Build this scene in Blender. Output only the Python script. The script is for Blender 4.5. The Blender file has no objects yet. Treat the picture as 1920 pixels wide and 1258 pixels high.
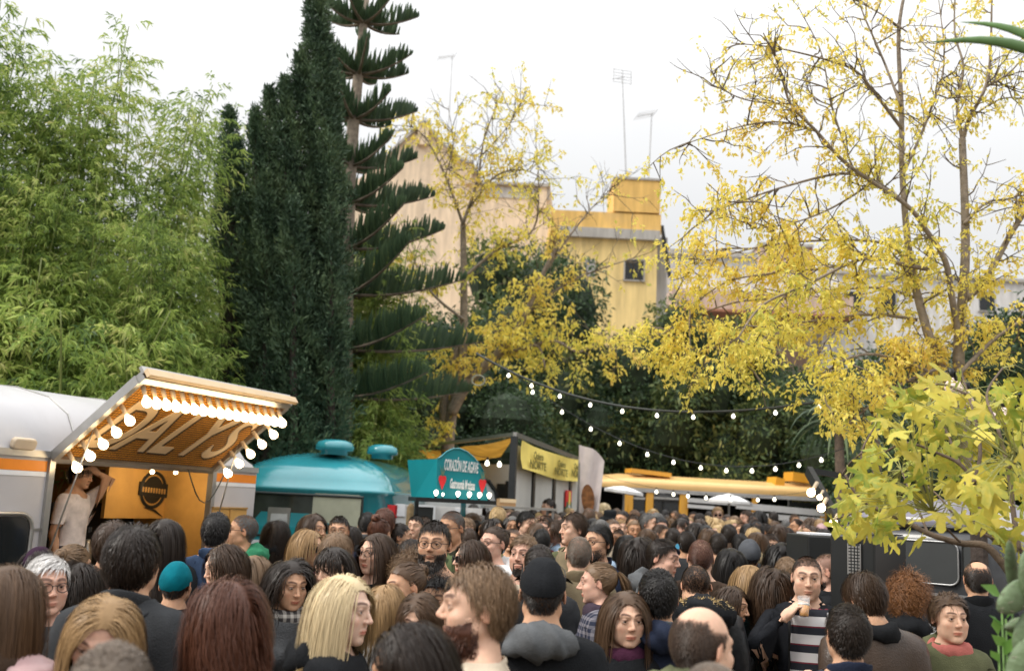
import bpy, math, random
import numpy as np
from mathutils import Vector, Matrix, Euler
rad = math.radians
scene = bpy.context.scene
COL = scene.collection
rng = np.random.default_rng(7)
random.seed(7)

# ------------------------------------------------------------------ camera
CAM_H, FPX, PITCH, ROLL = 1.87, 1866.7, rad(9.46), rad(2.8)
def _axes():
    f = Vector((0, math.cos(PITCH), math.sin(PITCH)))
    r0 = Vector((1, 0, 0)); u0 = Vector((0, -math.sin(PITCH), math.cos(PITCH)))
    return f, r0*math.cos(ROLL) + u0*math.sin(ROLL), u0*math.cos(ROLL) - r0*math.sin(ROLL)
CF, CR, CU = _axes()
cam_data = bpy.data.cameras.new('camera')
cam = bpy.data.objects.new('camera', cam_data); COL.objects.link(cam)
cam_data.sensor_width = 36.0; cam_data.lens = 35.0
cam_data.clip_start = 0.05; cam_data.clip_end = 2000
cam.matrix_world = Matrix(((CR.x, CU.x, -CF.x, 0), (CR.y, CU.y, -CF.y, 0), (CR.z, CU.z, -CF.z, CAM_H), (0, 0, 0, 1)))
cam_data.dof.use_dof = True; cam_data.dof.focus_distance = 5.2; cam_data.dof.aperture_fstop = 2.6
scene.camera = cam

# ------------------------------------------------------------------ sky, sun, exposure (a bright overcast, stronger overhead)
SUN_EL, SUN_AZ = rad(42), rad(250)
world = bpy.data.worlds.new('World'); scene.world = world; world.use_nodes = True
wn, wl = world.node_tree.nodes, world.node_tree.links
wn.clear()
w_out = wn.new('ShaderNodeOutputWorld'); w_bg = wn.new('ShaderNodeBackground')
w_sky = wn.new('ShaderNodeTexSky'); w_sky.sky_type = 'NISHITA'; w_sky.sun_disc = False
w_sky.sun_elevation = SUN_EL; w_sky.sun_rotation = SUN_AZ
w_mix = wn.new('ShaderNodeMix'); w_mix.data_type = 'RGBA'
w_tc = wn.new('ShaderNodeTexCoord'); w_no = wn.new('ShaderNodeTexNoise')
w_no.inputs['Scale'].default_value = 2.2; w_no.inputs['Detail'].default_value = 4
w_cr = wn.new('ShaderNodeValToRGB')
w_cr.color_ramp.elements[0].position = 0.3; w_cr.color_ramp.elements[0].color = (8.9, 8.95, 9.0, 1)
w_cr.color_ramp.elements[1].position = 0.75; w_cr.color_ramp.elements[1].color = (10.0, 10.0, 10.0, 1)
wl.new(w_tc.outputs['Generated'], w_no.inputs['Vector']); wl.new(w_no.outputs['Fac'], w_cr.inputs['Fac'])
# overcast is brighter overhead; steepened beyond the view to light the scene
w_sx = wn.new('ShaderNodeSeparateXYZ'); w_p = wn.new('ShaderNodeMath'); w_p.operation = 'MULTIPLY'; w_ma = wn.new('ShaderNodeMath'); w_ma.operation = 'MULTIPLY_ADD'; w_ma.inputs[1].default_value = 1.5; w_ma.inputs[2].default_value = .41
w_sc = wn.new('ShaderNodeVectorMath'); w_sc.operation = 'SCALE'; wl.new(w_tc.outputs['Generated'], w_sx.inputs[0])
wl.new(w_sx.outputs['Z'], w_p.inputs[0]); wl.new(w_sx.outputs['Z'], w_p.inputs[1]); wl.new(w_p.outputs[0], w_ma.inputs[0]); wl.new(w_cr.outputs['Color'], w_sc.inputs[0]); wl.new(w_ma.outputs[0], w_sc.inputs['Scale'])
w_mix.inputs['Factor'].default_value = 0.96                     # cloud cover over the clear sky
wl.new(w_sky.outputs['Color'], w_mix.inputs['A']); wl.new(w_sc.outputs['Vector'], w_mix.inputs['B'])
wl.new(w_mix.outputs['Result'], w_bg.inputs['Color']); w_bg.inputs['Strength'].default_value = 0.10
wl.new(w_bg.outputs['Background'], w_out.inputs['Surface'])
sun_d = bpy.data.lights.new('sun', 'SUN'); sun_d.energy = 1.5; sun_d.angle = rad(18); sun_d.color = (1.0, 0.95, 0.87)
sun = bpy.data.objects.new('sun', sun_d); COL.objects.link(sun)
_sd = Vector((math.sin(SUN_AZ)*math.cos(SUN_EL), math.cos(SUN_AZ)*math.cos(SUN_EL), math.sin(SUN_EL)))
sun.rotation_euler = (-_sd).to_track_quat('-Z', 'Y').to_euler()
scene.view_settings.view_transform = 'Standard'; scene.view_settings.look = 'None'
scene.view_settings.gamma = 1.0; scene.view_settings.use_curve_mapping = False
scene.view_settings.exposure = 0.85
try:
    scene.cycles.use_denoising = True
    scene.cycles.max_bounces = 6; scene.cycles.transparent_max_bounces = 12
    scene.cycles.sample_clamp_indirect = 4
except Exception: pass

# ------------------------------------------------------------------ layout: a photo position and a depth (metres north of the camera) -> a point in the place
def ray(px, py):
    return CF + CR*((px-960)/FPX) + CU*((629-py)/FPX)
def at(px, py, Y):
    d = ray(px, py); return Vector((0, 0, CAM_H)) + d*(Y/d.y)
def on_plane(px, py, P0, n):
    d = ray(px, py); O = Vector((0, 0, CAM_H)); return O + d*((P0-O).dot(n)/d.dot(n))
def horizon(px):
    return 629 + (math.tan(PITCH)*FPX - 0)/math.cos(ROLL) + (px-960)*math.tan(ROLL)

# ------------------------------------------------------------------ object helpers
def link(o, parent=None):
    COL.objects.link(o)
    if parent is not None: o.parent = parent
    return o
def tag(o, label=None, cat=None, group=None, kind=None):
    if label: o['label'] = label
    if cat: o['category'] = cat
    if group: o['group'] = group
    if kind: o['kind'] = kind
    return o
def thing(name, label, cat, loc=(0, 0, 0), rz=0.0, group=None):
    o = bpy.data.objects.new(name, None); o.empty_display_size = 0.1
    o.location = loc; o.rotation_euler = (0, 0, rz)
    return tag(link(o), label, cat, group)
def mesh_np(name, V, F, mat=None, smooth=True, attr=None):
    """mesh from arrays: V (n,3); F an (m,3) or (m,4) array"""
    V = np.asarray(V, np.float32); F = np.asarray(F, np.int32)
    me = bpy.data.meshes.new(name)
    m, k = F.shape
    me.vertices.add(len(V)); me.vertices.foreach_set('co', V.ravel())
    me.loops.add(m*k); me.loops.foreach_set('vertex_index', F.ravel())
    me.polygons.add(m); me.polygons.foreach_set('loop_start', np.arange(0, m*k, k, dtype=np.int32))
    try: me.polygons.foreach_set('loop_total', np.full(m, k, np.int32))
    except Exception: pass
    if attr:
        for an, av in attr.items():
            av = np.asarray(av, np.float32)
            if av.ndim == 1:
                a = me.attributes.new(an, 'FLOAT', 'POINT'); a.data.foreach_set('value', av)
            else:
                a = me.attributes.new(an, 'FLOAT_COLOR', 'POINT')
                a.data.foreach_set('color', np.concatenate([av, np.ones((len(av), 1), np.float32)], 1).ravel())
    me.update(calc_edges=True)
    if smooth: me.polygons.foreach_set('use_smooth', np.ones(m, bool))
    if mat is not None: me.materials.append(mat)
    return me
def put(name, me, parent=None, loc=(0, 0, 0), color=None):
    o = bpy.data.objects.new(name, me); o.location = loc
    if color is not None: o.color = (*color[:3], 1)
    return link(o, parent)

class MB:
    """collects simple shapes into one mesh"""
    def __init__(s): s.v = []; s.f = []; s.mi = []; s.m = 0
    def add(s, V, F):
        b = len(s.v); s.v += [tuple(p) for p in V]; s.f += [tuple(i+b for i in f) for f in F]; s.mi += [s.m]*len(F); return s
    def box(s, c, d, M=None, bev=0.0):
        x, y, z = d[0]/2, d[1]/2, d[2]/2
        if bev <= 0:
            V = [(-x,-y,-z),(x,-y,-z),(x,y,-z),(-x,y,-z),(-x,-y,z),(x,-y,z),(x,y,z),(-x,y,z)]
            F = [(0,3,2,1),(4,5,6,7),(0,1,5,4),(1,2,6,5),(2,3,7,6),(3,0,4,7)]
        else:
            b = bev; V = []; F = []
            xs = [(-x,-y),(x,-y),(x,y),(-x,y)]
            ring = [(-x+b,-y),(x-b,-y),(x,-y+b),(x,y-b),(x-b,y),(-x+b,y),(-x,y-b),(-x,-y+b)]
            inn = [(-x+b,-y+b),(x-b,-y+b),(x-b,-y+b),(x-b,y-b),(x-b,y-b),(-x+b,y-b),(-x+b,y-b),(-x+b,-y+b)]
            for zz, rr in ((-z, inn), (-z+b, ring), (z-b, ring), (z, inn)): V += [(p[0], p[1], zz) for p in rr]
            for k in range(3):
                for i in range(8):
                    j = (i+1) % 8; F.append((k*8+i, k*8+j, k*8+8+j, k*8+8+i))
            F.append(tuple(range(7, -1, -1))); F.append(tuple(range(24, 32)))
        R = M or Matrix.Identity(4)
        V = [R @ Vector(p) + Vector(c) if M is None or len(M) == 3 else Vector(c) + (R.to_3x3() @ Vector(p)) for p in V]
        return s.add(V, F)
    def bar(s, a, b, w, h=None, up=(0, 0, 1)):
        a, b = Vector(a), Vector(b); h = h or w; t = (b-a).normalized(); up = Vector(up)
        if abs(t.dot(up)) > .98: up = Vector((0, 1, 0))
        x = t.cross(up).normalized(); y = x.cross(t)
        V = []
        for p in (a, b):
            for i, j in ((-1,-1),(1,-1),(1,1),(-1,1)): V.append(p + x*(i*w/2) + y*(j*h/2))
        return s.add(V, [(3,2,1,0),(4,5,6,7),(0,1,5,4),(1,2,6,5),(2,3,7,6),(3,0,4,7)])
    def tube(s, pts, r, n=8, cap=True):
        pts = [Vector(p) for p in pts]; rs = r if isinstance(r, (list, tuple)) else [r]*len(pts)
        V = []; prev = None
        for i, p in enumerate(pts):
            t = (pts[min(i+1, len(pts)-1)] - pts[max(i-1, 0)]).normalized()
            if prev is None:
                up = Vector((0, 0, 1)) if abs(t.z) < .9 else Vector((1, 0, 0)); x = t.cross(up).normalized()
            else:
                x = (prev - t*prev.dot(t)); x = x.normalized() if x.length > 1e-6 else t.orthogonal().normalized()
            prev = x; y = t.cross(x)
            for k in range(n):
                a = 2*math.pi*k/n; V.append(p + (x*math.cos(a) + y*math.sin(a))*rs[i])
        F = []
        for i in range(len(pts)-1):
            for k in range(n):
                j = (k+1) % n; F.append((i*n+k, i*n+j, (i+1)*n+j, (i+1)*n+k))
        if cap: F.append(tuple(range(n-1, -1, -1))); F.append(tuple(range((len(pts)-1)*n, len(pts)*n)))
        return s.add(V, F)
    def lathe(s, prof, n=16, c=(0, 0, 0), M=None):
        V = []; c = Vector(c)
        for r, z in prof:
            for k in range(n):
                a = 2*math.pi*k/n; p = Vector((r*math.cos(a), r*math.sin(a), z)); V.append(c + (M @ p if M else p))
        F = []
        for i in range(len(prof)-1):
            for k in range(n):
                j = (k+1) % n; F.append((i*n+k, i*n+j, (i+1)*n+j, (i+1)*n+k))
        F.append(tuple(range(n-1, -1, -1))); F.append(tuple(range((len(prof)-1)*n, len(prof)*n)))
        return s.add(V, F)
    def prism(s, poly, d, M):
        """2-D polygon (x,y) extruded to depth d along local z, placed by a 4x4 matrix"""
        n = len(poly)
        V = [M @ Vector((p[0], p[1], 0)) for p in poly] + [M @ Vector((p[0], p[1], d)) for p in poly]
        F = [tuple(range(n-1, -1, -1)), tuple(range(n, 2*n))] + [(i, (i+1) % n, n+(i+1) % n, n+i) for i in range(n)]
        return s.add(V, F)
    def mesh(s, name, mats, smooth=False, bevel=0):
        me = bpy.data.meshes.new(name); me.from_pydata([tuple(p) for p in s.v], [], s.f)
        for m in (mats if isinstance(mats, (list, tuple)) else [mats]): me.materials.append(m)
        if any(s.mi): me.polygons.foreach_set('material_index', s.mi)
        if smooth: me.polygons.foreach_set('use_smooth', [True]*len(s.f))
        me.update(); return me
    def build(s, name, mats, parent=None, smooth=False, color=None, bevel=0.0, loc=(0, 0, 0)):
        o = put(name, s.mesh(name, mats, smooth), parent, loc, color)
        if bevel:
            b = o.modifiers.new('bevel', 'BEVEL'); b.width = bevel; b.segments = 2; b.limit_method = 'ANGLE'
        return o
def frame(o, x, y):
    """4x4 with origin o, x axis along x, y axis made orthogonal, z = x cross y"""
    x = Vector(x).normalized(); y = Vector(y); z = x.cross(y).normalized(); y = z.cross(x)
    return Matrix(((x.x, y.x, z.x, o[0]), (x.y, y.y, z.y, o[1]), (x.z, y.z, z.z, o[2]), (0, 0, 0, 1)))
_fm = {}
def text_mesh(name, body, M, size, mat, depth=0.004, shear=0.0, sx=1.0, bold=0.0, align='CENTER'):
    cu = bpy.data.curves.new(name, 'FONT'); cu.body = body; cu.size = size; cu.extrude = depth; cu.shear = shear
    cu.align_x = align; cu.align_y = 'CENTER'; cu.offset = bold
    o = bpy.data.objects.new('tmp', cu); COL.objects.link(o)
    dg = bpy.context.evaluated_depsgraph_get(); me = bpy.data.meshes.new_from_object(o.evaluated_get(dg))
    bpy.data.objects.remove(o); bpy.data.curves.remove(cu)
    me.name = name; me.transform(M @ Matrix.Diagonal((sx, 1, 1, 1))); me.materials.clear(); me.materials.append(mat)
    return me

# ------------------------------------------------------------------ materials
def _mat(name):
    m = bpy.data.materials.new(name); m.use_nodes = True
    nt = m.node_tree; b = nt.nodes.get('Principled BSDF'); return m, nt, b
def lin(c):
    """sRGB 0-255 -> linear"""
    return tuple(((v/255)/12.92 if v/255 <= .04045 else ((v/255+.055)/1.055)**2.4) for v in c)
def mat(name, col, rough=0.6, metal=0.0, var=0.12, scale=6.0, bump=0.0, bscale=60.0, spec=0.4, emit=None, es=0.0, objcol=False, coat=0.0, dirt=0.0, alpha=None, trans=0.0):
    """colour varied by noise, fine bump, optional wear"""
    m, nt, b = _mat(name); N, L = nt.nodes, nt.links
    b.inputs['Roughness'].default_value = rough; b.inputs['Metallic'].default_value = metal
    b.inputs['Specular IOR Level'].default_value = spec
    if coat: b.inputs['Coat Weight'].default_value = coat; b.inputs['Coat Roughness'].default_value = 0.08
    if trans: b.inputs['Transmission Weight'].default_value = trans
    tc = N.new('ShaderNodeTexCoord')
    if objcol:
        oi = N.new('ShaderNodeObjectInfo'); base = oi.outputs['Color']
    else:
        rgb = N.new('ShaderNodeRGB'); rgb.outputs[0].default_value = (*col, 1); base = rgb.outputs[0]
    no = N.new('ShaderNodeTexNoise'); no.inputs['Scale'].default_value = scale; no.inputs['Detail'].default_value = 5
    L.new(tc.outputs['Object'], no.inputs['Vector'])
    mr = N.new('ShaderNodeMapRange'); mr.inputs['From Min'].default_value = .3; mr.inputs['From Max'].default_value = .7
    mr.inputs['To Min'].default_value = 1-var; mr.inputs['To Max'].default_value = 1+var
    L.new(no.outputs['Fac'], mr.inputs['Value'])
    vm = N.new('ShaderNodeVectorMath'); vm.operation = 'SCALE'
    L.new(base, vm.inputs[0]); L.new(mr.outputs['Result'], vm.inputs['Scale'])
    out = vm.outputs['Vector']
    if dirt:
        n2 = N.new('ShaderNodeTexNoise'); n2.inputs['Scale'].default_value = 1.7; n2.inputs['Detail'].default_value = 9; n2.inputs['Roughness'].default_value = .7
        L.new(tc.outputs['Object'], n2.inputs['Vector'])
        r2 = N.new('ShaderNodeMapRange'); r2.inputs['From Min'].default_value = .48; r2.inputs['From Max'].default_value = .72
        r2.inputs['To Max'].default_value = dirt; L.new(n2.outputs['Fac'], r2.inputs['Value'])
        mx = N.new('ShaderNodeMix'); mx.data_type = 'RGBA'; L.new(r2.outputs['Result'], mx.inputs['Factor'])
        L.new(out, mx.inputs['A']); mx.inputs['B'].default_value = (.09, .075, .055, 1); out = mx.outputs['Result']
    L.new(out, b.inputs['Base Color'])
    if bump:
        n3 = N.new('ShaderNodeTexNoise'); n3.inputs['Scale'].default_value = bscale; n3.inputs['Detail'].default_value = 4
        L.new(tc.outputs['Object'], n3.inputs['Vector'])
        bp = N.new('ShaderNodeBump'); bp.inputs['Strength'].default_value = bump; bp.inputs['Distance'].default_value = .01
        L.new(n3.outputs['Fac'], bp.inputs['Height']); L.new(bp.outputs['Normal'], b.inputs['Normal'])
    if emit:
        b.inputs['Emission Color'].default_value = (*emit, 1); b.inputs['Emission Strength'].default_value = es
    return m
def leaf_mat(name, cols, rough=0.45, trans=0.35, spec=.3):
    """leaf colours picked per leaf from the 'tone' attribute, some light through the blade"""
    m, nt, b = _mat(name); N, L = nt.nodes, nt.links
    at_ = N.new('ShaderNodeAttribute'); at_.attribute_name = 'tone'
    cr = N.new('ShaderNodeValToRGB'); e = cr.color_ramp.elements
    while len(e) < len(cols): e.new(0.5)
    for i, c in enumerate(cols): e[i].position = i/(len(cols)-1); e[i].color = (*c, 1)
    L.new(at_.outputs['Fac'], cr.inputs['Fac']); L.new(cr.outputs['Color'], b.inputs['Base Color'])
    b.inputs['Roughness'].default_value = rough; b.inputs['Specular IOR Level'].default_value = spec
    tr = N.new('ShaderNodeBsdfTranslucent'); L.new(cr.outputs['Color'], tr.inputs['Color'])
    ms = N.new('ShaderNodeMixShader'); ms.inputs['Fac'].default_value = trans
    out = N.get('Material Output'); L.new(b.outputs['BSDF'], ms.inputs[1]); L.new(tr.outputs['BSDF'], ms.inputs[2]); L.new(ms.outputs['Shader'], out.inputs['Surface'])
    return m
# ================================================================== PEOPLE: one sculpted body, posed, dressed and given hair
def s_ell(P, c, r):
    q = (P-np.array(c, np.float32))/np.array(r, np.float32)
    k0 = np.sqrt((q*q).sum(1)) + 1e-9; k1 = np.sqrt(((q/np.array(r, np.float32))**2).sum(1)) + 1e-9
    return k0*(k0-1)/k1
def s_cap(P, a, b, r1, r2):
    a = np.array(a, np.float32); b = np.array(b, np.float32); ba = b-a
    t = np.clip(((P-a)@ba)/(ba@ba), 0, 1)
    return np.linalg.norm(P-a-t[:, None]*ba, axis=1) - (r1+(r2-r1)*t)
def smin(a, b, k):
    h = np.clip(.5+.5*(b-a)/k, 0, 1); return b+(a-b)*h - k*h*(1-h)
def smax(a, b, k): return -smin(-a, -b, k)

def body_sdf(P, fem):
    Q = P.copy(); Q[:, 0] = np.abs(Q[:, 0])               # the body is symmetric
    sw = .90 if fem else 1.0
    d = s_ell(Q, (0, .005, 1.30), (.158*sw, .112, .20))
    d = smin(d, s_cap(Q, (0, .012, 1.415), (.145*sw, .012, 1.405), .072, .062), .06)
    d = smin(d, s_ell(Q, (0, .0, 1.09), ((.128 if fem else .145), .10, .17)), .06)
    d = smin(d, s_ell(Q, (0, .012, .93), ((.172 if fem else .165), .122, .13)), .06)
    if fem: d = smin(d, s_ell(Q, (.068, -.085, 1.275), (.062, .055, .062)), .04)
    d = smin(d, s_cap(Q, (.11*sw, .02, 1.435), (.03, .020, 1.515), .036, .034), .05)
    d = smin(d, s_cap(Q, (0, .022, 1.44), (0, .008, 1.60), .053 if fem else .060, .050 if fem else .057), .035)
    d = smin(d, s_cap(Q, (.088, .005, .90), (.094, 0, .49), .088, .058), .05)
    d = smin(d, s_cap(Q, (.094, .005, .49), (.094, .02, .08), .056, .037), .03)
    d = smin(d, s_cap(Q, (.094, .035, .045), (.108, -.135, .032), .042, .034), .02)
    d = smin(d, s_cap(Q, (.182*sw, .012, 1.40), (.235*sw, .035, 1.12), .058, .042), .04)
    d = smin(d, s_cap(Q, (.235*sw, .035, 1.12), (.255*sw, -.04, .885), .041, .027), .02)
    # head
    h = s_ell(Q, (0, .014, 1.668), (.0765, .096, .087))
    h = smin(h, s_ell(Q, (0, -.026, 1.611), (.058 if fem else .061, .060, .079)), .03)
    jw = .046 if fem else .053
    h = smin(h, s_cap(Q, (jw, -.002, 1.584), (.015, -.066, 1.549), .018, .014), .025)
    h = smin(h, s_ell(Q, (0, -.073, 1.547), ((.016 if fem else .021), .015, .0145)), .02)
    h = smin(h, s_ell(Q, (.046, -.058, 1.620), (.019, .020, .016)), .022); h = smin(h, s_ell(Q, (.036, -.047, 1.588), (.024, .027, .030)), .028)
    h = smin(h, s_cap(Q, (.010, -.084, 1.672), (.046, -.066, 1.671), .009 if fem else .012, .009), .018)
    h = smin(h, s_cap(Q, (0, -.082, 1.668), (0, -.1015, 1.622), .006, .0088), .011)
    h = smin(h, s_ell(Q, (0, -.1030, 1.618), (.0092, .0095, .0078)), .007)
    h = smin(h, s_ell(Q, (.0105, -.0935, 1.6155), (.0066, .0100, .0066)), .006)
    h = smax(h, -s_ell(Q, (.0305, -.102, 1.651), (.020, .0175, .0125)), .012)
    h = smin(h, s_ell(Q, (.0315, -.0735, 1.6495), (.0155, .0145, .0145)), .004)
    h = smin(h, s_ell(Q, (0, -.0845, 1.5855), (.0215, .0095, .0055)), .007)
    h = smin(h, s_ell(Q, (0, -.0835, 1.5765), (.0185, .0090, .0058)), .006)
    h = smax(h, -s_cap(Q, (0, -.0965, 1.581), (.022, -.084, 1.5805), .0018, .0012), .003)
    h = smax(h, -s_ell(Q, (.0315, -.0915, 1.6482), (.0135, .012, .0043)), .002)
    e = s_ell(np.stack([Q[:, 0]-.0795-(Q[:, 1]-.014)*.25, Q[:, 1]-.014+(Q[:, 2]-1.640)*.25, Q[:, 2]-1.640], 1), (0, 0, 0), (.0065, .0175, .031))
    e = smax(e, -s_ell(Q, (.090, .006, 1.643), (.008, .0095, .019)), .004)
    h = smin(h, e, .006)
    return smin(d, h, .022)

def surface_nets(xs, ys, zs, f):
    X, Y, Z = np.meshgrid(xs, ys, zs, indexing='ij')
    P = np.stack([X.ravel(), Y.ravel(), Z.ravel()], 1).astype(np.float32)
    D = np.empty(len(P), np.float32)
    for i in range(0, len(P), 400000): D[i:i+400000] = f(P[i:i+400000])
    D = D.reshape(X.shape); S = D < 0
    nx, ny, nz = D.shape
    cnt = np.zeros((nx-1, ny-1, nz-1), np.int32); acc = np.zeros((nx-1, ny-1, nz-1, 3), np.float64)
    co = (xs, ys, zs)
    for ax in range(3):
        for a in (0, 1):
            for b in (0, 1):
                sl0 = [None]*3; sl1 = [None]*3; o = [i for i in range(3) if i != ax]
                sl0[ax] = slice(0, -1); sl1[ax] = slice(1, None)
                for oo, ab in zip(o, (a, b)):
                    s = slice(0, -1) if ab == 0 else slice(1, None); sl0[oo] = s; sl1[oo] = s
                d0, d1 = D[tuple(sl0)], D[tuple(sl1)]; c = (d0 < 0) != (d1 < 0)
                t = np.where(c, d0/(d0-d1+1e-20), 0)
                cnt += c
                for k in range(3):
                    A = co[k][sl0[k]]; B = co[k][sl1[k]]; sh = [1, 1, 1]; sh[k] = -1
                    A = A.reshape(sh); B = B.reshape(sh)
                    acc[..., k] += np.where(c, A+(B-A)*t, 0)
    act = cnt > 0; idx = -np.ones(act.shape, np.int64); n = int(act.sum()); idx[act] = np.arange(n)
    V = acc[act]/cnt[act][:, None]
    quads = []
    for ax in range(3):
        o = [i for i in range(3) if i != ax]
        sl0 = [slice(1, -1)]*3; sl1 = [slice(1, -1)]*3; sl0[ax] = slice(0, -1); sl1[ax] = slice(1, None)
        s0, s1 = S[tuple(sl0)], S[tuple(sl1)]; c = s0 != s1
        ii = np.argwhere(c); flip = s0[c]
        base = ii.copy()
        for oo in o: base[:, oo] += 1
        def cell(da, db):
            q = base.copy(); q[:, o[0]] -= da; q[:, o[1]] -= db
            return idx[q[:, 0], q[:, 1], q[:, 2]]
        q = np.stack([cell(1, 1), cell(0, 1), cell(0, 0), cell(1, 0)], 1)
        if ax == 1: flip = ~flip
        q[~flip] = q[~flip][:, ::-1]
        quads.append(q)
    return V, np.concatenate(quads)
def project(V, f, it=2, e=.0008):
    V = V.astype(np.float32)
    for _ in range(it):
        d = f(V); g = np.stack([f(V+np.eye(3, dtype=np.float32)[k]*e)-f(V-np.eye(3, dtype=np.float32)[k]*e) for k in range(3)], 1)/(2*e)
        V = V - np.clip(d, -.004, .004)[:, None]*g/np.maximum((g*g).sum(1), .3)[:, None]
    return V
def lines(*seg):
    out = []
    for a, b, s in seg: out.append(np.linspace(a, b, max(1, int(round((b-a)/s))), endpoint=False))
    return np.concatenate(out + [np.array([seg[-1][1]])])
def cluster(V, F, zmax, cell, label):
    """coarsen what lies below zmax"""
    low = V[:, 2] < zmax
    key = np.floor(V/cell).astype(np.int64); key = key[:, 0]*1000003 + key[:, 1]*10007 + key[:, 2] + label.astype(np.int64)*500000009
    key = np.where(low, key, -(np.arange(len(V))+1)*7919-10**12)
    u, inv = np.unique(key, return_inverse=True); inv = inv.ravel()
    n = np.bincount(inv); W = np.stack([np.bincount(inv, V[:, k])/n for k in range(3)], 1)
    T = np.concatenate([F[:, [0, 1, 2]], F[:, [0, 2, 3]]]); T = inv[T]
    ok = (T[:, 0] != T[:, 1]) & (T[:, 1] != T[:, 2]) & (T[:, 0] != T[:, 2])
    return W, T[ok]
def quad_tri(F): return np.concatenate([F[:, [0, 1, 2]], F[:, [0, 2, 3]]])
def vnormals(V, T):
    n = np.cross(V[T[:, 1]]-V[T[:, 0]], V[T[:, 2]]-V[T[:, 0]]); N = np.zeros_like(V)
    for k in range(3): np.add.at(N, T[:, k], n)
    return N/np.maximum(np.linalg.norm(N, axis=1), 1e-9)[:, None]
def sub_mesh(T, keep):
    """faces whose three corners are all kept -> vertex ids, re-indexed faces"""
    T = T[keep[T].all(1)]; u, inv = np.unique(T, return_inverse=True); return u, inv.reshape(-1, 3)
def grow(T, mask, it):
    for _ in range(it):
        m = mask.copy(); hit = mask[T].any(1); m[T[hit].ravel()] = True; mask = m
    return mask

# a right hand in its own space: wrist at the origin, fingers along -z, palm towards -y ... thumb to +x
def hand_sdf(P, curl):
    d = s_ell(P, (0, 0, -.045), (.040, .016, .050)); d = smin(d, s_cap(P, (0, 0, .03), (0, 0, -.02), .027, .028), .02)
    L = (.068, .076, .070, .055); xs = (.028, .0095, -.0095, -.028); z0 = (-.083, -.088, -.085, -.077)
    for i in range(4):
        p = np.array((xs[i], 0, z0[i])); ang = 0.15; w = .0088 - .0006*i
        for j, fr in enumerate((.45, .32, .23)):
            ang += curl[i]*(.6, 1.0, .8)[j]; l = L[i]*fr*1.15
            q = p + np.array((xs[i]*.05, -math.sin(ang)*l, -math.cos(ang)*l)); d = smin(d, s_cap(P, p, q, w, w*.92), .005); p = q; w *= .92
    p = np.array((.030, -.004, -.025)); a = curl[4]
    for l, (dx, dy, dz) in ((.040, (.72, -.25-.3*a, -.62)), (.030, (.45-.5*a, -.25-.5*a, -.80)), (.024, (.3-.8*a, -.3-.6*a, -.85))):
        v = np.array((dx, dy, dz)); v /= np.linalg.norm(v); q = p+v*l; d = smin(d, s_cap(P, p, q, .0118, .0098), .008); p = q
    return d
_hands = {}
def hand(curl, fine=.0055):
    k = (tuple(curl), fine)
    if k not in _hands:
        f = lambda P: hand_sdf(P, curl)
        V, F = surface_nets(np.arange(-.065, .095, fine), np.arange(-.13, .045, fine), np.arange(-.20, .05, fine), f)
        _hands[k] = (project(V, f, 1), quad_tri(F))
    return _hands[k]

BONES = {'uL': ((.182, .012, 1.40), (.235, .035, 1.12)), 'fL': ((.235, .035, 1.12), (.255, -.04, .885)),
         'uR': ((-.182, .012, 1.40), (-.235, .035, 1.12)), 'fR': ((-.235, .035, 1.12), (-.255, -.04, .885))}
def weights(V, fem):
    sw = .9 if fem else 1.0
    s = np.array((sw, 1, 1), np.float32)
    n = len(V); W = np.zeros((n, 6), np.float32)           # torso, head, uL, fL, uR, fR
    hw = np.clip((V[:, 2]-1.475)/(1.56-1.475), 0, 1)*np.clip((.16-np.abs(V[:, 0]))/.04, 0, 1); hw = hw*hw*(3-2*hw)
    W[:, 1] = hw
    for i, (sg, u, f) in enumerate(((1, 'uL', 'fL'), (-1, 'uR', 'fR'))):
        x = V[:, 0]*sg/sw
        arm = np.clip((x-(.150+np.clip((1.40-V[:, 2])*.16, 0, .04)))/.045, 0, 1)*np.clip((V[:, 2]-.50)/.05, 0, 1)*(V[:, 2] < 1.50)
        arm = np.where((V[:, 2] < 1.0) & (x > .2), np.clip((V[:, 2]-.55)/.05, 0, 1), arm)
        arm = arm*arm*(3-2*arm)
        fo = np.clip((1.155-V[:, 2])/.07, 0, 1); fo = fo*fo*(3-2*fo)
        W[:, 2+2*i] = arm*(1-fo); W[:, 3+2*i] = arm*fo
    W[:, 0] = np.clip(1-W[:, 1:].sum(1), 0, 1); return W

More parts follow.
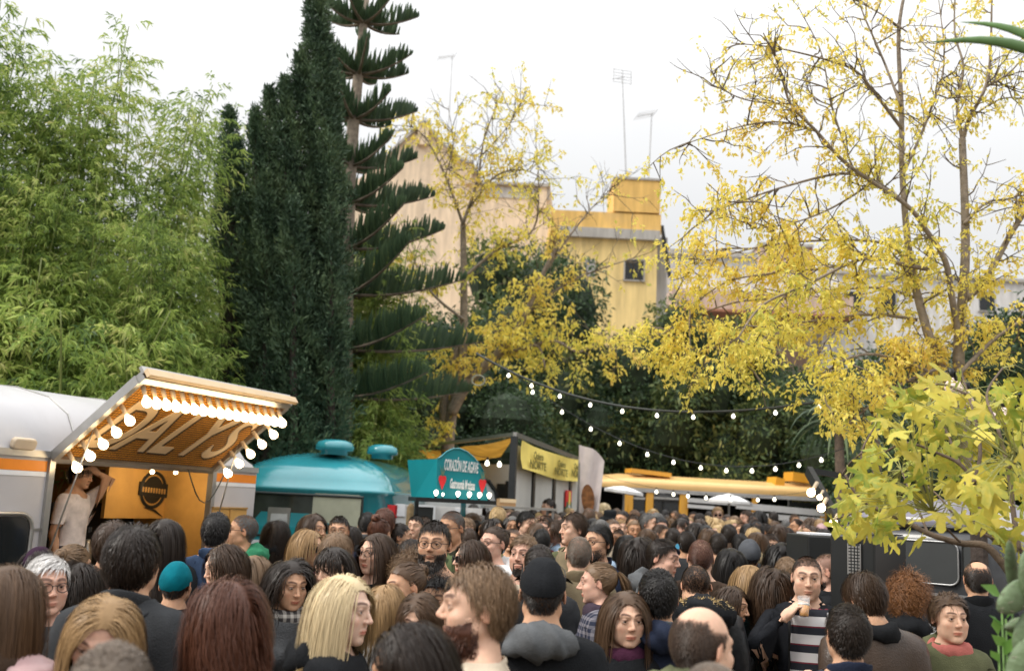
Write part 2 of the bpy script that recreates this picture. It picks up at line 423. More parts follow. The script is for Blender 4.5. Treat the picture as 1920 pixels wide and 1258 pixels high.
def make_template(fem, fine, grip=None):
    f = lambda P: body_sdf(P, fem)
    if fine:
        xs = lines((-.34, -.09, .02), (-.09, -.0525, .0075), (-.0525, .0525, .0041), (.0525, .09, .0075), (.09, .34, .02))
        ys = lines((-.19, -.128, .016), (-.128, -.055, .0042), (-.055, .12, .0105), (.12, .17, .016))
        zs = lines((-.03, 1.49, .02), (1.49, 1.52, .010), (1.52, 1.60, .0048), (1.60, 1.69, .0038), (1.69, 1.77, .0095))
    else:
        xs = lines((-.34, -.09, .025), (-.09, .09, .0105), (.09, .34, .025)); ys = lines((-.19, -.128, .02), (-.128, -.05, .0085), (-.05, .17, .0145)); zs = lines((-.03, 1.49, .025), (1.49, 1.70, .0095), (1.70, 1.77, .012))
    V, F = surface_nets(xs, ys, zs, f); V = project(V, f)
    W, T = cluster(V, F, 1.455, .045 if fine else .055, weights(V, fem)[:, 2:].sum(1) > .5)
    V = W; lb = weights(V, fem)[:, 2:].sum(1) > .5; mx_ = lb[T].any(1) & ~lb[T].all(1) & (V[T][:, :, 2].mean(1) < 1.20); T = T[~mx_]
    hv, ht = None, None
    sw = .9 if fem else 1.0
    parts = [V]; tris = [T]; n = len(V); wts = [weights(V, fem)]
    for sg, col in ((1, 3), (-1, 5)):
        # hand turned so that its thumb points forward, fingers along the forearm
        a = np.array((.235*sw*sg, .035, 1.12)); b = np.array((.255*sw*sg, -.04, .885)); z = (a-b)/np.linalg.norm(a-b)
        x = np.array((0, -1, 0.0)); x -= z*(x@z); x /= np.linalg.norm(x); y = np.cross(z, x)
        y = y if y[0]*sg > 0 else -y                       # palm (-y of the hand) towards the thigh
        hv, ht = hand(grip if (grip and sg < 0) else (.32, .38, .42, .45, .35), .0105 if not fine else .0095 if not (grip and sg < 0) else .0050)
        R = np.stack([x, y, z], 1); H = hv@R.T + b
        tt = ht if np.linalg.det(R) > 0 else ht[:, ::-1]
        parts.append(H); tris.append(tt+n); n += len(H)
        w = np.zeros((len(H), 6), np.float32); w[:, col] = 1; wts.append(w)
    V = np.concatenate(parts).astype(np.float64); T = np.concatenate(tris); W = np.concatenate(wts)
    # colour marks that belong to a face: lips, brows and lashes, a little redness
    x, y, z = np.abs(V[:, 0]), V[:, 1], V[:, 2]; face = (y < -.05) & (z > 1.5)
    lip = face*np.exp(-((z-1.581)/.0078)**4)*np.exp(-(x/.022)**6)*(y < -.076)
    bz = 1.676 + .004*np.sin(np.clip((x-.012)/.04, 0, 1)*3.14)
    brow = face*np.exp(-((z-bz)/(.0046 if fem else .0064))**4)*np.exp(-((x-.031)/.022)**8)
    lash = face*(np.exp(-((z-1.6550)/.0034)**2)+.35*np.exp(-((z-1.6430)/.0028)**2))*np.exp(-((x-.0315)/.0155)**6)*(y < -.070)
    red = face*(np.exp(-((x-.045)**2+(z-1.612)**2)/.016**2)*.8 + np.exp(-(x**2+(z-1.612)**2)/.012**2)) + (x > .078)*(z > 1.6)*(z < 1.68)*.9
    stub = face*np.clip((1.603-z)/.012, 0, 1)*(z > 1.50)
    return dict(V=V, T=T, W=W, N=vnormals(V, T), fem=fem,
                paint=np.stack([np.clip(lip, 0, 1)*(1 if fem else .6), np.clip(brow*1.15+lash*1.1, 0, 1), np.clip(red, 0, 1)], 1), stub=np.clip(stub, 0, 1))

TPL = {}
def template(fem, fine, grip=None):
    k = (fem, fine) if not grip else (fem, fine, grip)
    if k not in TPL: TPL[k] = make_template(fem, fine, grip)
    return TPL[k]

def head_matrix(yaw, pitch, roll=0.0):
    c = Vector((0, .02, 1.50))
    return Matrix.Translation(c) @ Euler((rad(pitch), rad(roll), rad(yaw)), 'XYZ').to_matrix().to_4x4() @ Matrix.Translation(-c)
def np4(M): return np.array([list(r) for r in M])
def arm_matrices(pose, fem):
    """pose: {'L'|'R': (target point of the wrist, elbow hint)} in body space -> bone matrices"""
    sw = .9 if fem else 1.0; out = {}
    for s, sg in (('L', 1), ('R', -1)):
        u, f = np.eye(4), np.eye(4)
        if pose and s in pose:
            tgt, hint = Vector(pose[s][0]), Vector(pose[s][1])
            S, E0, W0 = Vector((.182*sw*sg, .012, 1.40)), Vector((.235*sw*sg, .035, 1.12)), Vector((.255*sw*sg, -.04, .885))
            a, b = (E0-S).length, (W0-E0).length; d = (tgt-S); L = min(d.length, (a+b)*.995); dn = d.normalized(); tgt = S+dn*L
            ca = (a*a+L*L-b*b)/(2*a*L); h = hint-S; h -= dn*h.dot(dn); h.normalize()
            E = S + dn*(a*ca) + h*(a*math.sqrt(max(0, 1-ca*ca)))
            R1 = (E0-S).rotation_difference(E-S).to_matrix().to_4x4()
            u = Matrix.Translation(S) @ R1 @ Matrix.Translation(-S)
            W1 = u @ W0
            R2 = (W1-E).rotation_difference(tgt-E).to_matrix().to_4x4()
            f = Matrix.Translation(E) @ R2 @ Matrix.Translation(-E) @ u
            if len(pose[s]) > 2:                             # twist of the forearm about its own axis
                ax = (tgt-E).normalized(); f = Matrix.Translation(tgt) @ Matrix.Rotation(rad(pose[s][2]), 4, ax) @ Matrix.Translation(-tgt) @ f
            u, f = np4(u), np4(f)
        out['u'+s], out['f'+s] = u, f
    return out
def lbs(V, W, Mh, arms):
    Ms = [np.eye(4), np4(Mh), arms['uL'], arms['fL'], arms['uR'], arms['fR']]
    Vh = np.concatenate([V, np.ones((len(V), 1))], 1); out = np.zeros_like(V)
    for i, M in enumerate(Ms):
        w = W[:, i:i+1]
        if w.max() > 0: out += w*(Vh@M.T)[:, :3]
    return out
def face_warp(V, seed, fem):
    """small differences of build from face to face"""
    r = np.random.default_rng(seed+100); V = V.copy()
    k = np.clip((V[:, 2]-1.50)/.05, 0, 1)
    c = r.normal(0, 1, 8)
    V[:, 0] *= 1 + k*(.025*c[0] + .05*c[1]*np.clip((1.62-V[:, 2])/.1, -1, 1))
    nose = np.exp(-(V[:, 0]/.016)**2 - ((V[:, 2]-1.625)/.028)**2)*(V[:, 1] < -.07)
    V[:, 1] -= nose*.006*c[2]; V[:, 2] -= nose*.004*c[3]
    chin = np.exp(-(V[:, 0]/.03)**2 - ((V[:, 2]-1.54)/.02)**2)*(V[:, 1] < -.03)
    V[:, 1] -= chin*.005*c[4]; V[:, 2] -= k*np.clip((1.60-V[:, 2])/.06, 0, 1)*.006*c[5]
    return V
def wob(P, scale, seed, octs=3):
    r = np.random.default_rng(seed); out = np.zeros(len(P)); a = 1.0; tot = 0
    Q = P/scale
    for _ in range(octs):
        s = 0
        for _k in range(4):
            d = r.normal(0, 1, 3); d /= np.linalg.norm(d); s = s+np.sin(Q@d*6.28/1.6 + r.uniform(0, 6.28) + .8*np.sin(Q@r.normal(0, 1, 3)))
        out += a*s/4; tot += a; a *= .55; Q = Q*1.9
    return out/tot

# ------------------------------------------------------------------ materials of people
def m_skin():
    m, nt, b = _mat('skin'); N, L = nt.nodes, nt.links
    oi = N.new('ShaderNodeObjectInfo'); pa = N.new('ShaderNodeAttribute'); pa.attribute_name = 'paint'
    sp = N.new('ShaderNodeSeparateColor'); L.new(pa.outputs['Color'], sp.inputs['Color'])
    tc = N.new('ShaderNodeTexCoord'); no = N.new('ShaderNodeTexNoise'); no.inputs['Scale'].default_value = 45; no.inputs['Detail'].default_value = 5
    L.new(tc.outputs['Object'], no.inputs['Vector'])
    mr = N.new('ShaderNodeMapRange'); mr.inputs['To Min'].default_value = .84; mr.inputs['To Max'].default_value = 1.14; L.new(no.outputs['Fac'], mr.inputs['Value'])
    vm = N.new('ShaderNodeVectorMath'); vm.operation = 'SCALE'; L.new(oi.outputs['Color'], vm.inputs[0]); L.new(mr.outputs['Result'], vm.inputs['Scale'])
    def mulmix(a, fac, col, k):
        mul = N.new('ShaderNodeMath'); mul.operation = 'MULTIPLY'; mul.inputs[1].default_value = k; L.new(fac, mul.inputs[0])
        mm = N.new('ShaderNodeMix'); mm.data_type = 'RGBA'; mm.blend_type = 'MULTIPLY'; L.new(mul.outputs[0], mm.inputs['Factor'])
        L.new(a, mm.inputs['A']); mm.inputs['B'].default_value = (*col, 1); return mm.outputs['Result']
    o = mulmix(vm.outputs['Vector'], sp.outputs['Blue'], (1.0, .66, .58), .42)
    o = mulmix(o, sp.outputs['Red'], (.80, .36, .34), .85)
    o = mulmix(o, sp.outputs['Green'], (.13, .10, .09), .92)
    L.new(o, b.inputs['Base Color']); b.inputs['Roughness'].default_value = .58; b.inputs['Specular IOR Level'].default_value = .28
    b.inputs['Subsurface Weight'].default_value = .12; b.inputs['Subsurface Radius'].default_value = (.012, .005, .003); b.inputs['Subsurface Scale'].default_value = .6
    return m
def m_hair():
    m, nt, b = _mat('hair'); N, L = nt.nodes, nt.links
    oi = N.new('ShaderNodeObjectInfo'); a = N.new('ShaderNodeAttribute'); a.attribute_name = 'tone'
    vm = N.new('ShaderNodeVectorMath'); vm.operation = 'SCALE'; L.new(oi.outputs['Color'], vm.inputs[0]); L.new(a.outputs['Fac'], vm.inputs['Scale'])
    L.new(vm.outputs['Vector'], b.inputs['Base Color']); b.inputs['Roughness'].default_value = .42; b.inputs['Specular IOR Level'].default_value = .25
    return m
M_SKIN, M_HAIR = m_skin(), m_hair()
M_CLOTH = mat('woven_cloth', (0, 0, 0), .88, var=.16, scale=14, bump=.35, bscale=160, spec=.15, objcol=True)
M_PUFF = mat('quilted_nylon', (0, 0, 0), .42, var=.10, scale=9, bump=.3, bscale=35, spec=.4, objcol=True)
M_LEATHER = mat('leather', (0, 0, 0), .38, var=.15, scale=20, bump=.3, bscale=120, spec=.5, objcol=True)
M_DENIM = mat('trouser_cloth', (0, 0, 0), .9, var=.2, scale=25, bump=.3, bscale=200, spec=.15, objcol=True)
M_SHOE = mat('shoe_leather', (.03, .028, .026), .5)
M_WHITE = mat('eye_white', (.50, .46, .43), .25, var=.03); M_IRIS = mat('iris', (.045, .026, .015), .2, var=.3, scale=300); M_PUPIL = mat('pupil', (.004, .004, .004), .12)
M_FRAME = mat('spectacle_frame', (.015, .013, .012), .3); M_LENS = mat('dark_lens', (.012, .010, .012), .08, spec=.6)
M_MIRROR = mat('blue_mirror_lens', (.10, .42, .62), .06, metal=.85, var=.25, scale=60); M_CLEAR = None
def pattern_mat(name, kind, c1, c2, c3=None):
    m, nt, b = _mat(name); N, L = nt.nodes, nt.links
    tc = N.new('ShaderNodeTexCoord'); b.inputs['Roughness'].default_value = .9; b.inputs['Specular IOR Level'].default_value = .15
    if kind == 'camo':
        no = N.new('ShaderNodeTexNoise'); no.inputs['Scale'].default_value = 11; no.inputs['Detail'].default_value = 2; L.new(tc.outputs['Object'], no.inputs['Vector'])
        cr = N.new('ShaderNodeValToRGB'); cr.color_ramp.interpolation = 'CONSTANT'; e = cr.color_ramp.elements
        e[0].color = (*c1, 1); e[1].position = .46; e[1].color = (*c2, 1); x = e.new(.56); x.color = (*c3, 1); x = e.new(.64); x.color = (*[v*1.9 for v in c2], 1)
        L.new(no.outputs['Fac'], cr.inputs['Fac']); L.new(cr.outputs['Color'], b.inputs['Base Color'])
    else:                                                   # plaid / check
        sx = N.new('ShaderNodeSeparateXYZ'); L.new(tc.outputs['Object'], sx.inputs[0]); prev = None
        for k, s in (('X', 26), ('Z', 26)):
            mu = N.new('ShaderNodeMath'); mu.operation = 'MULTIPLY'; mu.inputs[1].default_value = s; L.new(sx.outputs[k], mu.inputs[0])
            fr = N.new('ShaderNodeMath'); fr.operation = 'FRACT'; L.new(mu.outputs[0], fr.inputs[0])
            gt = N.new('ShaderNodeMath'); gt.operation = 'GREATER_THAN'; gt.inputs[1].default_value = .55; L.new(fr.outputs[0], gt.inputs[0])
            if prev is None: prev = gt.outputs[0]
            else:
                ad = N.new('ShaderNodeMath'); ad.operation = 'ADD'; L.new(prev, ad.inputs[0]); L.new(gt.outputs[0], ad.inputs[1])
                dv = N.new('ShaderNodeMath'); dv.operation = 'MULTIPLY'; dv.inputs[1].default_value = .5; L.new(ad.outputs[0], dv.inputs[0]); prev = dv.outputs[0]
        mx = N.new('ShaderNodeMix'); mx.data_type = 'RGBA'; L.new(prev, mx.inputs['Factor']); mx.inputs['A'].default_value = (*c1, 1); mx.inputs['B'].default_value = (*c2, 1)
        L.new(mx.outputs['Result'], b.inputs['Base Color'])
    return m
M_CAMO = pattern_mat('camouflage_cloth', 'camo', (.035, .05, .025), (.10, .13, .06), (.02, .022, .014))
M_PLAID = pattern_mat('plaid_cloth', 'plaid', (.022, .026, .045), (.17, .16, .18))
M_CHECK = pattern_mat('checked_cloth', 'plaid', (.05, .045, .045), (.45, .42, .38))
M_FLORAL = pattern_mat('blue_print_lining', 'camo', (.02, .06, .09), (.05, .16, .24), (.30, .30, .30))

# ------------------------------------------------------------------ hair
def scalp_mask(V, kind):
    x, y, z = np.abs(V[:, 0]), V[:, 1], V[:, 2]
    hl = np.interp(y, [-.095, -.07, -.048, -.02, -.002, .022, .05, .11], [1.724, 1.718, 1.706, 1.680, 1.642, 1.618, 1.575, 1.562])
    m = (z > hl) & (z > 1.55) & ~((x > .0815) & (z < 1.685))
    if kind == 'bald': m &= ~((z > 1.695) & (y < .052)) & ~((y < -.03)) & (z < 1.715)
    if kind == 'thin': m &= ~((np.hypot(V[:, 0], y-.055) < .042) & (z > 1.72)) & ~((z > 1.69) & (y < -.048) & (x > .02))
    return m
def beard_mask(V, kind):
    x, y, z = np.abs(V[:, 0]), V[:, 1], V[:, 2]
    m = (z < np.interp(y, [-.11, -.07, -.03, .0], [1.598, 1.602, 1.620, 1.655])) & (z > 1.515) & (y < .004) & (y > -.13)
    m &= ~((z > 1.569) & (z < 1.592) & (x < .026) & (y < -.07))
    if kind == 'goatee': m &= (x < .034) & (y < -.05)
    return m
def hair_push(p, off):
    """keep points outside head, neck, shoulders"""
    for c, r, o in (((0, .014, 1.668), (.0765, .096, .087), 1), ((0, -.022, 1.605), (.064, .066, .085), 1),
                    ((0, .015, 1.49), (.056, .058, .11), .6), ((0, .012, 1.30), (.185, .128, .165), .6), ((.10, .015, 1.405), (.105, .072, .055), .6), ((-.10, .015, 1.405), (.105, .072, .055), .6)):
        c = np.array(c); R = np.array(r)[None, :] + off[:, None]*o
        q = (p-c)/R; k = np.linalg.norm(q, axis=1); ins = k < 1
        if ins.any():
            g = q/R; g /= np.maximum(np.linalg.norm(g, axis=1), 1e-6)[:, None]
            push = (1-k)*np.minimum(R.min(1), .1)
            p = np.where(ins[:, None], p + g*push[:, None], p)
    return p
def strands_mesh(P, width, tone, outc):
    """P (n,s,3) -> ribbon mesh"""
    n, s, _ = P.shape
    T = np.gradient(P, axis=1); T /= np.maximum(np.linalg.norm(T, axis=2), 1e-9)[..., None]
    O = P - outc; O /= np.maximum(np.linalg.norm(O, axis=2), 1e-9)[..., None]
    S = np.cross(T, O); S /= np.maximum(np.linalg.norm(S, axis=2), 1e-9)[..., None]
    tap = np.interp(np.linspace(0, 1, s), [0, .15, .7, 1], [.6, 1, .85, .12])
    w = width[:, None]*tap[None, :]*.5
    V = np.stack([P - S*w[..., None], P + S*w[..., None]], 2).reshape(-1, 3)
    i = (np.arange(n)[:, None]*s + np.arange(s-1)[None, :]).ravel()*2
    F = np.stack([i, i+1, i+3, i+2], 1)
    return V, F, np.repeat(tone, s*2)
HAIRS = {
 # style: scalp, length, var, lift, flow(xy z), gravity, curl, layer, cap offset, steps
 'short':   dict(L=.034, var=.3, lift=.34, flow=(.25, -.8, -.2), g=.25, curl=0, layer=.013, cap=.007, st=5),
 'back':    dict(L=.055, var=.25, lift=.36, flow=(0, .9, -.15), g=.3, curl=0, layer=.013, cap=.008, st=5),
 'side':    dict(L=.055, var=.3, lift=.36, flow=(.8, .1, -.2), g=.4, curl=0, layer=.016, cap=.009, st=5),
 'crop':    dict(L=.012, var=.3, lift=.45, flow=(0, -.5, -.5), g=.1, curl=0, layer=.004, cap=.0035, st=3),
 'bald':    dict(L=.016, var=.3, lift=.6, flow=(0, .3, -.6), g=.2, curl=0, layer=.004, cap=.0025, st=3, mask='bald'),
 'thin':    dict(L=.020, var=.3, lift=.5, flow=(0, .3, -.5), g=.2, curl=0, layer=.005, cap=.003, st=3, mask='thin'),
 'tousled': dict(L=.070, var=.35, lift=.55, flow=(.35, .35, -.1), g=.5, curl=.006, layer=.020, cap=.011, st=7),
 'curly':   dict(L=.090, var=.3, lift=.8, flow=(0, .1, -.2), g=.55, curl=.012, layer=.026, cap=.016, st=10),
 'mop':     dict(L=.085, var=.25, lift=.22, flow=(.2, -.35, -.5), g=.8, curl=.003, layer=.018, cap=.011, st=7),
 'bob':     dict(L=.190, var=.15, lift=.10, flow='part', g=1.5, curl=.003, layer=.014, cap=.009, st=9),
 'long':    dict(L=.420, var=.22, lift=.08, flow='part', g=1.6, curl=.003, layer=.013, cap=.008, st=13),
 'wavy':    dict(L=.400, var=.25, lift=.15, flow='part', g=1.4, curl=.010, layer=.020, cap=.010, st=16),
 'fringe':  dict(L=.300, var=.25, lift=.08, flow='fringe', g=1.6, curl=.003, layer=.013, cap=.009, st=11),
 'up':      dict(L=.130, var=.1, lift=.15, flow='gather', g=.0, curl=.003, layer=.012, cap=.008, st=7, knot=(0, .105, 1.705)),
 'bun':     dict(L=.130, var=.1, lift=.15, flow='gather', g=.0, curl=.006, layer=.014, cap=.009, st=7, knot=(0, .085, 1.765)),
 'pony':    dict(L=.130, var=.1, lift=.15, flow='gather', g=.0, curl=.002, layer=.012, cap=.008, st=7, knot=(0, .115, 1.70)),
 'half':    dict(L=.420, var=.22, lift=.08, flow='sleek', g=1.6, curl=.005, layer=.016, cap=.009, st=13),
}
_hair = {}
def hair_mesh(style, seed, fine, fem, ultra=False):
    k = (style, seed, fine, fem, ultra)
    if k in _hair: return _hair[k]
    h = HAIRS[style]; r = np.random.default_rng(seed*31+len(style)*7+sum(map(ord, style)))
    tp = template(fem, fine); V, T, N = tp['V'], tp['T'], tp['N']
    hm = V[:, 2] > 1.5
    mask = scalp_mask(V, h.get('mask', '')) & hm
    ft = T[mask[T].all(1)]
    A = np.linalg.norm(np.cross(V[ft[:, 1]]-V[ft[:, 0]], V[ft[:, 2]]-V[ft[:, 0]]), axis=1)
    if h['st'] == 3:
        edge = grow(T, ~mask, 3); A = A*np.where(edge[ft].any(1), .45, 1.0)
    n = {3: 5600, 4: 2600, 5: 2900}.get(h['st'], 1900)
    if ultra: n = int(n*(1.5 if h['L'] > .1 else 1.0))
    elif fine: n = int(n*.75)
    if not fine: n = int(n*(.22 if h['st'] > 3 else .3))
    fi = r.choice(len(ft), n, p=A/A.sum()); b = r.dirichlet((1, 1, 1), n)
    p = (V[ft[fi]]*b[..., None]).sum(1); nn = (N[ft[fi]]*b[..., None]).sum(1); nn /= np.linalg.norm(nn, axis=1)[:, None]
    lay = r.uniform(0, 1, n); off = .002 + h['layer']*((.35+.65*lay) if not (isinstance(h['flow'], str) and h['L'] > .15) else (.72+.28*lay))
    L = h['L']*(1+h['var']*r.normal(0, .6, n)).clip(.3, 1.8)
    S = (h['st'] if ultra else max(3, int(h['st']*.8))) if fine else max(3, int(h['st']*.6))
    fl = h['flow']; top = np.clip((p[:, 2]-1.66)/.08, 0, 1)[:, None]
    if isinstance(fl, str):
        if fl in ('part', 'fringe', 'sleek'):
            px = .012*(1 if seed % 2 else -1); sgn = np.where(p[:, 0] > px+r.normal(0, .004, n), 1.0, -1.0)
            flow = np.stack([sgn*.95, .35+0*sgn, -.25+0*sgn], 1)*top + np.array((0, .15, -1.0))*(1-top)
            if fl == 'fringe':
                fr = (p[:, 1] < -.02) & (p[:, 2] > 1.68); flow[fr] = np.stack([r.normal(0, .12, fr.sum()), -np.ones(fr.sum()), -.35*np.ones(fr.sum())], 1); L = np.where(fr, r.uniform(.085, .12, n), L)
            if fl == 'sleek': flow = np.stack([sgn*.15, 1.0+0*sgn, -.4+0*sgn], 1)*top + np.array((0, .8, -.8))*(1-top)
        else:
            K = np.array(h['knot']); flow = K - p; dist = np.linalg.norm(flow, axis=1); flow /= dist[:, None]; L = dist*1.15
    else:
        w = r.normal(0, .30, (n, 3)) + wob(p, .05, seed+11)[:, None]*np.array((.9, .5, .2)); flow = np.array(fl)[None, :]*(1.0) + w*.5
        flow = flow*top + (np.array((0, .25, -.9)) + w*.3)*(1-top)
        if style == 'side': flow[:, 0] *= (1 if seed % 2 else -1)
    d = nn*h['lift'] + flow; d /= np.linalg.norm(d, axis=1)[:, None]
    fine_s = 2 if h['L'] > .1 else 1
    P = [p]; cur = p + nn*.001; seg = L/(S-1)
    g = np.array((0, 0, -1.0))
    for s in range(1, S):
        t = s/(S-1)
        for _ in range(fine_s):
            if fl == 'gather':
                dk = np.array(h['knot']) - cur; d = d*.55 + dk/np.maximum(np.linalg.norm(dk, axis=1), .01)[:, None]*.6
            else: d = d + g*h['g']*(.35+.4*t)/(1 if fine_s == 1 else 1.6) + r.normal(0, .012 if isinstance(fl, str) else .022, (n, 3))
            d /= np.linalg.norm(d, axis=1)[:, None]
            nxt = cur + d*(seg/fine_s)[:, None]
            nxt = hair_push(nxt, off)
            if h['L'] < .12 and fl != 'gather' and h['curl'] < .01:          # combed hair lies on the head
                q = nxt-np.array((0, .012, 1.655)); R = np.array((.0765, .096, .10)); kk = np.linalg.norm(q/R, axis=1); far = np.maximum((kk-1)*.088-off*1.15, 0)
                nxt = nxt - q/np.linalg.norm(q, axis=1)[:, None]*(far*.75)[:, None]
            if fl in ('part', 'sleek') or (fl == 'fringe' and True):      # keep the face clear
                q = (nxt-np.array((0, -.115, 1.60)))/np.array((.066, .075, .115 if fl != 'fringe' else .07)); kk = np.linalg.norm(q, axis=1); ins = kk < 1
                nxt[:, 0] = np.where(ins, nxt[:, 0] + np.sign(nxt[:, 0]+1e-6)*(1-kk)*.05, nxt[:, 0]); nxt[:, 1] = np.where(ins, nxt[:, 1] + (1-kk)*.03, nxt[:, 1])
            d = nxt-cur; d /= np.maximum(np.linalg.norm(d, axis=1), 1e-6)[:, None]
            cur = nxt
        P.append(cur.copy())
    P = np.stack(P, 1)
    if h['curl']:
        ph = r.uniform(0, 6.28, n)[:, None] + (np.floor(p[:, 0:1]*40)+np.floor(p[:, 1:2]*40))*2.1; t = np.linspace(0, 1, S)[None, :]
        turns = 2.6 if style in ('wavy',) else 2.2 if h['curl'] > .01 else 1.0
        a = ph + t*6.28*turns*(L/h['L'])[:, None]; amp = h['curl']*np.clip(t*2.2, 0, 1)
        P[..., 0] += np.cos(a)*amp; P[..., 1] += np.sin(a)*amp; P[..., 2] += np.sin(a*1.3)*amp*.5
    wd = (.0030 if fine else .0085)*(1.15 if h['L'] > .1 else .9 if h['st'] > 3 else .8)*(1+.3*r.normal(0, 1, n)).clip(.5, 1.8)
    if ultra: wd = wd*(.66 if h['L'] > .1 else .85)
    elif fine: wd = wd*1.0
    tone = (1+.11*r.normal(0, 1, n)+.26*wob(p*np.array((1, 1, .5)), .024, seed+5)).clip(.5, 1.7)
    SV, SF, St = strands_mesh(P, wd, tone, np.array((0, .01, 1.62)))
    Vs, Fs, Ts = [SV], [SF], [St]; nv = len(SV)
    # the mass of hair under the loose strands
    cm = grow(T, mask, 0) if h['st'] > 3 else np.zeros(len(V), bool); ids, ct = sub_mesh(T, cm) if cm.any() else (np.zeros(0, int), np.zeros((0, 3), int))
    cv = V[ids] + N[ids]*(h['cap'] if len(ids) else 0) if not len(ids) else V[ids] + N[ids]*(h['cap'] + .0025*wob(V[ids], .022, seed+3)[:, None]*(1 if h['cap'] > .005 else .3))
    ed = np.clip(.35*np.ones(len(ids)), 0, 1)
    Vs.append(cv); Fs.append(np.concatenate([ct, ct[:, 2:3]], 1)[:, [0, 1, 2, 2]]+nv); Ts.append(.88+.16*wob(V[ids]*np.array((1, .35, .35)), .010, seed+9)); nv += len(cv)
    if fl == 'gather':
        K = np.array(h['knot']); 
        if style == 'pony':
            m = 260 if fine else 70; st = 12 if fine else 7
            a = r.uniform(0, 6.28, m); rr = np.sqrt(r.uniform(0, 1, m))*.02; t = np.linspace(0, 1, st)[None, :]
            bx = np.cos(a)[:, None]*rr[:, None]; bz = np.sin(a)[:, None]*rr[:, None]; spread = np.interp(t, [0, .35, 1], [.6, 1.9, 1.3])
            LL = .34*(1+.12*r.normal(0, 1, m))[:, None]
            Pp = np.stack([bx*spread + .01*np.sin(t*7+a[:, None]), .125 + .065*np.sin(t*2.0) + bz*.8*spread, 1.70 + .03*np.sin(t*3.14) - LL*t**1.15 + bz*.3], 2)
            v, f_, t_ = strands_mesh(Pp, (.007 if fine else .016)*np.ones(m), (1.1+.35*r.normal(0, 1, m)).clip(.4, 2), np.array((0, .10, 1.55)))
        else:
            m = 200 if fine else 60; st = 10 if fine else 6; R = .036 if style == 'bun' else .040
            a0 = r.uniform(0, 6.28, m); ax = r.normal(0, 1, (m, 3)); ax /= np.linalg.norm(ax, axis=1)[:, None]
            u = np.cross(ax, r.normal(0, 1, (m, 3))); u /= np.linalg.norm(u, axis=1)[:, None]; w_ = np.cross(ax, u); t = np.linspace(0, 2.2, st)[None, :, None]
            Pp = K + R*(.8+.25*r.uniform(0, 1, (m, 1, 1)))*(np.cos(t)*u[:, None]+np.sin(t)*w_[:, None])
            v, f_, t_ = strands_mesh(Pp, (.008 if fine else .02)*np.ones(m), (1+.35*r.normal(0, 1, m)).clip(.4, 2), K)
        Vs.append(v); Fs.append(f_+nv); Ts.append(t_); nv += len(v)
    Vv = np.concatenate(Vs); Ff = np.concatenate(Fs); Tt = np.concatenate(Ts)
    q = Ff[:, 2] != Ff[:, 3]
    tri = np.concatenate([Ff[q][:, [0, 1, 2]], Ff[q][:, [0, 2, 3]], Ff[~q][:, :3]])
    me = mesh_np('hair', Vv, tri, M_HAIR, True, {'tone': Tt})
    _hair[k] = me; return me
_beard = {}
def beard_mesh(kind, fine, fem=False):
    k = (kind, fine)
    if k in _beard: return _beard[k]
    r = np.random.default_rng(5); tp = template(False, fine); V, T, N = tp['V'], tp['T'], tp['N']
    mask = beard_mask(V, kind) & (V[:, 2] > 1.5) ; ft = T[mask[T].all(1)]
    L0 = {'stubble': .004, 'short': .010, 'full': .024, 'goatee': .010, 'long': .050}[kind]
    A = np.linalg.norm(np.cross(V[ft[:, 1]]-V[ft[:, 0]], V[ft[:, 2]]-V[ft[:, 0]]), axis=1); n = 3200 if fine else 500
    fi = r.choice(len(ft), n, p=A/A.sum()); b = r.dirichlet((1, 1, 1), n); p = (V[ft[fi]]*b[..., None]).sum(1); nn = (N[ft[fi]]*b[..., None]).sum(1)
    low = np.clip((1.60-p[:, 2])/.05, .22, 1)*np.clip((-.01-p[:, 1])/.05, .3, 1); L = L0*low*(1+.3*r.normal(0, 1, n)).clip(.4, 1.7)
    d = nn*.55 + np.array((0, -.15, -.75)) + r.normal(0, .25, (n, 3)); d /= np.linalg.norm(d, axis=1)[:, None]
    P = np.stack([p, p+d*L[:, None]*.5, p+d*L[:, None] + np.array((0, 0, -.15))*L[:, None]], 1)
    v, f, t = strands_mesh(P, .0026*np.ones(n)*(1 if fine else 2), (1+.35*r.normal(0, 1, n)).clip(.3, 2), np.array((0, .0, 1.58)))
    m2 = mask & ~grow(T, ~mask, 2) if L0 > .02 else np.zeros(len(V), bool); ids, ct = sub_mesh(T, m2) if m2.any() else (np.zeros(0, int), np.zeros((0, 3), int)); cv = V[ids] + N[ids]*min(.010, L0*.28)*np.clip((1.61-V[ids][:, 2])/.03, .15, 1)[:, None]
    tri = np.concatenate([f[:, [0, 1, 2]], f[:, [0, 2, 3]], ct+len(v)])
    me = mesh_np('beard', np.concatenate([v, cv]), tri, M_HAIR, True, {'tone': np.concatenate([t, .8+.2*wob(cv, .01, 3) if len(cv) else np.zeros(0)])})
    _beard[k] = me; return me

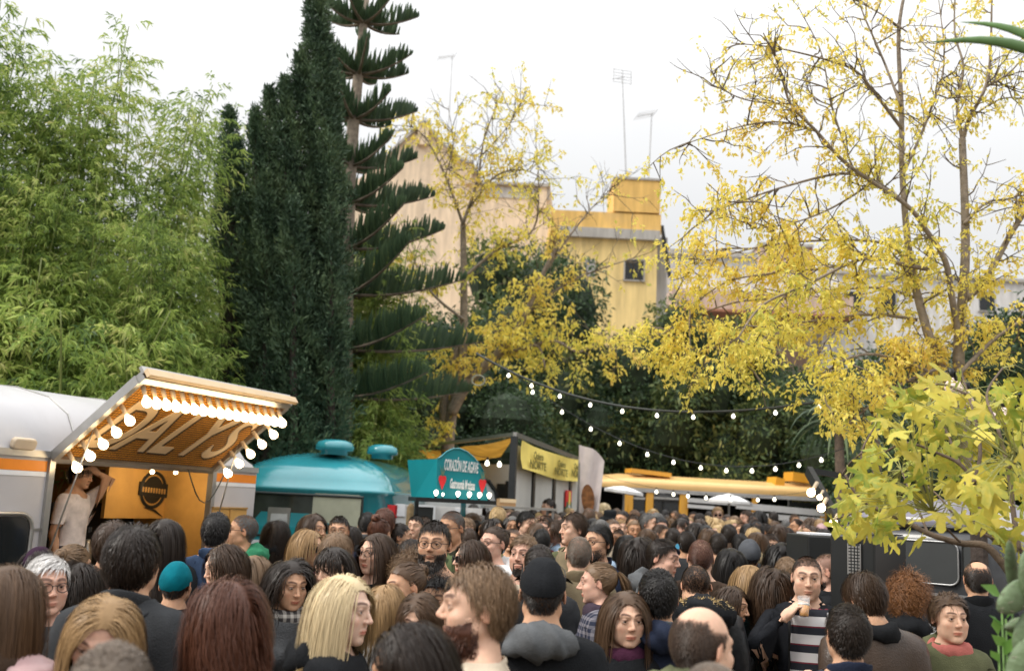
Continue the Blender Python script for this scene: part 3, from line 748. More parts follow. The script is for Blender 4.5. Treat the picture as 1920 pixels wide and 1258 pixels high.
# ------------------------------------------------------------------ clothes cut from the body
def garment(kind, fem, seed, Mh, arms, mats):
    """kind: coat, jacket, tee, hoodie, puffer"""
    tp = template(fem, False); V, T, N, W = tp['V'], tp['T'], tp['N'], tp['W']
    sw = .9 if fem else 1.0; ax = np.abs(V[:, 0])
    zl = {'coat': .62, 'jacket': .84, 'tee': .86, 'hoodie': .84, 'puffer': .80}[kind]
    arm = W[:, 2:].sum(1)
    fore = W[:, 3]+W[:, 5]
    nb = len(V) - 2*len(hand((.32, .38, .42, .45, .35), .0105)[0])
    isbody = np.arange(len(V)) < nb
    top = {'coat': 1.515, 'jacket': 1.50, 'tee': 1.465, 'hoodie': 1.50, 'puffer': 1.515}[kind]
    front = np.where(V[:, 1] < -.02, .035, 0)
    m = isbody & (V[:, 2] < top - front*np.clip((.07-ax)/.03, 0, 1)) & ((V[:, 2] > zl) | (arm > .5))
    if kind == 'tee': m &= ~((arm > .5) & (V[:, 2] < 1.21))
    else: m &= ~((arm > .5) & (V[:, 2] < .875))
    keep = T[m[T].any(1) & isbody[T].all(1)]; ids, inv = np.unique(keep, return_inverse=True); ct = inv.reshape(-1, 3); v = V[ids].copy(); n = N[ids].copy()
    tz = top - front[ids]*np.clip((.07-ax[ids])/.03, 0, 1); neck = (arm[ids] < .5) & (v[:, 2] > 1.38)
    v[neck, 2] = np.minimum(v[neck, 2], tz[neck]); body = arm[ids] < .5; v[body, 2] = np.maximum(v[body, 2], zl)
    lo = 1.21 if kind == 'tee' else .875; v[~body, 2] = np.maximum(v[~body, 2], lo)
    # calm the normals so that cloth bridges hollows
    for _ in range(3):
        acc = n.copy()
        for k in range(3): np.add.at(acc, ct[:, k], n[ct[:, (k+1) % 3]])
        n = acc/np.maximum(np.linalg.norm(acc, axis=1), 1e-9)[:, None]
    a = arm[ids]
    th = {'coat': .024, 'jacket': .018, 'tee': .009, 'hoodie': .021, 'puffer': .034}[kind]
    fold = wob(v*np.array((1, 1, .6)), .13, seed, 3)*{'coat': .008, 'jacket': .008, 'tee': .006, 'hoodie': .010, 'puffer': .006}[kind]
    off = th*(1-.25*a) + fold + np.clip((1.0-v[:, 2])/.3, 0, 1)*(1-a)*.015
    if kind == 'puffer': off += .012*np.abs(np.sin(v[:, 2]*6.28/.14)) - .006
    fr = np.clip((v[:, 2]-1.47)/.03, 0, 1); off = off*(1-.5*fr)
    v = v + n*off[:, None]
    v = lbs(v, W[ids], Matrix(((1, 0, 0, 0), (0, 1, 0, 0), (0, 0, 1, 0), (0, 0, 0, 1))) if kind != 'x' else Mh, arms)
    return mesh_np('top', v, ct, mats, True)
def band(path, prof, name, m, seed=0, amp=.004, closed=False):
    """a soft roll (collar, scarf, hood) swept along a path; prof(t) -> (half width, half height, tilt)"""
    P = np.array(path, float); n = len(P); k = 12; V = []
    for i in range(n):
        t = P[(i+1) % n if closed else min(i+1, n-1)] - P[(i-1) % n if closed else max(i-1, 0)]; t /= np.linalg.norm(t)
        out = P[i]-np.array((0, .015, P[i][2])); out[2] = 0; out /= max(np.linalg.norm(out), 1e-6); out -= t*(out@t); out /= np.linalg.norm(out); up = np.cross(out, t); up = up if up[2] > 0 else -up
        w, h, tl = prof(i/(n-1))
        for j in range(k):
            a = 6.2832*j/k; c, s = math.cos(a), math.sin(a); q = np.array((c*w, s*h)); R = np.array(((math.cos(tl), -math.sin(tl)), (math.sin(tl), math.cos(tl)))); q = R@q
            V.append(P[i] + out*q[0] + up*q[1])
    V = np.array(V); V += (V-np.repeat(P, k, 0))*(wob(V, .05, seed, 2)*amp/.02)[:, None]
    i = np.arange(n if closed else n-1); j = np.arange(k); I, J = np.meshgrid(i, j, indexing='ij'); I, J = I.ravel(), J.ravel(); I2 = (I+1) % n; J2 = (J+1) % k
    F = np.stack([I*k+J, I*k+J2, I2*k+J2, I2*k+J], 1)
    if not closed:
        for base in (0, (n-1)*k):
            c = np.array([[base, base+a, base+a+1, base+a+1] for a in range(1, k-1)]); F = np.concatenate([F, c])
    T = np.concatenate([F[:, [0, 1, 2]], F[F[:, 2] != F[:, 3]][:, [0, 2, 3]]])
    return mesh_np(name, V, T, m, True)
def neck_arc(rx, ry, z0, dz, a0=-200, a1=20, n=22, cy=.02):
    return [(rx*math.cos(rad(a)), cy-ry*math.sin(rad(a)), z0 + dz*max(0, -math.sin(rad(a)))) for a in np.linspace(a0, a1, n)]
_acc = {}
def acc(kind, m, seed=0):
    k = (kind, m.name, seed % 3)
    if k in _acc: return _acc[k]
    if kind == 'hood':
        me = band(neck_arc(.105, .105, 1.455, .035, -185, 5), lambda t: (.030+.042*math.sin(math.pi*t), .026+.040*math.sin(math.pi*t)**1.5, -.5), 'hood', m, seed, .012)
    elif kind == 'collar':
        me = band(neck_arc(.074, .078, 1.485, .028, -215, 35), lambda t: (.008, .034+.012*math.sin(math.pi*t), -.25), 'collar', m, seed, .003)
    elif kind == 'scarf':
        me = band(neck_arc(.088, .092, 1.482, .012, 0, 352, 46), lambda t: (.032+.006*math.sin(t*19), .044+.006*math.sin(t*13), .2), 'scarf', m, seed, .006, True)
    elif kind == 'crew':
        me = band(neck_arc(.070, .072, 1.472, .030, 0, 345, 28), lambda t: (.006, .010, .2), 'collar', m, seed, .001, True)
    elif kind == 'beanie':
        tp = template(False, False); V, T, N = tp['V'], tp['T'], tp['N']; z0 = np.interp(V[:, 1], [-.09, 0, .1], [1.690, 1.660, 1.615]); ids, ct = sub_mesh(T, (V[:, 2] > z0) & ~((np.abs(V[:, 0]) > .0815) & (V[:, 2] < 1.68)))
        v = V[ids] + N[ids]*(.012+.002*wob(V[ids], .03, seed))[:, None]; v[:, 2] += np.clip((v[:, 2]-1.72)/.04, 0, 1)*.012
        me = mesh_np('knit_hat', v, ct, m, True)
    elif kind == 'brimhat':
        mb = MB(); mb.lathe([(.155, 1.700), (.157, 1.704), (.150, 1.709), (.099, 1.712), (.096, 1.74), (.088, 1.800), (.075, 1.812), (.03, 1.806), (.001, 1.803)], 24, (0, .012, 0)); me = mb.mesh('felt_hat', m, True)
    elif kind == 'cap':
        tp = template(False, True); V, T, N = tp['V'], tp['T'], tp['N']; z0 = np.interp(V[:, 1], [-.09, 0, .1], [1.702, 1.678, 1.640]); ids, ct = sub_mesh(T, (V[:, 2] > z0) & ~((np.abs(V[:, 0]) > .0815) & (V[:, 2] < 1.68)))
        v = V[ids] + N[ids]*.011; v[:, 2] += np.clip((v[:, 2]-1.72)/.03, 0, 1)*.012; a = np.arctan2(v[:, 0], v[:, 1]-.015)
        v += N[ids]*(-.0016*np.exp(-(((a*3/math.pi+.5) % 1-.5)/.05)**2))[:, None]
        me = mesh_np('cap_crown', v, ct, m, True)
    elif kind == 'peak':
        V = []; F = []; nn = 14
        for j, (e, dz) in enumerate(((0, 0), (.5, -.004), (1.0, -.014))):
            for i in range(nn):
                a = rad(-62+124*i/(nn-1)); R = .0905 + .055*e*math.cos(a)**.6; V += [(R*math.sin(a), .012-R*1.07*math.cos(a), 1.706+dz-.012*e*abs(math.sin(a))**2), ]
        V2 = [(x, y, z-.004) for x, y, z in V]; n0 = len(V); V += V2
        for j in range(2):
            for i in range(nn-1):
                q = (j*nn+i, j*nn+i+1, (j+1)*nn+i+1, (j+1)*nn+i); F.append(q); F.append(tuple(n0+k2 for k2 in reversed(q)))
        for i in range(nn-1): F.append((2*nn+i, 2*nn+i+1, n0+2*nn+i+1, n0+2*nn+i))
        mb = MB(); mb.add(V, F); me = mb.mesh('cap_peak', m, True)
    elif kind in ('specs', 'shades', 'mirror'):
        mb = MB(); Z = 1.648
        for s in (1, -1):
            ring = [(s*(.0335+.0225*math.cos(a)*(1+.12*abs(math.cos(a)))), -.104+.012*abs(math.cos(a))*(math.cos(a) > 0), Z-.001+.0185*math.sin(a)) for a in np.linspace(0, 6.2832, 17)]
            mb.m = 0; mb.tube(ring, .0019 if kind == 'specs' else .0024, 5, False)
            if kind != 'specs':
                mb.m = 1; n0 = len(mb.v); mb.add([(x*.985+s*.0004, y, z) for x, y, z in ring[:-1]], [tuple(range(16)) if s > 0 else tuple(range(15, -1, -1))])
            mb.m = 0; mb.tube([(s*.0575, -.092, Z+.006), (s*.079, -.05, Z+.006), (s*.0835, .01, Z+.003), (s*.083, .03, Z-.015)], .0018, 5)
        mb.tube([(-.0115, -.1055, Z+.006), (0, -.110, Z+.009), (.0115, -.1055, Z+.006)], .0018, 5)
        me = mb.mesh('spectacles' if kind == 'specs' else 'sunglasses', [M_FRAME, M_MIRROR if kind == 'mirror' else M_LENS], True)
    elif kind == 'fur':
        r = np.random.default_rng(3); path = np.array(neck_arc(.155, .125, 1.475, .075, -200, 20, 40, .045)); n = 2600
        i = r.uniform(0, 38.99, n); i0 = i.astype(int); f = (i-i0)[:, None]; p = path[i0]*(1-f)+path[i0+1]*f; d = r.normal(0, 1, (n, 3)); d /= np.linalg.norm(d, axis=1)[:, None]; out = p-np.array((0, .04, 1.45)); out /= np.linalg.norm(out, axis=1)[:, None]; d = d + out*.5; d /= np.linalg.norm(d, axis=1)[:, None]
        L = r.uniform(.025, .05, n)[:, None]; P = np.stack([p+d*.004, p+d*L*.6, p+d*L+np.array((0, 0, -.006))], 1); v, ff, t = strands_mesh(P, .006*np.ones(n), (1+.4*r.normal(0, 1, n)).clip(.3, 2.2), np.array((0, .04, 1.44)))
        me = mesh_np('fur_trim', v, quad_tri(ff), m, True, {'tone': t})
    elif kind == 'bighood':
        me = band(neck_arc(.135, .115, 1.455, .055, -190, 10, 24, .04), lambda t: (.035+.05*math.sin(math.pi*t), .03+.05*math.sin(math.pi*t), -.6), 'hood', m, seed, .012)
    _acc[k] = me; return me
_eye = None
def eye_mesh():
    global _eye
    if _eye is None:
        mb = MB(); n = 14; th = [0, 9, 14, 29, 32, 50, 75, 100]; V = [(0, -.0126, 0)]; 
        for t in th[1:]:
            for k in range(n): a = 6.2832*k/n; V.append((.0125*math.sin(rad(t))*math.cos(a), -.0125*math.cos(rad(t)), .0125*math.sin(rad(t))*math.sin(a)))
        F = [(0, 1+k, 1+(k+1) % n) for k in range(n)]; mi = [2]*n
        for j in range(len(th)-2):
            for k in range(n):
                F.append((1+j*n+k, 1+(j+1)*n+k, 1+(j+1)*n+(k+1) % n, 1+j*n+(k+1) % n)); mi.append(2 if th[j+2] <= 14 else 1 if th[j+2] <= 30 else 0)
        mb.v = V; mb.f = F; mb.mi = mi; _eye = mb.mesh('eye', [M_WHITE, M_IRIS, M_PUPIL], True)
    return _eye
_cache = {}
def shared(key, make):
    if key not in _cache: _cache[key] = make()
    return _cache[key]

SK = {'fair': (.66, .41, .29), 'pale': (.72, .49, .38), 'warm': (.58, .335, .21), 'tan': (.46, .25, .145), 'brown': (.24, .125, .07), 'pink': (.64, .38, .28)}
HC = {'black': (.010, .008, .007), 'dark': (.020, .013, .009), 'brown': (.045, .025, .014), 'mid': (.085, .048, .026), 'light': (.17, .105, .058), 'blond': (.46, .32, .155),
      'pale_blond': (.62, .49, .29), 'honey': (.30, .185, .085), 'ginger': (.20, .085, .03), 'auburn': (.085, .032, .018), 'grey': (.20, .19, .18), 'white': (.62, .60, .58), 'salt': (.10, .095, .09), 'dusty': (.13, .10, .075)}
NPEOPLE = 0
def person(px, py, h, yaw, label, sex='m', skin='warm', hair=('short', 'dark'), top=('jacket', (.02, .02, .022)), x=(), twist=0, pitch=0, roll=0, arms=None, legs=(.03, .035, .05),
           beard=None, name='person', fine=None, group='people in the food market crowd', Y=None, floor=0.0, seed=None, look=None, grip=None):
    """px, py: where the top of the head shows; h: height of the head there; yaw: where the face points (0 towards the viewer)"""
    global NPEOPLE
    NPEOPLE += 1; seed = NPEOPLE if seed is None else seed
    fem = sex == 'f'
    k = .25/h
    if Y is None:
        dpy = py - horizon(px); s = (CAM_H-floor)/(1.765 + k*dpy); s = min(max(s, .86), 1.12); Y = FPX*k*s*.985
        P = at(px, py, Y)
    else: P = at(px, py, Y); s = (P.z-floor)/1.765
    s = (P.z-floor)/1.765; s = min(max(s, .84), 1.15)
    if fine is None: fine = h >= 58
    byaw = yaw - twist
    root = thing(name, label, 'person', (P.x, P.y, floor), rad(byaw), group); root.scale = (s, s, s)
    Mh = head_matrix(twist, pitch, roll)
    # the top of the head moves when it nods: keep it under the chosen point
    tp = Mh @ Vector((0, .012, 1.755)); R = Matrix.Rotation(rad(byaw), 3, 'Z') @ Vector((tp.x*s, (tp.y)*s, 0)); root.location.x -= R.x; root.location.y -= R.y
    akey = None if not arms else tuple(sorted((a, tuple(map(tuple, b[:2]))+tuple(b[2:])) for a, b in arms.items()))
    fs = seed % 6 if fine else seed % 2
    sc = hair[0] if hair and HAIRS[hair[0]]['st'] == 3 else None
    key = ('body', fem, fine, twist, pitch, roll, akey, fs, beard and beard[0], grip, sc, top[0] == 'tee')
    def mk():
        t = template(fem, fine, grip); V = face_warp(t['V'], fs, fem); pa = t['paint'].copy()
        if sc: pa[:, 1] = np.maximum(pa[:, 1], .78*(scalp_mask(t['V'], HAIRS[sc].get('mask', '')) & (t['V'][:, 2] > 1.5)))
        if beard: bm = beard_mask(t['V'], beard[0]) if beard[0] == 'goatee' else t['stub']; pa[:, 1] = np.maximum(pa[:, 1], bm*(.32 if beard[0] == 'stubble' else .6))
        am = t['W'][:, 2:].sum(1); nb = np.arange(len(V)) < len(V)-len(t['V'][t['V'][:, 2] < -9]); hid = ((am > .25) & (t['V'][:, 2] > (1.23 if top[0] == 'tee' else .90))) | ((am <= .25) & (t['V'][:, 2] < 1.40) & (t['V'][:, 2] > .10)); V = V - t['N']*(.014*hid)[:, None]
        return mesh_np('body', lbs(V, t['W'], Mh, arm_matrices(arms, fem)), t['T'], M_SKIN, True, {'paint': pa})
    put('body', shared(key, mk), root, color=SK[skin] if isinstance(skin, str) else skin)
    face_seen = abs((yaw+180) % 360-180) < 125
    if fine and face_seen:
        for sg in (1, -1):
            e = put('eye', eye_mesh(), root); Me_ = Mh @ Matrix.Translation((.0315*sg, -.0738, 1.6495))
            if look: Me_ = Me_ @ Euler((rad(look[1]), 0, rad(look[0]))).to_matrix().to_4x4()
            e.matrix_local = Me_
    def headpart(nm, me, col=None, extra=None):
        o = put(nm, me, root, color=col); o.matrix_local = Mh @ (extra or Matrix.Identity(4)); return o
    if hair:
        st, hc = hair; hcol = HC[hc] if isinstance(hc, str) else hc
        headpart('hair', hair_mesh(st, seed % 2 if h >= 45 else 0, fine, fem, h >= 88), hcol)
    if beard and beard[0] != 'stubble': headpart('beard', beard_mesh(beard[0], fine), HC[beard[1]])
    kind, tcol = top[0], top[1]; tm = top[2] if len(top) > 2 else (M_PUFF if kind == 'puffer' else M_CLOTH)
    base = kind
    gk = ('top', base, fem, akey, tm.name, seed % 3)
    put({'coat': 'coat', 'jacket': 'jacket', 'tee': 'shirt', 'hoodie': 'sweatshirt', 'puffer': 'padded_jacket'}[kind], shared(gk, lambda: garment(base, fem, seed % 3, Mh, arm_matrices(arms, fem), tm)), root, color=tcol)
    def trousers():
        t = template(fem, False); nb = np.arange(len(t['V'])) < len(t['V'])-2*len(hand((.32, .38, .42, .45, .35), .0105)[0]); ids, ct = sub_mesh(t['T'], nb & (t['V'][:, 2] < 1.02) & (t['V'][:, 2] > .07) & (np.abs(t['V'][:, 0]) < .2)); return mesh_np('trousers', t['V'][ids]+t['N'][ids]*.010, ct, M_DENIM)
    put('trousers', shared(('tr', fem), trousers), root, color=legs)
    def shoe(sg):
        t = template(fem, False); ids, ct = sub_mesh(t['T'], (t['V'][:, 2] < .10) & (t['V'][:, 0]*sg > 0)); return mesh_np('shoe', t['V'][ids]+t['N'][ids]*.008, ct, M_SHOE)
    for sg in (1, -1): put('shoe', shared(('sh', fem, sg), lambda: shoe(sg)), root)
    for a in x:
        nm, col = a[0], (a[1] if len(a) > 1 else tcol)
        if nm in ('hood', 'collar', 'scarf', 'crew', 'bighood'):
            mm = a[2] if len(a) > 2 else (M_CLOTH if nm != 'collar' else tm); o = put('hood' if 'hood' in nm else nm if nm != 'crew' else 'collar', acc(nm, mm, seed), root, color=col)
            if fem and nm in ('scarf', 'hood'): o.scale = (.95, .95, 1)
        elif nm == 'fur': put('fur_trim', acc('fur', M_HAIR), root, color=col)
        elif nm == 'beanie': headpart('knit_hat', acc('beanie', M_CLOTH, seed), col)
        elif nm == 'brimhat': headpart('felt_hat', acc('brimhat', M_CLOTH), col)
        elif nm == 'cap':
            back = len(a) > 2 and a[2]; headpart('cap', acc('cap', M_CLOTH), col)
            headpart('cap_peak', acc('peak', M_CLOTH), col, Matrix.Rotation(math.pi, 4, 'Z') if back else None)
        elif nm == 'specs': headpart('spectacles', acc('specs', M_FRAME))
        elif nm == 'shades': headpart('sunglasses', acc('shades', M_LENS))
        elif nm == 'updog': headpart('sunglasses', acc(a[1], M_LENS), None, Matrix.Translation((0, .012, .078)) @ Matrix.Translation((0, -.06, 1.65)) @ Matrix.Rotation(rad(-22), 4, 'X') @ Matrix.Translation((0, .06, -1.65)))
    root['_s'] = s
    return root, Mh
# ================================================================== GROUND AND BUILDINGS
def m_ground():
    m, nt, b = _mat('trodden_earth'); N, L = nt.nodes, nt.links
    tc = N.new('ShaderNodeTexCoord'); n1 = N.new('ShaderNodeTexNoise'); n1.inputs['Scale'].default_value = .7; n1.inputs['Detail'].default_value = 8
    n2 = N.new('ShaderNodeTexNoise'); n2.inputs['Scale'].default_value = 45; n2.inputs['Detail'].default_value = 4
    for n in (n1, n2): L.new(tc.outputs['Object'], n.inputs['Vector'])
    cr = N.new('ShaderNodeValToRGB'); cr.color_ramp.elements[0].position = .35; cr.color_ramp.elements[0].color = (.12, .095, .07, 1); cr.color_ramp.elements[1].position = .7; cr.color_ramp.elements[1].color = (.22, .18, .135, 1)
    L.new(n1.outputs['Fac'], cr.inputs['Fac']); L.new(cr.outputs['Color'], b.inputs['Base Color']); b.inputs['Roughness'].default_value = .95
    bp = N.new('ShaderNodeBump'); bp.inputs['Strength'].default_value = .5; bp.inputs['Distance'].default_value = .02; L.new(n2.outputs['Fac'], bp.inputs['Height']); L.new(bp.outputs['Normal'], b.inputs['Normal'])
    return m
g = MB(); n = 24
xs = np.linspace(-1, 1, n); xs = np.sign(xs)*np.abs(xs)**3*700
V = [(x, y+100, -.02+.02*math.sin(x*.9)*math.cos(y*.7)*(abs(x) < 40)) for y in xs for x in xs]
g.add(V, [(j*n+i, j*n+i+1, (j+1)*n+i+1, (j+1)*n+i) for j in range(n-1) for i in range(n-1)])
tag(g.build('ground', m_ground(), smooth=True), kind='structure')

def m_plaster(name, col, dirt=.35, streak=.25):
    m, nt, b = _mat(name); N, L = nt.nodes, nt.links
    tc = N.new('ShaderNodeTexCoord'); mp = N.new('ShaderNodeMapping'); mp.inputs['Scale'].default_value = (1.6, 1.6, .22); L.new(tc.outputs['Object'], mp.inputs['Vector'])
    n1 = N.new('ShaderNodeTexNoise'); n1.inputs['Scale'].default_value = 2.4; n1.inputs['Detail'].default_value = 8; L.new(mp.outputs['Vector'], n1.inputs['Vector'])
    n2 = N.new('ShaderNodeTexNoise'); n2.inputs['Scale'].default_value = .8; n2.inputs['Detail'].default_value = 10; n2.inputs['Roughness'].default_value = .7; L.new(tc.outputs['Object'], n2.inputs['Vector'])
    cr = N.new('ShaderNodeValToRGB'); e = cr.color_ramp.elements; e[0].position = .32; e[0].color = (*[c*(1-streak) for c in col], 1); e[1].position = .68; e[1].color = (*[min(1, c*1.08) for c in col], 1); L.new(n1.outputs['Fac'], cr.inputs['Fac'])
    mr = N.new('ShaderNodeMapRange'); mr.inputs['From Min'].default_value = .5; mr.inputs['From Max'].default_value = .75; mr.inputs['To Max'].default_value = dirt; L.new(n2.outputs['Fac'], mr.inputs['Value'])
    mx = N.new('ShaderNodeMix'); mx.data_type = 'RGBA'; L.new(mr.outputs['Result'], mx.inputs['Factor']); L.new(cr.outputs['Color'], mx.inputs['A']); mx.inputs['B'].default_value = (.34, .30, .26, 1)
    L.new(mx.outputs['Result'], b.inputs['Base Color']); b.inputs['Roughness'].default_value = .92
    bp = N.new('ShaderNodeBump'); bp.inputs['Strength'].default_value = .4; bp.inputs['Distance'].default_value = .03; L.new(n2.outputs['Fac'], bp.inputs['Height']); L.new(bp.outputs['Normal'], b.inputs['Normal'])
    return m
P_YEL = m_plaster('yellow_plaster', (.76, .48, .15), .25, .22); P_YEL2 = m_plaster('pale_yellow_plaster', (.80, .60, .26), .2)
P_PINK = m_plaster('stained_pink_plaster', (.76, .61, .45), .45, .22); P_GREY = m_plaster('grey_render', (.50, .48, .46), .3); P_CONC = m_plaster('concrete', (.42, .40, .37), .4); P_ROSE = m_plaster('rose_plaster', (.58, .43, .35), .3); P_WHITE = m_plaster('whitewash', (.68, .67, .66), .3)
M_GLASS = mat('dark_window_glass', (.015, .017, .018), .08, spec=.6); M_STEEL = mat('galvanised_steel', (.36, .36, .36), .4, metal=.7, var=.15); M_TILE = mat('clay_tile', (.33, .15, .09), .85, var=.25, scale=8)
M_DARKMETAL = mat('dark_metal', (.035, .037, .038), .45, metal=.3)
def facade(px0, pt, px1, pb, Y, depth, m, parent, name='wall', proud=0.0):
    """a block whose front, at depth Y, covers the given stretch of the view"""
    a, b2, c = at(px0, pt, Y), at(px1, pt, Y), at((px0+px1)/2, pb, Y); mid = at((px0+px1)/2, pt, Y)
    z1, z0 = mid.z, max(0, c.z) if pb < 1200 else 0.0
    mb = MB(); mb.box(((a.x+b2.x)/2, Y+depth/2-proud, (z0+z1)/2), (abs(b2.x-a.x), depth, z1-z0)); return mb.build(name, m, parent)
def building(label, Y, px, name='building', cat='building'):
    p = at(px, 900, Y); return thing(name, label, cat, (0, 0, 0))

yb = building('yellow plastered building with a square rooftop tower and one dark grilled window', 45, 1150)
facade(1052, 447, 1233, 1300, 45, 9, P_YEL2, yb); facade(1034, 398, 1240, 436, 44.9, 9.2, P_YEL, yb, 'parapet'); facade(1048, 428, 1238, 446, 44.75, 9.4, P_CONC, yb, 'ledge')
facade(1152, 335, 1239, 398, 44.85, 3.2, P_YEL, yb, 'tower'); facade(1150, 333, 1241, 337, 44.8, 3.3, P_CONC, yb, 'coping')
facade(1233, 445, 1252, 1300, 45.6, 9, P_GREY, yb, 'side_wall')
w = at(1189, 507, 45); wf = MB(); hw, hh = .43, .47
wb = MB(); wb.box((w.x, 44.985, w.z), (hw*2, .05, hh*2)); win = wb.build('window', M_GLASS, yb)
for sx, sz, dx, dz in ((0, hh+.03, hw*2+.12, .06), (0, -hh-.03, hw*2+.16, .06), (hw+.03, 0, .06, hh*2), (-hw-.03, 0, .06, hh*2)): wf.box((w.x+sx, 44.96, w.z+sz), (dx, .10, dz))
wf.build('frame', P_CONC, win)
for i in range(6): 
    gb = MB(); gb.box((w.x-hw+.12+i*.123, 44.93, w.z), (.02, .02, hh*2)); gb.build('bar', M_DARKMETAL, win)
w2 = at(1106, 503, 45); wb = MB(); wb.box((w2.x, 44.985, w2.z), (.4, .05, .8)); win2 = wb.build('window', mat('grey_shutter', (.32, .30, .29), .7), yb)
wf = MB()
for s in (-1, 1): wf.box((w2.x+s*.22, 44.97, w2.z), (.05, .08, .9))
wf.build('frame', P_CONC, win2)
rb = MB(); rb.bar(at(1241, 424, 45.2), at(1256, 520, 45.2), .12, .3); rb.build('gutter', M_DARKMETAL, yb)

pb_ = building('stained pinkish gabled house wall with brick chimneys behind the norfolk pine', 55, 850)
Yg = 55.0; prof = [(660, 345), (690, 322), (735, 285), (778, 246), (808, 246), (850, 290), (889, 318), (905, 346), (1032, 350), (1040, 420)]
pts = [at(px, py, Yg) for px, py in prof]; poly = [(p.x, p.z) for p in pts]; poly = [(poly[0][0], 0)] + poly + [(poly[-1][0], 0)]
gm = MB(); gm.prism(poly[::-1], 7.0, Matrix(((1, 0, 0, 0), (0, 0, 1, Yg), (0, 1, 0, 0), (0, 0, 0, 1)))); gm.build('gable_wall', P_PINK, pb_)
for (a, b2) in zip(prof[1:8], prof[2:9]):
    cb = MB(); cb.bar(at(a[0], a[1]-2, Yg-.1), at(b2[0], b2[1]-2, Yg-.1), .3, .14); cb.build('coping', P_CONC, pb_)
for px, pt, pw in ((795, 226, 20), (1017, 345, 18), (880, 300, 12)):
    o = facade(px-pw/2, pt+4, px+pw/2, pt+45, Yg-.3, .8, P_PINK, pb_, 'chimney'); facade(px-pw/2-2, pt, px+pw/2+2, pt+5, Yg-.4, .95, P_CONC, o, 'chimney_cap')
facade(905, 352, 1032, 372, Yg-.05, .3, P_GREY, pb_, 'plaster_band')
gb_ = building('long low pale grey building with flat terraces beyond the yellow tree', 60, 1400)
facade(1250, 478, 1420, 1300, 60, 8, P_GREY, gb_); facade(1252, 470, 1422, 479, 59.7, 8.5, P_CONC, gb_, 'parapet'); facade(1285, 512, 1570, 552, 58, 2, P_WHITE, gb_, 'terrace'); facade(1260, 548, 1600, 585, 57, 2, P_ROSE, gb_, 'terrace'); facade(1255, 583, 1605, 588, 56.8, 2.4, P_TILE if 'P_TILE' in globals() else M_TILE, gb_, 'tile_edge')
rb_ = building('rose coloured box shaped house with a brown corner edge beyond the yellow tree', 62, 1470)
facade(1425, 460, 1520, 1300, 62, 8, P_ROSE, rb_); facade(1519, 458, 1524, 1300, 61.9, 8, M_TILE, rb_, 'corner_edge'); facade(1423, 456, 1526, 461, 61.8, 8.4, P_CONC, rb_, 'coping')
wb = building('white house with dark windows mostly hidden by yellow leaves', 58, 1700)
facade(1540, 520, 1960, 1300, 59, 9, P_WHITE, wb); facade(1538, 515, 1962, 521, 58.8, 9.4, P_CONC, wb, 'coping')
for px in (1600, 1665, 1850):
    p = at(px, 565, 59); q = MB(); q.box((p.x, 58.98, p.z), (.9, .06, 1.2)); o = q.build('window', M_GLASS, wb); q = MB(); q.box((p.x, 58.95, p.z-.64), (1.1, .16, .08)); q.build('sill', P_CONC, o)
bwall = thing('boundary_wall', 'long plastered garden wall hidden behind the dark evergreen trees', 'wall')
q = MB(); q.box((2, 33, 1.4), (70, .3, 2.8)); q.build('wall_face', P_GREY, bwall); q = MB(); q.box((2, 33, 2.85), (70, .42, .1)); q.build('coping', P_CONC, bwall)

def antenna(px, pt, pbm, Y, lean, label, head):
    top, bot = at(px, pt, Y), at(px+lean, pbm, Y); t = thing('tv_antenna', label, 'antenna', (bot.x, bot.y, bot.z), group='rooftop antennas')
    o = Vector(t.location); m = MB(); m.tube([bot-o, top-o], [.035, .025], 6); m.build('mast', M_STEEL, t)
    m = MB(); c = top-o
    if head == 'yagi':
        m.tube([c+Vector((-.75, -.3, -.28)), c+Vector((.15, .05, .06))], .02, 5); 
        for k in range(7):
            f = k/6; b0 = c+Vector((-.75, -.3, -.28))*(1-f)+Vector((.15, .05, .06))*f; m.tube([b0+Vector((.12, -.28, .1)), b0+Vector((-.12, .28, -.1))], .012, 4)
    else:
        for k in range(5): m.tube([c+Vector((-.45, -.1, .35-k*.16)), c+Vector((.45, .1, .35-k*.16))], .014, 4)
        for k in (-.45, 0, .45): m.tube([c+Vector((k, k*.2, -.35)), c+Vector((k, k*.2, .4))], .014, 4)
        m.tube([c+Vector((-.5, -.4, -.3)), c+Vector((.1, 0, 0))], .02, 4)
    m.build('aerial', M_STEEL, t)
antenna(848, 106, 255, 53, -8, 'slim mast with a short slanted aerial above the pinkish gable', 'yagi')
antenna(1167, 145, 336, 46, 7, 'tallest thin mast with a square grid aerial on the yellow tower', 'grid')
antenna(1222, 214, 336, 46, -6, 'shorter mast with a comb shaped aerial on the yellow tower', 'yagi')
# ================================================================== TREES AND PLANTS
def unit(a): return a/np.maximum(np.linalg.norm(a, axis=-1, keepdims=True), 1e-9)
def leaf_arrays(P, D, L, Wd, r, droop=.25, up=None):
    """pointed folded leaves: P base (n,3), D direction, L length, Wd width -> 5-vertex leaves of 3 triangles... kept to 4 verts, 2 tris"""
    n = len(P); D = unit(D); ref = unit(r.normal(0, 1, (n, 3))) if up is None else up
    S = unit(np.cross(D, ref)); Nn = np.cross(S, D)
    mid = P + D*(L*.45)[:, None]; tip = P + D*L[:, None] + np.array((0, 0, -1.0))*(L*droop)[:, None]
    a = mid + S*(Wd*.5)[:, None] + Nn*(Wd*.18)[:, None]; b = mid - S*(Wd*.5)[:, None] + Nn*(Wd*.18)[:, None]
    V = np.stack([P, a, tip, b], 1).reshape(-1, 3); i = np.arange(n)*4
    T = np.concatenate([np.stack([i, i+1, i+2], 1), np.stack([i, i+2, i+3], 1)]); return V, T
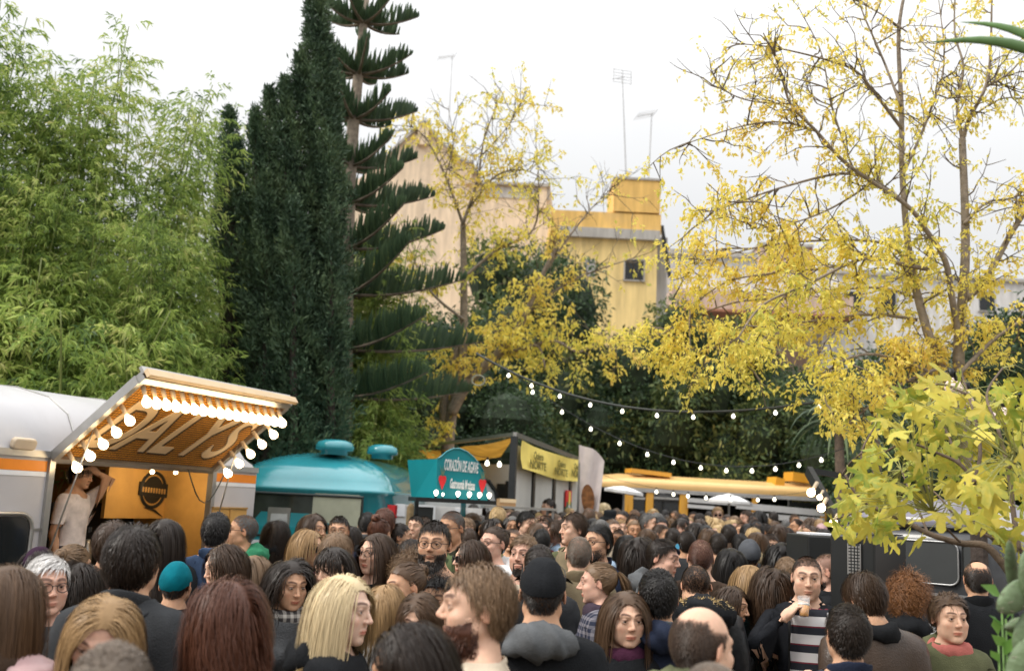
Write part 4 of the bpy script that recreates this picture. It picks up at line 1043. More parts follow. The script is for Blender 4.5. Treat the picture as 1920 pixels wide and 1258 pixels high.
M_BARK = mat('grey_brown_bark', (.13, .095, .07), .95, var=.35, scale=18, bump=.8, bscale=40)
M_BARKP = mat('pale_bark', (.25, .205, .16), .95, var=.3, scale=16, bump=.8, bscale=40)
M_BARKD = mat('dark_bark', (.055, .042, .035), .95, var=.35, scale=18, bump=.8, bscale=40)
M_TWIG = mat('twig_bark', (.15, .12, .09), .9, var=.3)
M_CULM = mat('bamboo_culm', (.16, .19, .05), .45, var=.25, scale=4)
L_BAM = leaf_mat('bamboo_leaf', [(.05, .095, .03), (.17, .26, .065), (.32, .43, .10), (.46, .55, .15), (.64, .62, .25)], .5, .48)
L_CYP = leaf_mat('cypress_leaf', [(.040, .075, .045), (.075, .125, .066), (.14, .20, .10)], .6, .12)
L_PINE = leaf_mat('norfolk_needle', [(.05, .09, .05), (.085, .14, .07), (.14, .20, .09)], .5, .12)
L_EVG = leaf_mat('evergreen_leaf', [(.022, .045, .024), (.042, .078, .034), (.075, .125, .048), (.12, .165, .07)], .42, .22)
L_YEL = leaf_mat('autumn_leaf', [(.56, .58, .14), (.80, .70, .13), (.92, .80, .18), (.92, .74, .15), (.82, .60, .17)], .55, .5)
L_YGR = leaf_mat('pale_autumn_leaf', [(.30, .33, .09), (.48, .45, .12), (.62, .52, .16), (.68, .50, .10)], .55, .4)
L_STRAP = leaf_mat('strap_leaf', [(.03, .06, .025), (.06, .10, .04), (.12, .16, .07)], .4, .2)

def make_bamboo(H, spread, nodes, seed):
    r = np.random.default_rng(seed); c = []; Ps, Ds, Ls = [], [], []; lean = r.uniform(0, 6.28)
    st = MB()
    for k in range(4):
        a = lean + r.normal(0, 1.2); h = H*r.uniform(.78, 1.0) if k else H; bend = r.uniform(.25, .7)*(1 if k else .45); b0 = np.array((r.normal(0, .18), r.normal(0, .18), 0))
        def pt(t): return b0 + np.array((math.cos(a)*bend*t**2.2, math.sin(a)*bend*t**2.2, h*(t - .06*t**4)))
        st.tube([pt(t) for t in np.linspace(0, 1, 12)], [.024*(1-t*.85)+.002 for t in np.linspace(0, 1, 12)], 5)
        for t in np.linspace(.22, 1.0, nodes):
            for j in range(4 if t < .93 else 2):
                az = r.uniform(0, 6.28); ln = (.35+spread*(1-t)**.6*r.uniform(.5, 1.2)) if t < .97 else .25; up = r.uniform(.2, .9) if t > .8 else r.uniform(-.1, .6); base = pt(t)
                d = np.array((math.cos(az), math.sin(az), up)); m = int(14*ln/.5)+5
                s = np.sort(r.uniform(.15, 1, m)); q = base + d*ln*s[:, None]; q[:, 2] -= .45*ln*s**2.2
                Ps.append(q); dd = np.array((math.cos(az)*.7, math.sin(az)*.7, 0))+r.normal(0, .55, (m, 3)); dd[:, 2] -= .35; Ds.append(dd); Ls.append(r.uniform(.06, .125, m))
    P = np.concatenate(Ps); D = np.concatenate(Ds); L = np.concatenate(Ls)
    V, T = leaf_arrays(P, D, L, L*.15+.004, r, .3)
    tone = np.repeat(np.clip(r.normal(.44, .14, len(P)) + .34*np.sin(P[:, 2]*2.3+P[:, 0]*4+seed)*np.sin(P[:, 1]*4+P[:, 2]) + .16*(P[:, 2]/H-.5), 0, 1), 4)  # light and shade painted as leaf tone: dark pockets, brighter tops
    return st.mesh('culm', M_CULM, True), mesh_np('foliage', V, T, L_BAM, False, {'tone': tone})
TALL = [make_bamboo(7.5, .75, 34, s) for s in (1, 2, 3)]; SHORT = [make_bamboo(3.6, .95, 19, s) for s in (11, 12, 13)]
BAMBOO = [(-45, -90, 11), (18, -55, 11), (-15, 120, 10.2), (66, 60, 12.2), (118, 120, 12.6), (193, -12, 12.5), (160, 80, 12.2), (236, 80, 12.9), (286, 50, 12.6), (338, 125, 12.9), (352, 262, 12.4), (388, 325, 12.6), (60, 250, 10.8), (130, 315, 11), (215, 300, 11.6), (290, 345, 11.6), (345, 400, 11.8),
          (-25, 360, 9.8), (52, 470, 9.8), (150, 455, 10.4), (240, 520, 10.2), (330, 545, 10.6), (395, 530, 10.8), (455, 560, 11.2), (484, 610, 11.4), (20, 590, 9.4), (105, 600, 9.6), (190, 620, 10), (-60, 560, 9),
          (478, 128, 16), (512, 175, 16.2), (560, 260, 16.5), (690, 372, 14.8), (738, 378, 15.2), (660, 430, 14.4), (705, 520, 14.2), (655, 600, 13.8), (668, 690, 13.2), (715, 705, 13.4), (425, 640, 11.6), (742, 405, 18), (672, 395, 17.6), (712, 455, 17.4)]
BLAB = ['feathery bamboo rising at the sky edge of the grove', 'short bushy bamboo in the shaded skirt of the grove', 'pale bamboo plume showing beside the dark cypress']
HOOD = ['rising off the picture edge', 'tallest arching plume', 'half hidden in the middle of the grove', 'with a drooping pale tip', 'thin and see-through against the sky', 'dense and dark at the bottom']
for i, (px, py, Y) in enumerate(BAMBOO):
    Y = max(Y, 11.2 if px < 300 else 11.2 + (px-300)/100*4.5 if px < 420 else 16.6) if py > 200 or px > 400 else max(Y, 11.2)
    p = at(px, py, Y); short = p.z < 5.0
    cm, fm = (SHORT if short else TALL)[i % 3]; s = p.z/(3.6 if short else 7.5)
    lab = ('short bushy bamboo ' if short else 'tall feathery bamboo ')
    if px > 640: lab += 'to the pine side of the dark cypress, '
    elif px > 470 and not short: lab += 'peeping out behind the dark cypress, '
    elif px > 370: lab += 'between the grove and the dark cypress, '
    elif px < 30: lab += 'at the outer edge of the grove, '
    else: lab += 'in the grove behind the silver caravan, '
    lab += ['first', 'second', 'third', 'fourth', 'fifth', 'sixth', 'seventh', 'eighth', 'ninth', 'tenth', 'eleventh', 'twelfth', 'thirteenth', 'fourteenth', 'fifteenth', 'sixteenth', 'seventeenth', 'eighteenth', 'nineteenth', 'twentieth', 'twenty-first', 'twenty-second', 'twenty-third', 'twenty-fourth', 'twenty-fifth', 'twenty-sixth', 'twenty-seventh', 'twenty-eighth', 'twenty-ninth', 'thirtieth', 'thirty-first', 'thirty-second', 'thirty-third', 'thirty-fourth', 'thirty-fifth', 'thirty-sixth', 'thirty-seventh', 'thirty-eighth', 'thirty-ninth', 'fortieth', 'forty-first', 'forty-second', 'forty-third', 'forty-fourth'][sorted(range(len(BAMBOO)), key=lambda k: BAMBOO[k][0]).index(i)] + ' bamboo from the left'
    t = thing('bamboo', lab, 'bamboo', (p.x, p.y, 0), random.uniform(0, 6.28), 'bamboo grove behind the caravans'); t.scale = (s, s, s)
    put('culm', cm, t); put('foliage', fm, t)

# dark cypress with several leaders
def make_cypress(leaders, seed, base):
    r = np.random.default_rng(seed); Ps, Ds, Ls = [], [], []; st = MB()
    for (px, pt, pb, Rpx, Y, n) in leaders:
        top, bot = np.array(at(px, pt, Y)), np.array(at(px, pb, Y)); R = Rpx*Y/FPX; H = top[2]-bot[2]
        t = r.uniform(0, 1, n)**.85; prof = np.interp(t, [0, .12, .35, .6, .8, .93, 1], [.8, .95, 1, .80, .50, .22, .02]); a = r.uniform(0, 6.28, n)
        lump = 1+.34*np.sin(a*3+t*17)+.24*np.sin(a*5-t*31); rr = R*prof*lump*np.sqrt(r.uniform(.35, 1, n))
        c = bot + (top-bot)*t[:, None]; p = c + np.stack([np.cos(a)*rr, np.sin(a)*rr, 0*a], 1)
        Ps.append(p); Ds.append(np.stack([np.cos(a)*.75, np.sin(a)*.75, 1.0+0*a], 1)+r.normal(0, .28, (n, 3))); Ls.append(r.uniform(.06, .13, n))
        st.tube([Vector((base[0]*.5+bot[0]*.5, bot[1], 0)), Vector(bot), Vector(top)], [.12, .08, .01], 6)
    P, D, L = np.concatenate(Ps), np.concatenate(Ds), np.concatenate(Ls); P2, D2, L2 = [], [], []
    for k in range(9): P2.append(P+r.normal(0, .035, P.shape)); D2.append(unit(D)+r.normal(0, .5, D.shape)); L2.append(L*r.uniform(.6, 1.0, len(L)))
    P, D, L = np.concatenate(P2), np.concatenate(D2), np.concatenate(L2); V, T = leaf_arrays(P, D, L, L*.22+.004, r, 0)
    return st, mesh_np('crown', V-np.array(base), T, L_CYP, False, {'tone': np.repeat(np.clip(r.normal(.40, .16, len(P))+.38*np.sin(P[:, 2]*5.3+P[:, 0]*9)*np.sin(P[:, 0]*7-P[:, 1]*6), 0, 1), 4)})
cb_ = at(590, 900, 14); cbase = (cb_.x, cb_.y, 0)
st, cm = make_cypress([(594, -70, 900, 58, 14, 3600), (604, 40, 820, 40, 14, 1500), (562, 100, 800, 42, 13.9, 1700), (534, 150, 760, 38, 13.8, 1300), (505, 170, 700, 34, 13.8, 1000), (480, 205, 660, 32, 13.8, 900), (430, 205, 400, 20, 13.9, 300), (446, 265, 600, 30, 13.9, 700), (418, 330, 520, 20, 14.0, 260), (626, 130, 860, 22, 14.1, 900), (500, 330, 880, 44, 13.6, 1500), (550, 380, 900, 50, 13.5, 1700), (620, 330, 900, 28, 13.7, 1000), (470, 480, 900, 34, 13.9, 800)], 5, cbase)
t = thing('cypress_tree', 'tall dark green cypress with several pointed leaders behind the caravans', 'tree', cbase); put('crown', cm, t)
o = st.build('trunk', M_BARKD, t, True); o.location = (-cbase[0], -cbase[1], 0)

# norfolk island pine: whorls of upcurved branches, each a comb of upright branchlets
def norfolk():
    r = np.random.default_rng(9); Y = 16.0; tr = [(640, 900), (645, 700), (648, 520), (652, 400), (657, 300), (664, 215), (673, 130), (682, 40), (690, -40)]
    pts = [np.array(at(x, y, Y)) for x, y in tr]; base = Vector((pts[0][0], Y, 0)); st = MB(); st.tube([Vector(p)-base for p in [np.array((pts[0][0], Y, 0))]+pts], [.17, .15, .14, .13, .12, .11, .10, .085, .07, .05], 8)
    t = thing('norfolk_pine', 'norfolk island pine with separate whorls of comb like branches', 'tree', base); st.build('trunk', M_BARKP, t, True)
    def trunk(py): ys = [p[1] for p in tr]; return np.array(at(np.interp(-py, [-y for y in ys], [p[0] for p in tr]), py, Y))
    tiers = [(44, 105, 34, 7, .0), (140, 112, 50, 7, .5), (224, 118, 44, 7, 1.0), (312, 132, 66, 6, .3), (382, 172, 70, 6, .25), (466, 200, 84, 6, .2), (552, 236, 88, 6, .1), (655, 268, 62, 6, .15), (745, 255, 45, 6, .2)]
    for k, (py, Lpx, rise, nb, ph) in enumerate(tiers):
        c = trunk(py)
        for j in range(nb):
            az = ph + j*6.283/nb; ln = Lpx*Y/FPX*r.uniform(.92, 1.05); up = rise*.62*Y/FPX*r.uniform(.8, 1.15)
            if abs(((az+math.pi) % 6.283)-math.pi) > 1.9: ln *= .8
            s = np.linspace(0, 1, 9); ax = c + np.stack([np.cos(az)*ln*s, np.sin(az)*ln*s, up*s**1.5-.05*np.sin(s*3.14)], 1)
            b = MB(); b.tube([Vector(p)-base for p in ax], [.030*(1-.8*q)+.004 for q in s], 5); br = b.build('branch', M_TWIG, t, True)
            n = int(26+54*ln); u = r.uniform(.03, 1, n); p0 = np.stack([np.interp(u, s, ax[:, i]) for i in range(3)], 1); side = np.where(r.uniform(0, 1, n) < .5, 1.0, -1.0)
            sd = np.array((-math.sin(az), math.cos(az), 0)); bd = np.array((math.cos(az), math.sin(az), 0)); LL = np.interp(u, [0, .3, .8, 1], [.34, .44, .34, .10])*r.uniform(.7, 1.15, n)*min(1.15, .55+ln*.35)
            Vs, Ts, tn = [], [], []
            d = unit(sd*side[:, None]*.55 + np.array((0, 0, 1.0))*.95 + bd*.30 + r.normal(0, .13, (n, 3))); w = .018*(.8+.4*r.uniform(0, 1, n))
            P = [p0]; q = p0.copy()
            for m in range(4): d = unit(d + np.array((0, 0, .22)) - sd*side[:, None]*.10); q = q + d*(LL/4)[:, None]; P.append(q.copy())
            P = np.stack(P, 1)
            for rot in (0, 1):
                refv = np.array((0, 0, 1.0)) if rot else sd; Tn = unit(np.gradient(P, axis=1)); S = unit(np.cross(Tn, (bd if rot else sd)+0*Tn)); tap = np.array([.7, 1, 1, .85, .25])
                v = np.stack([P-S*(w[:, None]*tap)[..., None], P+S*(w[:, None]*tap)[..., None]], 2).reshape(-1, 3); i = (np.arange(n)[:, None]*5+np.arange(4)).ravel()*2
                f = np.stack([i, i+1, i+3, i+2], 1); Ts.append(quad_tri(f)+sum(map(len, Vs))); Vs.append(v); tn.append(np.repeat(np.clip(r.normal(.45, .2, n), 0, 1), 10))
            put('foliage', mesh_np('foliage', np.concatenate(Vs)-np.array(base), np.concatenate(Ts), L_PINE, False, {'tone': np.concatenate(tn)}), br)
norfolk()

# broad-leaved evergreens that close the view
M_CORE = mat('shaded_leaf_mass', (.022, .036, .018), .9, var=.4, scale=9, bump=1.0, bscale=12)  # solid dark cores put inner shade into colour and block views through crowns
def make_evergreen(seed, R=1.7, Hc=3.4, n=17000, lobes=20, ls=(.06, .12), lm=None):
    r = np.random.default_rng(seed); C = []; 
    for k in range(lobes): a = r.uniform(0, 6.28); z = r.uniform(.05, .95); rr = R*.62*math.sqrt(r.uniform(0, 1))*(1-.5*z**2); C.append((math.cos(a)*rr, math.sin(a)*rr, .5+z*Hc, R*r.uniform(.32, .55)))
    C = np.array(C); k = r.integers(0, lobes, n); d = unit(r.normal(0, 1, (n, 3))); d[:, 2] = np.where(r.uniform(0, 1, n) < .65, np.abs(d[:, 2]), d[:, 2]); rad_ = C[k, 3]*(1-.28*r.uniform(0, 1, n)**1.5)*(1+.12*np.sin(d[:, 0]*9+k)+.12*np.sin(d[:, 1]*8-k))
    P = C[k, :3]+d*rad_[:, None]*np.array((1, 1, .85)); D = d*.8+r.normal(0, .6, (n, 3))+np.array((0, 0, -.15)); L = r.uniform(*ls, n); V, T = leaf_arrays(P, D, L, L*.42, r, .15)
    tone = np.repeat(np.clip(.35+.18*r.normal(0, 1, n)+.22*np.sin(k*2.4), 0, 1), 4)
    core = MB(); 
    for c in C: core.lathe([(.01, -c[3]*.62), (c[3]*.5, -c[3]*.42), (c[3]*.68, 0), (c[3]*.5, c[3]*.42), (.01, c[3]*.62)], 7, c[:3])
    st = MB(); st.tube([(0, 0, 0), (.08, .05, 1.0), (0, 0, 2.4)], [.16, .12, .07], 7)
    return mesh_np('crown', V, T, lm or L_EVG, False, {'tone': tone}), core.mesh('shade_core', M_CORE), st.mesh('trunk', M_BARKD, True)
EVG = [make_evergreen(s) for s in (1, 2, 3)]
EVS = [(650, 660, 20, ''), (740, 640, 22, ''), (800, 560, 25, ''), (880, 610, 25, ''), (960, 690, 24, ''), (1010, 560, 29, ''), (1015, 470, 31, ''), (1005, 450, 31, ''), (1090, 680, 28, ''), (1140, 650, 30, ''), (1200, 660, 28.6, ''), (1265, 620, 31, ''), (1310, 735, 28.4, ''), (1390, 640, 31, ''), (1430, 750, 28.4, ''), (1475, 690, 30, ''), (1540, 740, 28, ''), (1610, 690, 26, ''), (1690, 640, 24, ''), (1760, 720, 22, ''), (1850, 600, 22, ''), (1930, 560, 22, ''), (700, 760, 19, ''), (430, 640, 15.5, ''), (330, 560, 16, ''), (200, 520, 16, ''), (60, 480, 15.5, ''), (-60, 420, 15, ''), (540, 560, 17, '')]
for i, (px, py, Y, _) in enumerate(EVS):
    p = at(px, py, Y); cm, im, tm = EVG[i % 3]; s = p.z/4.35; sx = max(s*.9, 1.0) if s < 1.6 else s*.72
    place = 'behind the bamboo grove' if px < 560 else 'between the cypress and the bare tree' if px < 900 else 'over the yellow bannered stall' if px < 1130 else 'behind the yellow bus' if px < 1560 else 'beyond the dark van'
    rank = sum(1 for q in EVS if q[0] < px and (q[0] < 560) == (px < 560))
    t = thing('evergreen_tree', 'dark broad leaved evergreen tree ' + place + ', ' + ['first', 'second', 'third', 'fourth', 'fifth', 'sixth', 'seventh', 'eighth', 'ninth', 'tenth', 'eleventh', 'twelfth', 'thirteenth', 'fourteenth', 'fifteenth', 'sixteenth', 'seventeenth', 'eighteenth', 'nineteenth', 'twentieth', 'twenty-first', 'twenty-second', 'twenty-third', 'twenty-fourth', 'twenty-fifth'][rank] + ' from the left', 'tree', (p.x, Y, 0), i*1.3, 'dark evergreens closing the garden')
    t.scale = (sx, sx, s); put('crown', cm, t); put('shade_core', im, t); put('trunk', tm, t)
olive = make_evergreen(21, 1.6, 3.2, 15000, 18, (.06, .13), leaf_mat('olive_leaf', [(.04, .07, .028), (.085, .13, .045), (.16, .19, .065), (.32, .29, .09)], .5, .3))
for px, py, Y, lab in ((1300, 560, 28, 'olive green autumn tree under the rose coloured house'), (1190, 610, 28.5, 'olive green autumn tree below the yellow building'), (1420, 590, 28, 'olive green autumn tree below the pale terraces'), (960, 440, 27, 'brownish twiggy autumn tree under the pinkish gable')):
    p = at(px, py, Y); s = p.z/4.0; t = thing('autumn_tree', lab, 'tree', (p.x, Y, 0), px); t.scale = (s*.75, s*.75, s); put('crown', olive[0], t); put('shade_core', olive[1], t); put('trunk', olive[2], t)

# ------------------------------------------------------------------ the yellow trees: hand-laid limbs, grown twigs, hanging leaves
def limb_pts(pts, Y, dy=0.0):
    P = []
    for i, q in enumerate(pts): P.append(np.array(at(q[0], q[1], Y + dy*i/(max(1, len(pts)-1)) + (q[2] if len(q) > 2 else 0))))
    P = np.array(P); out = []
    for i in range(len(P)-1):                                          # Catmull-Rom
        p0, p1, p2, p3 = P[max(i-1, 0)], P[i], P[i+1], P[min(i+2, len(P)-1)]
        for t in np.linspace(0, 1, 5, endpoint=False): out.append(.5*((2*p1)+(-p0+p2)*t+(2*p0-5*p1+4*p2-p3)*t*t+(-p0+3*p1-3*p2+p3)*t**3))
    out.append(P[-1]); return np.array(out)
def yellow_tree(name, label, limbs, seed, base, bark, twig_len, leaf_n, leafL, dens, lm, ndens=1.0):
    """limbs: (points, Y, dy, r0, r1); dens(z, px-like x) -> leaves per twig factor"""
    r = np.random.default_rng(seed); t = thing(name, label, 'tree', base); B = np.array(base); tw = MB(); LP, LD, LL = [], [], []
    def leafs(q, d, k, f):
        m = r.poisson(k*f)
        for _ in range(m):
            c = q + r.normal(0, .035, 3); nl = r.integers(3, 8); dd = unit(np.array((d[0], d[1], -.7))+r.normal(0, .5, 3)); s = np.linspace(0, 1, nl)[:, None]
            LP.append(c+dd*s*leafL*nl*.33+r.normal(0, .008, (nl, 3))); LD.append(dd*.4+r.normal(0, .6, (nl, 3))+np.array((0, 0, -.35))); LL.append(leafL*r.uniform(.6, 1.25, nl))
    for li, (pts, Y, dy, r0, r1, kind) in enumerate(limbs):
        P = limb_pts(pts, Y, dy); n = len(P); b = MB(); b.tube([Vector(p-B) for p in P], [r0+(r1-r0)*(i/(n-1)) for i in range(n)], 7); b.build('trunk' if kind == 't' else 'limb', bark, t, True)
        length = np.linalg.norm(np.diff(P, axis=0), axis=1).sum()
        for _ in range(int(length*(4 if kind == 't' else 11)*ndens)):
            u = r.uniform(.25 if kind == 't' else .08, 1)*(n-1); i = int(min(u, n-2)); p = P[i]+(P[i+1]-P[i])*(u-i); td = unit(P[i+1]-P[i]); d = unit(td*.6+r.normal(0, .8, 3)+np.array((0, 0, .25))); ln = twig_len*r.uniform(.4, 1.2); q = p.copy(); path = [q]; rr = .007+.004*r.uniform()
            for s in range(5): d = unit(d+r.normal(0, .22, 3)+np.array((0, 0, -.03+.05*(p[2] > 4)))); q = q+d*ln/5; path.append(q)
            tw.tube([Vector(x-B) for x in path], [rr*(1-.15*s) for s in range(6)], 3, False); f = dens(p)
            for s in (2, 3, 4, 5): leafs(path[s], d, leaf_n, f)
            for _k in range(2):
                s = r.integers(1, 5); d2 = unit(d+r.normal(0, .7, 3)); q = path[s]; p2 = [q]; l2 = ln*r.uniform(.3, .6)
                for _s in range(3): d2 = unit(d2+r.normal(0, .2, 3)); q = q+d2*l2/3; p2.append(q)
                tw.tube([Vector(x-B) for x in p2], [rr*.6, rr*.5, rr*.4, rr*.25], 3, False)
                for s in (1, 2, 3): leafs(p2[s], d2, leaf_n, f)
    o = tw.build('twigs', M_TWIG, t); o['kind'] = 'stuff'
    P, D, L = np.concatenate(LP), np.concatenate(LD), np.concatenate(LL); V, T = leaf_arrays(P, D, L, L*.5, r, .15)
    patch = .5+.28*np.sin(P[:, 0]*2.1)*np.sin(P[:, 2]*1.7+P[:, 1]); put('crown', mesh_np('crown', V-B, T, lm, False, {'tone': np.repeat(np.clip(patch+.2*r.normal(0, 1, len(P)), 0, 1), 4)}), t)
    return t
YB = at(1800, 985, 9.0)
LIMBS = [
 ([(1822, 985), (1815, 860), (1800, 760), (1772, 700), (1745, 640), (1722, 560), (1705, 480), (1692, 330), (1690, 200), (1685, 60), (1702, -40)], 9, .3, .085, .018, 't'),
 ([(1815, 880), (1800, 720), (1798, 640), (1808, 520), (1810, 420), (1804, 260)], 9.1, .2, .085, .042, 't'),
 ([(1804, 260), (1795, 200), (1806, 125), (1790, 60), (1792, -30)], 9.3, .2, .026, .008, 'l'), ([(1804, 265), (1818, 222), (1848, 163), (1857, 100), (1860, -20)], 9.3, -.3, .032, .010, 'l'),
 ([(1800, 640), (1785, 560), (1772, 489), (1735, 430), (1697, 383), (1590, 310), (1530, 246), (1482, 195), (1463, 131), (1431, 62)], 9.1, -.8, .045, .007, 'l'),
 ([(1690, 240), (1637, 171), (1606, 135), (1558, 115), (1459, 91), (1371, 81)], 9.2, -.9, .025, .005, 'l'),
 ([(1697, 381), (1640, 340), (1578, 326), (1486, 346), (1399, 374), (1330, 400)], 9.0, -.7, .026, .006, 'l'),
 ([(1740, 505), (1689, 495), (1637, 483), (1590, 495), (1518, 531), (1430, 572), (1380, 640)], 9.0, -1.0, .032, .008, 'l'),
 ([(1712, 500), (1657, 456), (1518, 452), (1410, 466), (1330, 490)], 9.1, .5, .024, .006, 'l'),
 ([(1590, 495), (1530, 505), (1450, 512), (1360, 530), (1290, 580)], 9.0, .8, .020, .006, 'l'),
 ([(1745, 700), (1717, 686), (1637, 664), (1578, 678), (1545, 715)], 9.0, -.8, .026, .007, 'l'),
 ([(1720, 600), (1640, 590), (1540, 600), (1450, 620), (1390, 690)], 9.2, .3, .024, .007, 'l'),
 ([(1722, 560), (1650, 540), (1560, 545), (1470, 560), (1400, 600), (1340, 660)], 9.4, .6, .024, .007, 'l'),
 ([(1760, 690), (1690, 720), (1620, 770), (1570, 810)], 9.0, -.6, .022, .006, 'l'),
 ([(1692, 330), (1740, 220), (1770, 120), (1760, 0)], 9.1, .5, .022, .006, 'l'), ([(1690, 200), (1655, 110), (1620, 30), (1600, -30)], 9.1, .2, .02, .006, 'l'),
 ([(1530, 246), (1470, 230), (1400, 235), (1300, 265), (1265, 280)], 8.7, -.3, .014, .004, 'l'), ([(1482, 195), (1410, 190), (1360, 170), (1330, 130)], 8.6, -.1, .012, .004, 'l'),
 ([(1808, 420), (1850, 380), (1900, 370), (1960, 330)], 9.2, .2, .022, .008, 'l'), ([(1812, 560), (1850, 520), (1900, 430), (1950, 360)], 9.2, .4, .05, .03, 'l'),
 ([(1800, 700), (1860, 640), (1920, 600), (1980, 580)], 9.0, .0, .03, .01, 'l'), ([(1850, 163), (1900, 130), (1950, 60)], 9.2, 0, .016, .006, 'l'), ([(1818, 222), (1880, 185), (1940, 190)], 9.2, .2, .014, .006, 'l'),
 ([(1640, 340), (1560, 390), (1480, 420), (1400, 430)], 9.0, -.4, .016, .005, 'l'), ([(1470, 560), (1390, 565), (1310, 590), (1235, 630)], 9.6, .5, .016, .005, 'l'), ([(1450, 620), (1370, 640), (1300, 665), (1240, 660)], 9.5, .6, .014, .005, 'l'), ([(1410, 466), (1350, 470), (1300, 500), (1262, 560)], 9.5, .3, .012, .004, 'l'), ([(1600, 320), (1560, 200), (1540, 100), (1500, 20)], 8.9, -.2, .014, .005, 'l'), ([(1700, 60), (1640, 20), (1560, -20)], 9.2, .1, .012, .005, 'l'),
]
LIMBS = [(a, b, c, d*.74, e*.8, f) for a, b, c, d, e, f in LIMBS]
yellow_tree('yellow_leaved_tree', 'large autumn tree with thin yellow leaves reaching over the crowd beside the dark van', LIMBS, 3, (YB.x, 9.0, 0), M_BARKP, .50, .95, .050,
            lambda p: 2.3 if p[2] < 3.7 else 1.7 if p[2] < 4.5 else .85 if p[2] < 5.4 else .50, L_YEL)
CB = at(842, 900, 17)
CL = [([(842, 900), (840, 830), (848, 770), (866, 680), (870, 560), (868, 420)], 17, .2, .13, .05, 't'), ([(838, 830), (832, 760), (846, 700), (862, 640)], 17.1, .1, .09, .06, 't'), ([(846, 775), (880, 715), (925, 672), (968, 620), (990, 580), (1015, 520), (1050, 450)], 16.9, -.4, .10, .03, 'l'),
      ([(930, 668), (975, 655), (1010, 650), (1022, 690)], 16.8, -.3, .045, .012, 'l'), ([(975, 655), (1040, 640), (1085, 660), (1130, 640), (1180, 650)], 16.7, -.2, .035, .010, 'l'), ([(868, 420), (835, 330), (800, 262), (770, 235)], 17.1, .2, .03, .006, 'l'), ([(868, 420), (895, 340), (908, 260), (935, 190)], 17, .2, .035, .006, 'l'),
      ([(880, 390), (930, 330), (985, 320), (1030, 345)], 17, -.3, .022, .005, 'l'), ([(870, 520), (930, 470), (1000, 430), (1010, 340), (1005, 290)], 16.8, .2, .03, .006, 'l'), ([(985, 590), (1050, 540), (1110, 510), (1200, 480)], 16.8, 0, .03, .006, 'l'), ([(1015, 520), (1070, 440), (1110, 390), (1150, 350)], 16.6, 0, .022, .004, 'l'),
      ([(905, 290), (950, 240), (980, 185)], 17.1, 0, .014, .004, 'l'), ([(835, 330), (850, 270), (840, 200)], 17.1, 0, .014, .004, 'l'), ([(870, 600), (820, 560), (790, 520), (770, 470)], 17, .3, .03, .006, 'l')]
yellow_tree('bare_autumn_tree', 'forked autumn tree losing its yellow leaves beside the norfolk pine', CL, 8, (CB.x, 17, 0), M_BARKP, .75, .60, .085, lambda p: (1.5 if p[2] < 5.2 else .8)*(.35 if p[0] > .9 and p[2] > 4.6 else 1), L_YEL, 1.2)

# ------------------------------------------------------------------ fig tree close by, its leaves one by one
def fig_leaf(seed):
    r = np.random.default_rng(seed); lobes = [(-118, .50), (-58, .82), (0, 1.0), (58, .82), (118, .50)]; out = [(0, .02)]
    for a, l in lobes:
        for da, f in ((-20, .50), (-13, .80), (-4, .98), (4, .98), (13, .80), (20, .50)): rr = l*f*r.uniform(.92, 1.08); aa = rad(a+da); out.append((math.sin(aa)*rr, math.cos(aa)*rr*.95+.12))
    V = [(0, .12, .02)]+[(x, y, 0) for x, y in out]; V = [(x, y, .10*math.sin(x*2.2+seed)-.22*y*y-.12*abs(x)+.03*math.sin(9*y+seed)) for x, y, z in V]
    n = len(V)-1; F = [(0, 1+i, 1+(i+1) % n) for i in range(n)]; V.append((0, -.45, .03)); V.append((.02, -.45, .03)); F.append((1, len(V)-2, len(V)-1)); return V, F
def m_fig():
    m, nt, b = _mat('fig_leaf'); N, L = nt.nodes, nt.links; oi = N.new('ShaderNodeObjectInfo'); tc = N.new('ShaderNodeTexCoord')
    no = N.new('ShaderNodeTexNoise'); no.inputs['Scale'].default_value = 3.2; no.inputs['Detail'].default_value = 5; L.new(tc.outputs['Object'], no.inputs['Vector'])
    mx = N.new('ShaderNodeMix'); mx.data_type = 'RGBA'; mr = N.new('ShaderNodeMapRange'); mr.inputs['From Min'].default_value = .4; mr.inputs['From Max'].default_value = .65; mr.inputs['To Max'].default_value = .65; L.new(no.outputs['Fac'], mr.inputs['Value']); L.new(mr.outputs['Result'], mx.inputs['Factor'])
    L.new(oi.outputs['Color'], mx.inputs['A']); mx.inputs['B'].default_value = (.62, .48, .06, 1); L.new(mx.outputs['Result'], b.inputs['Base Color']); b.inputs['Roughness'].default_value = .5; b.inputs['Specular IOR Level'].default_value = .3
    tr = N.new('ShaderNodeBsdfTranslucent'); L.new(mx.outputs['Result'], tr.inputs['Color']); ms = N.new('ShaderNodeMixShader'); ms.inputs['Fac'].default_value = .35; L.new(b.outputs['BSDF'], ms.inputs[1]); L.new(tr.outputs['BSDF'], ms.inputs[2]); L.new(ms.outputs['Shader'], N.get('Material Output').inputs['Surface']); return m
M_FIG = m_fig(); FIGL = []
for s in range(5): q = MB(); q.add(*fig_leaf(s)); FIGL.append(q.mesh('leaf', M_FIG, True))
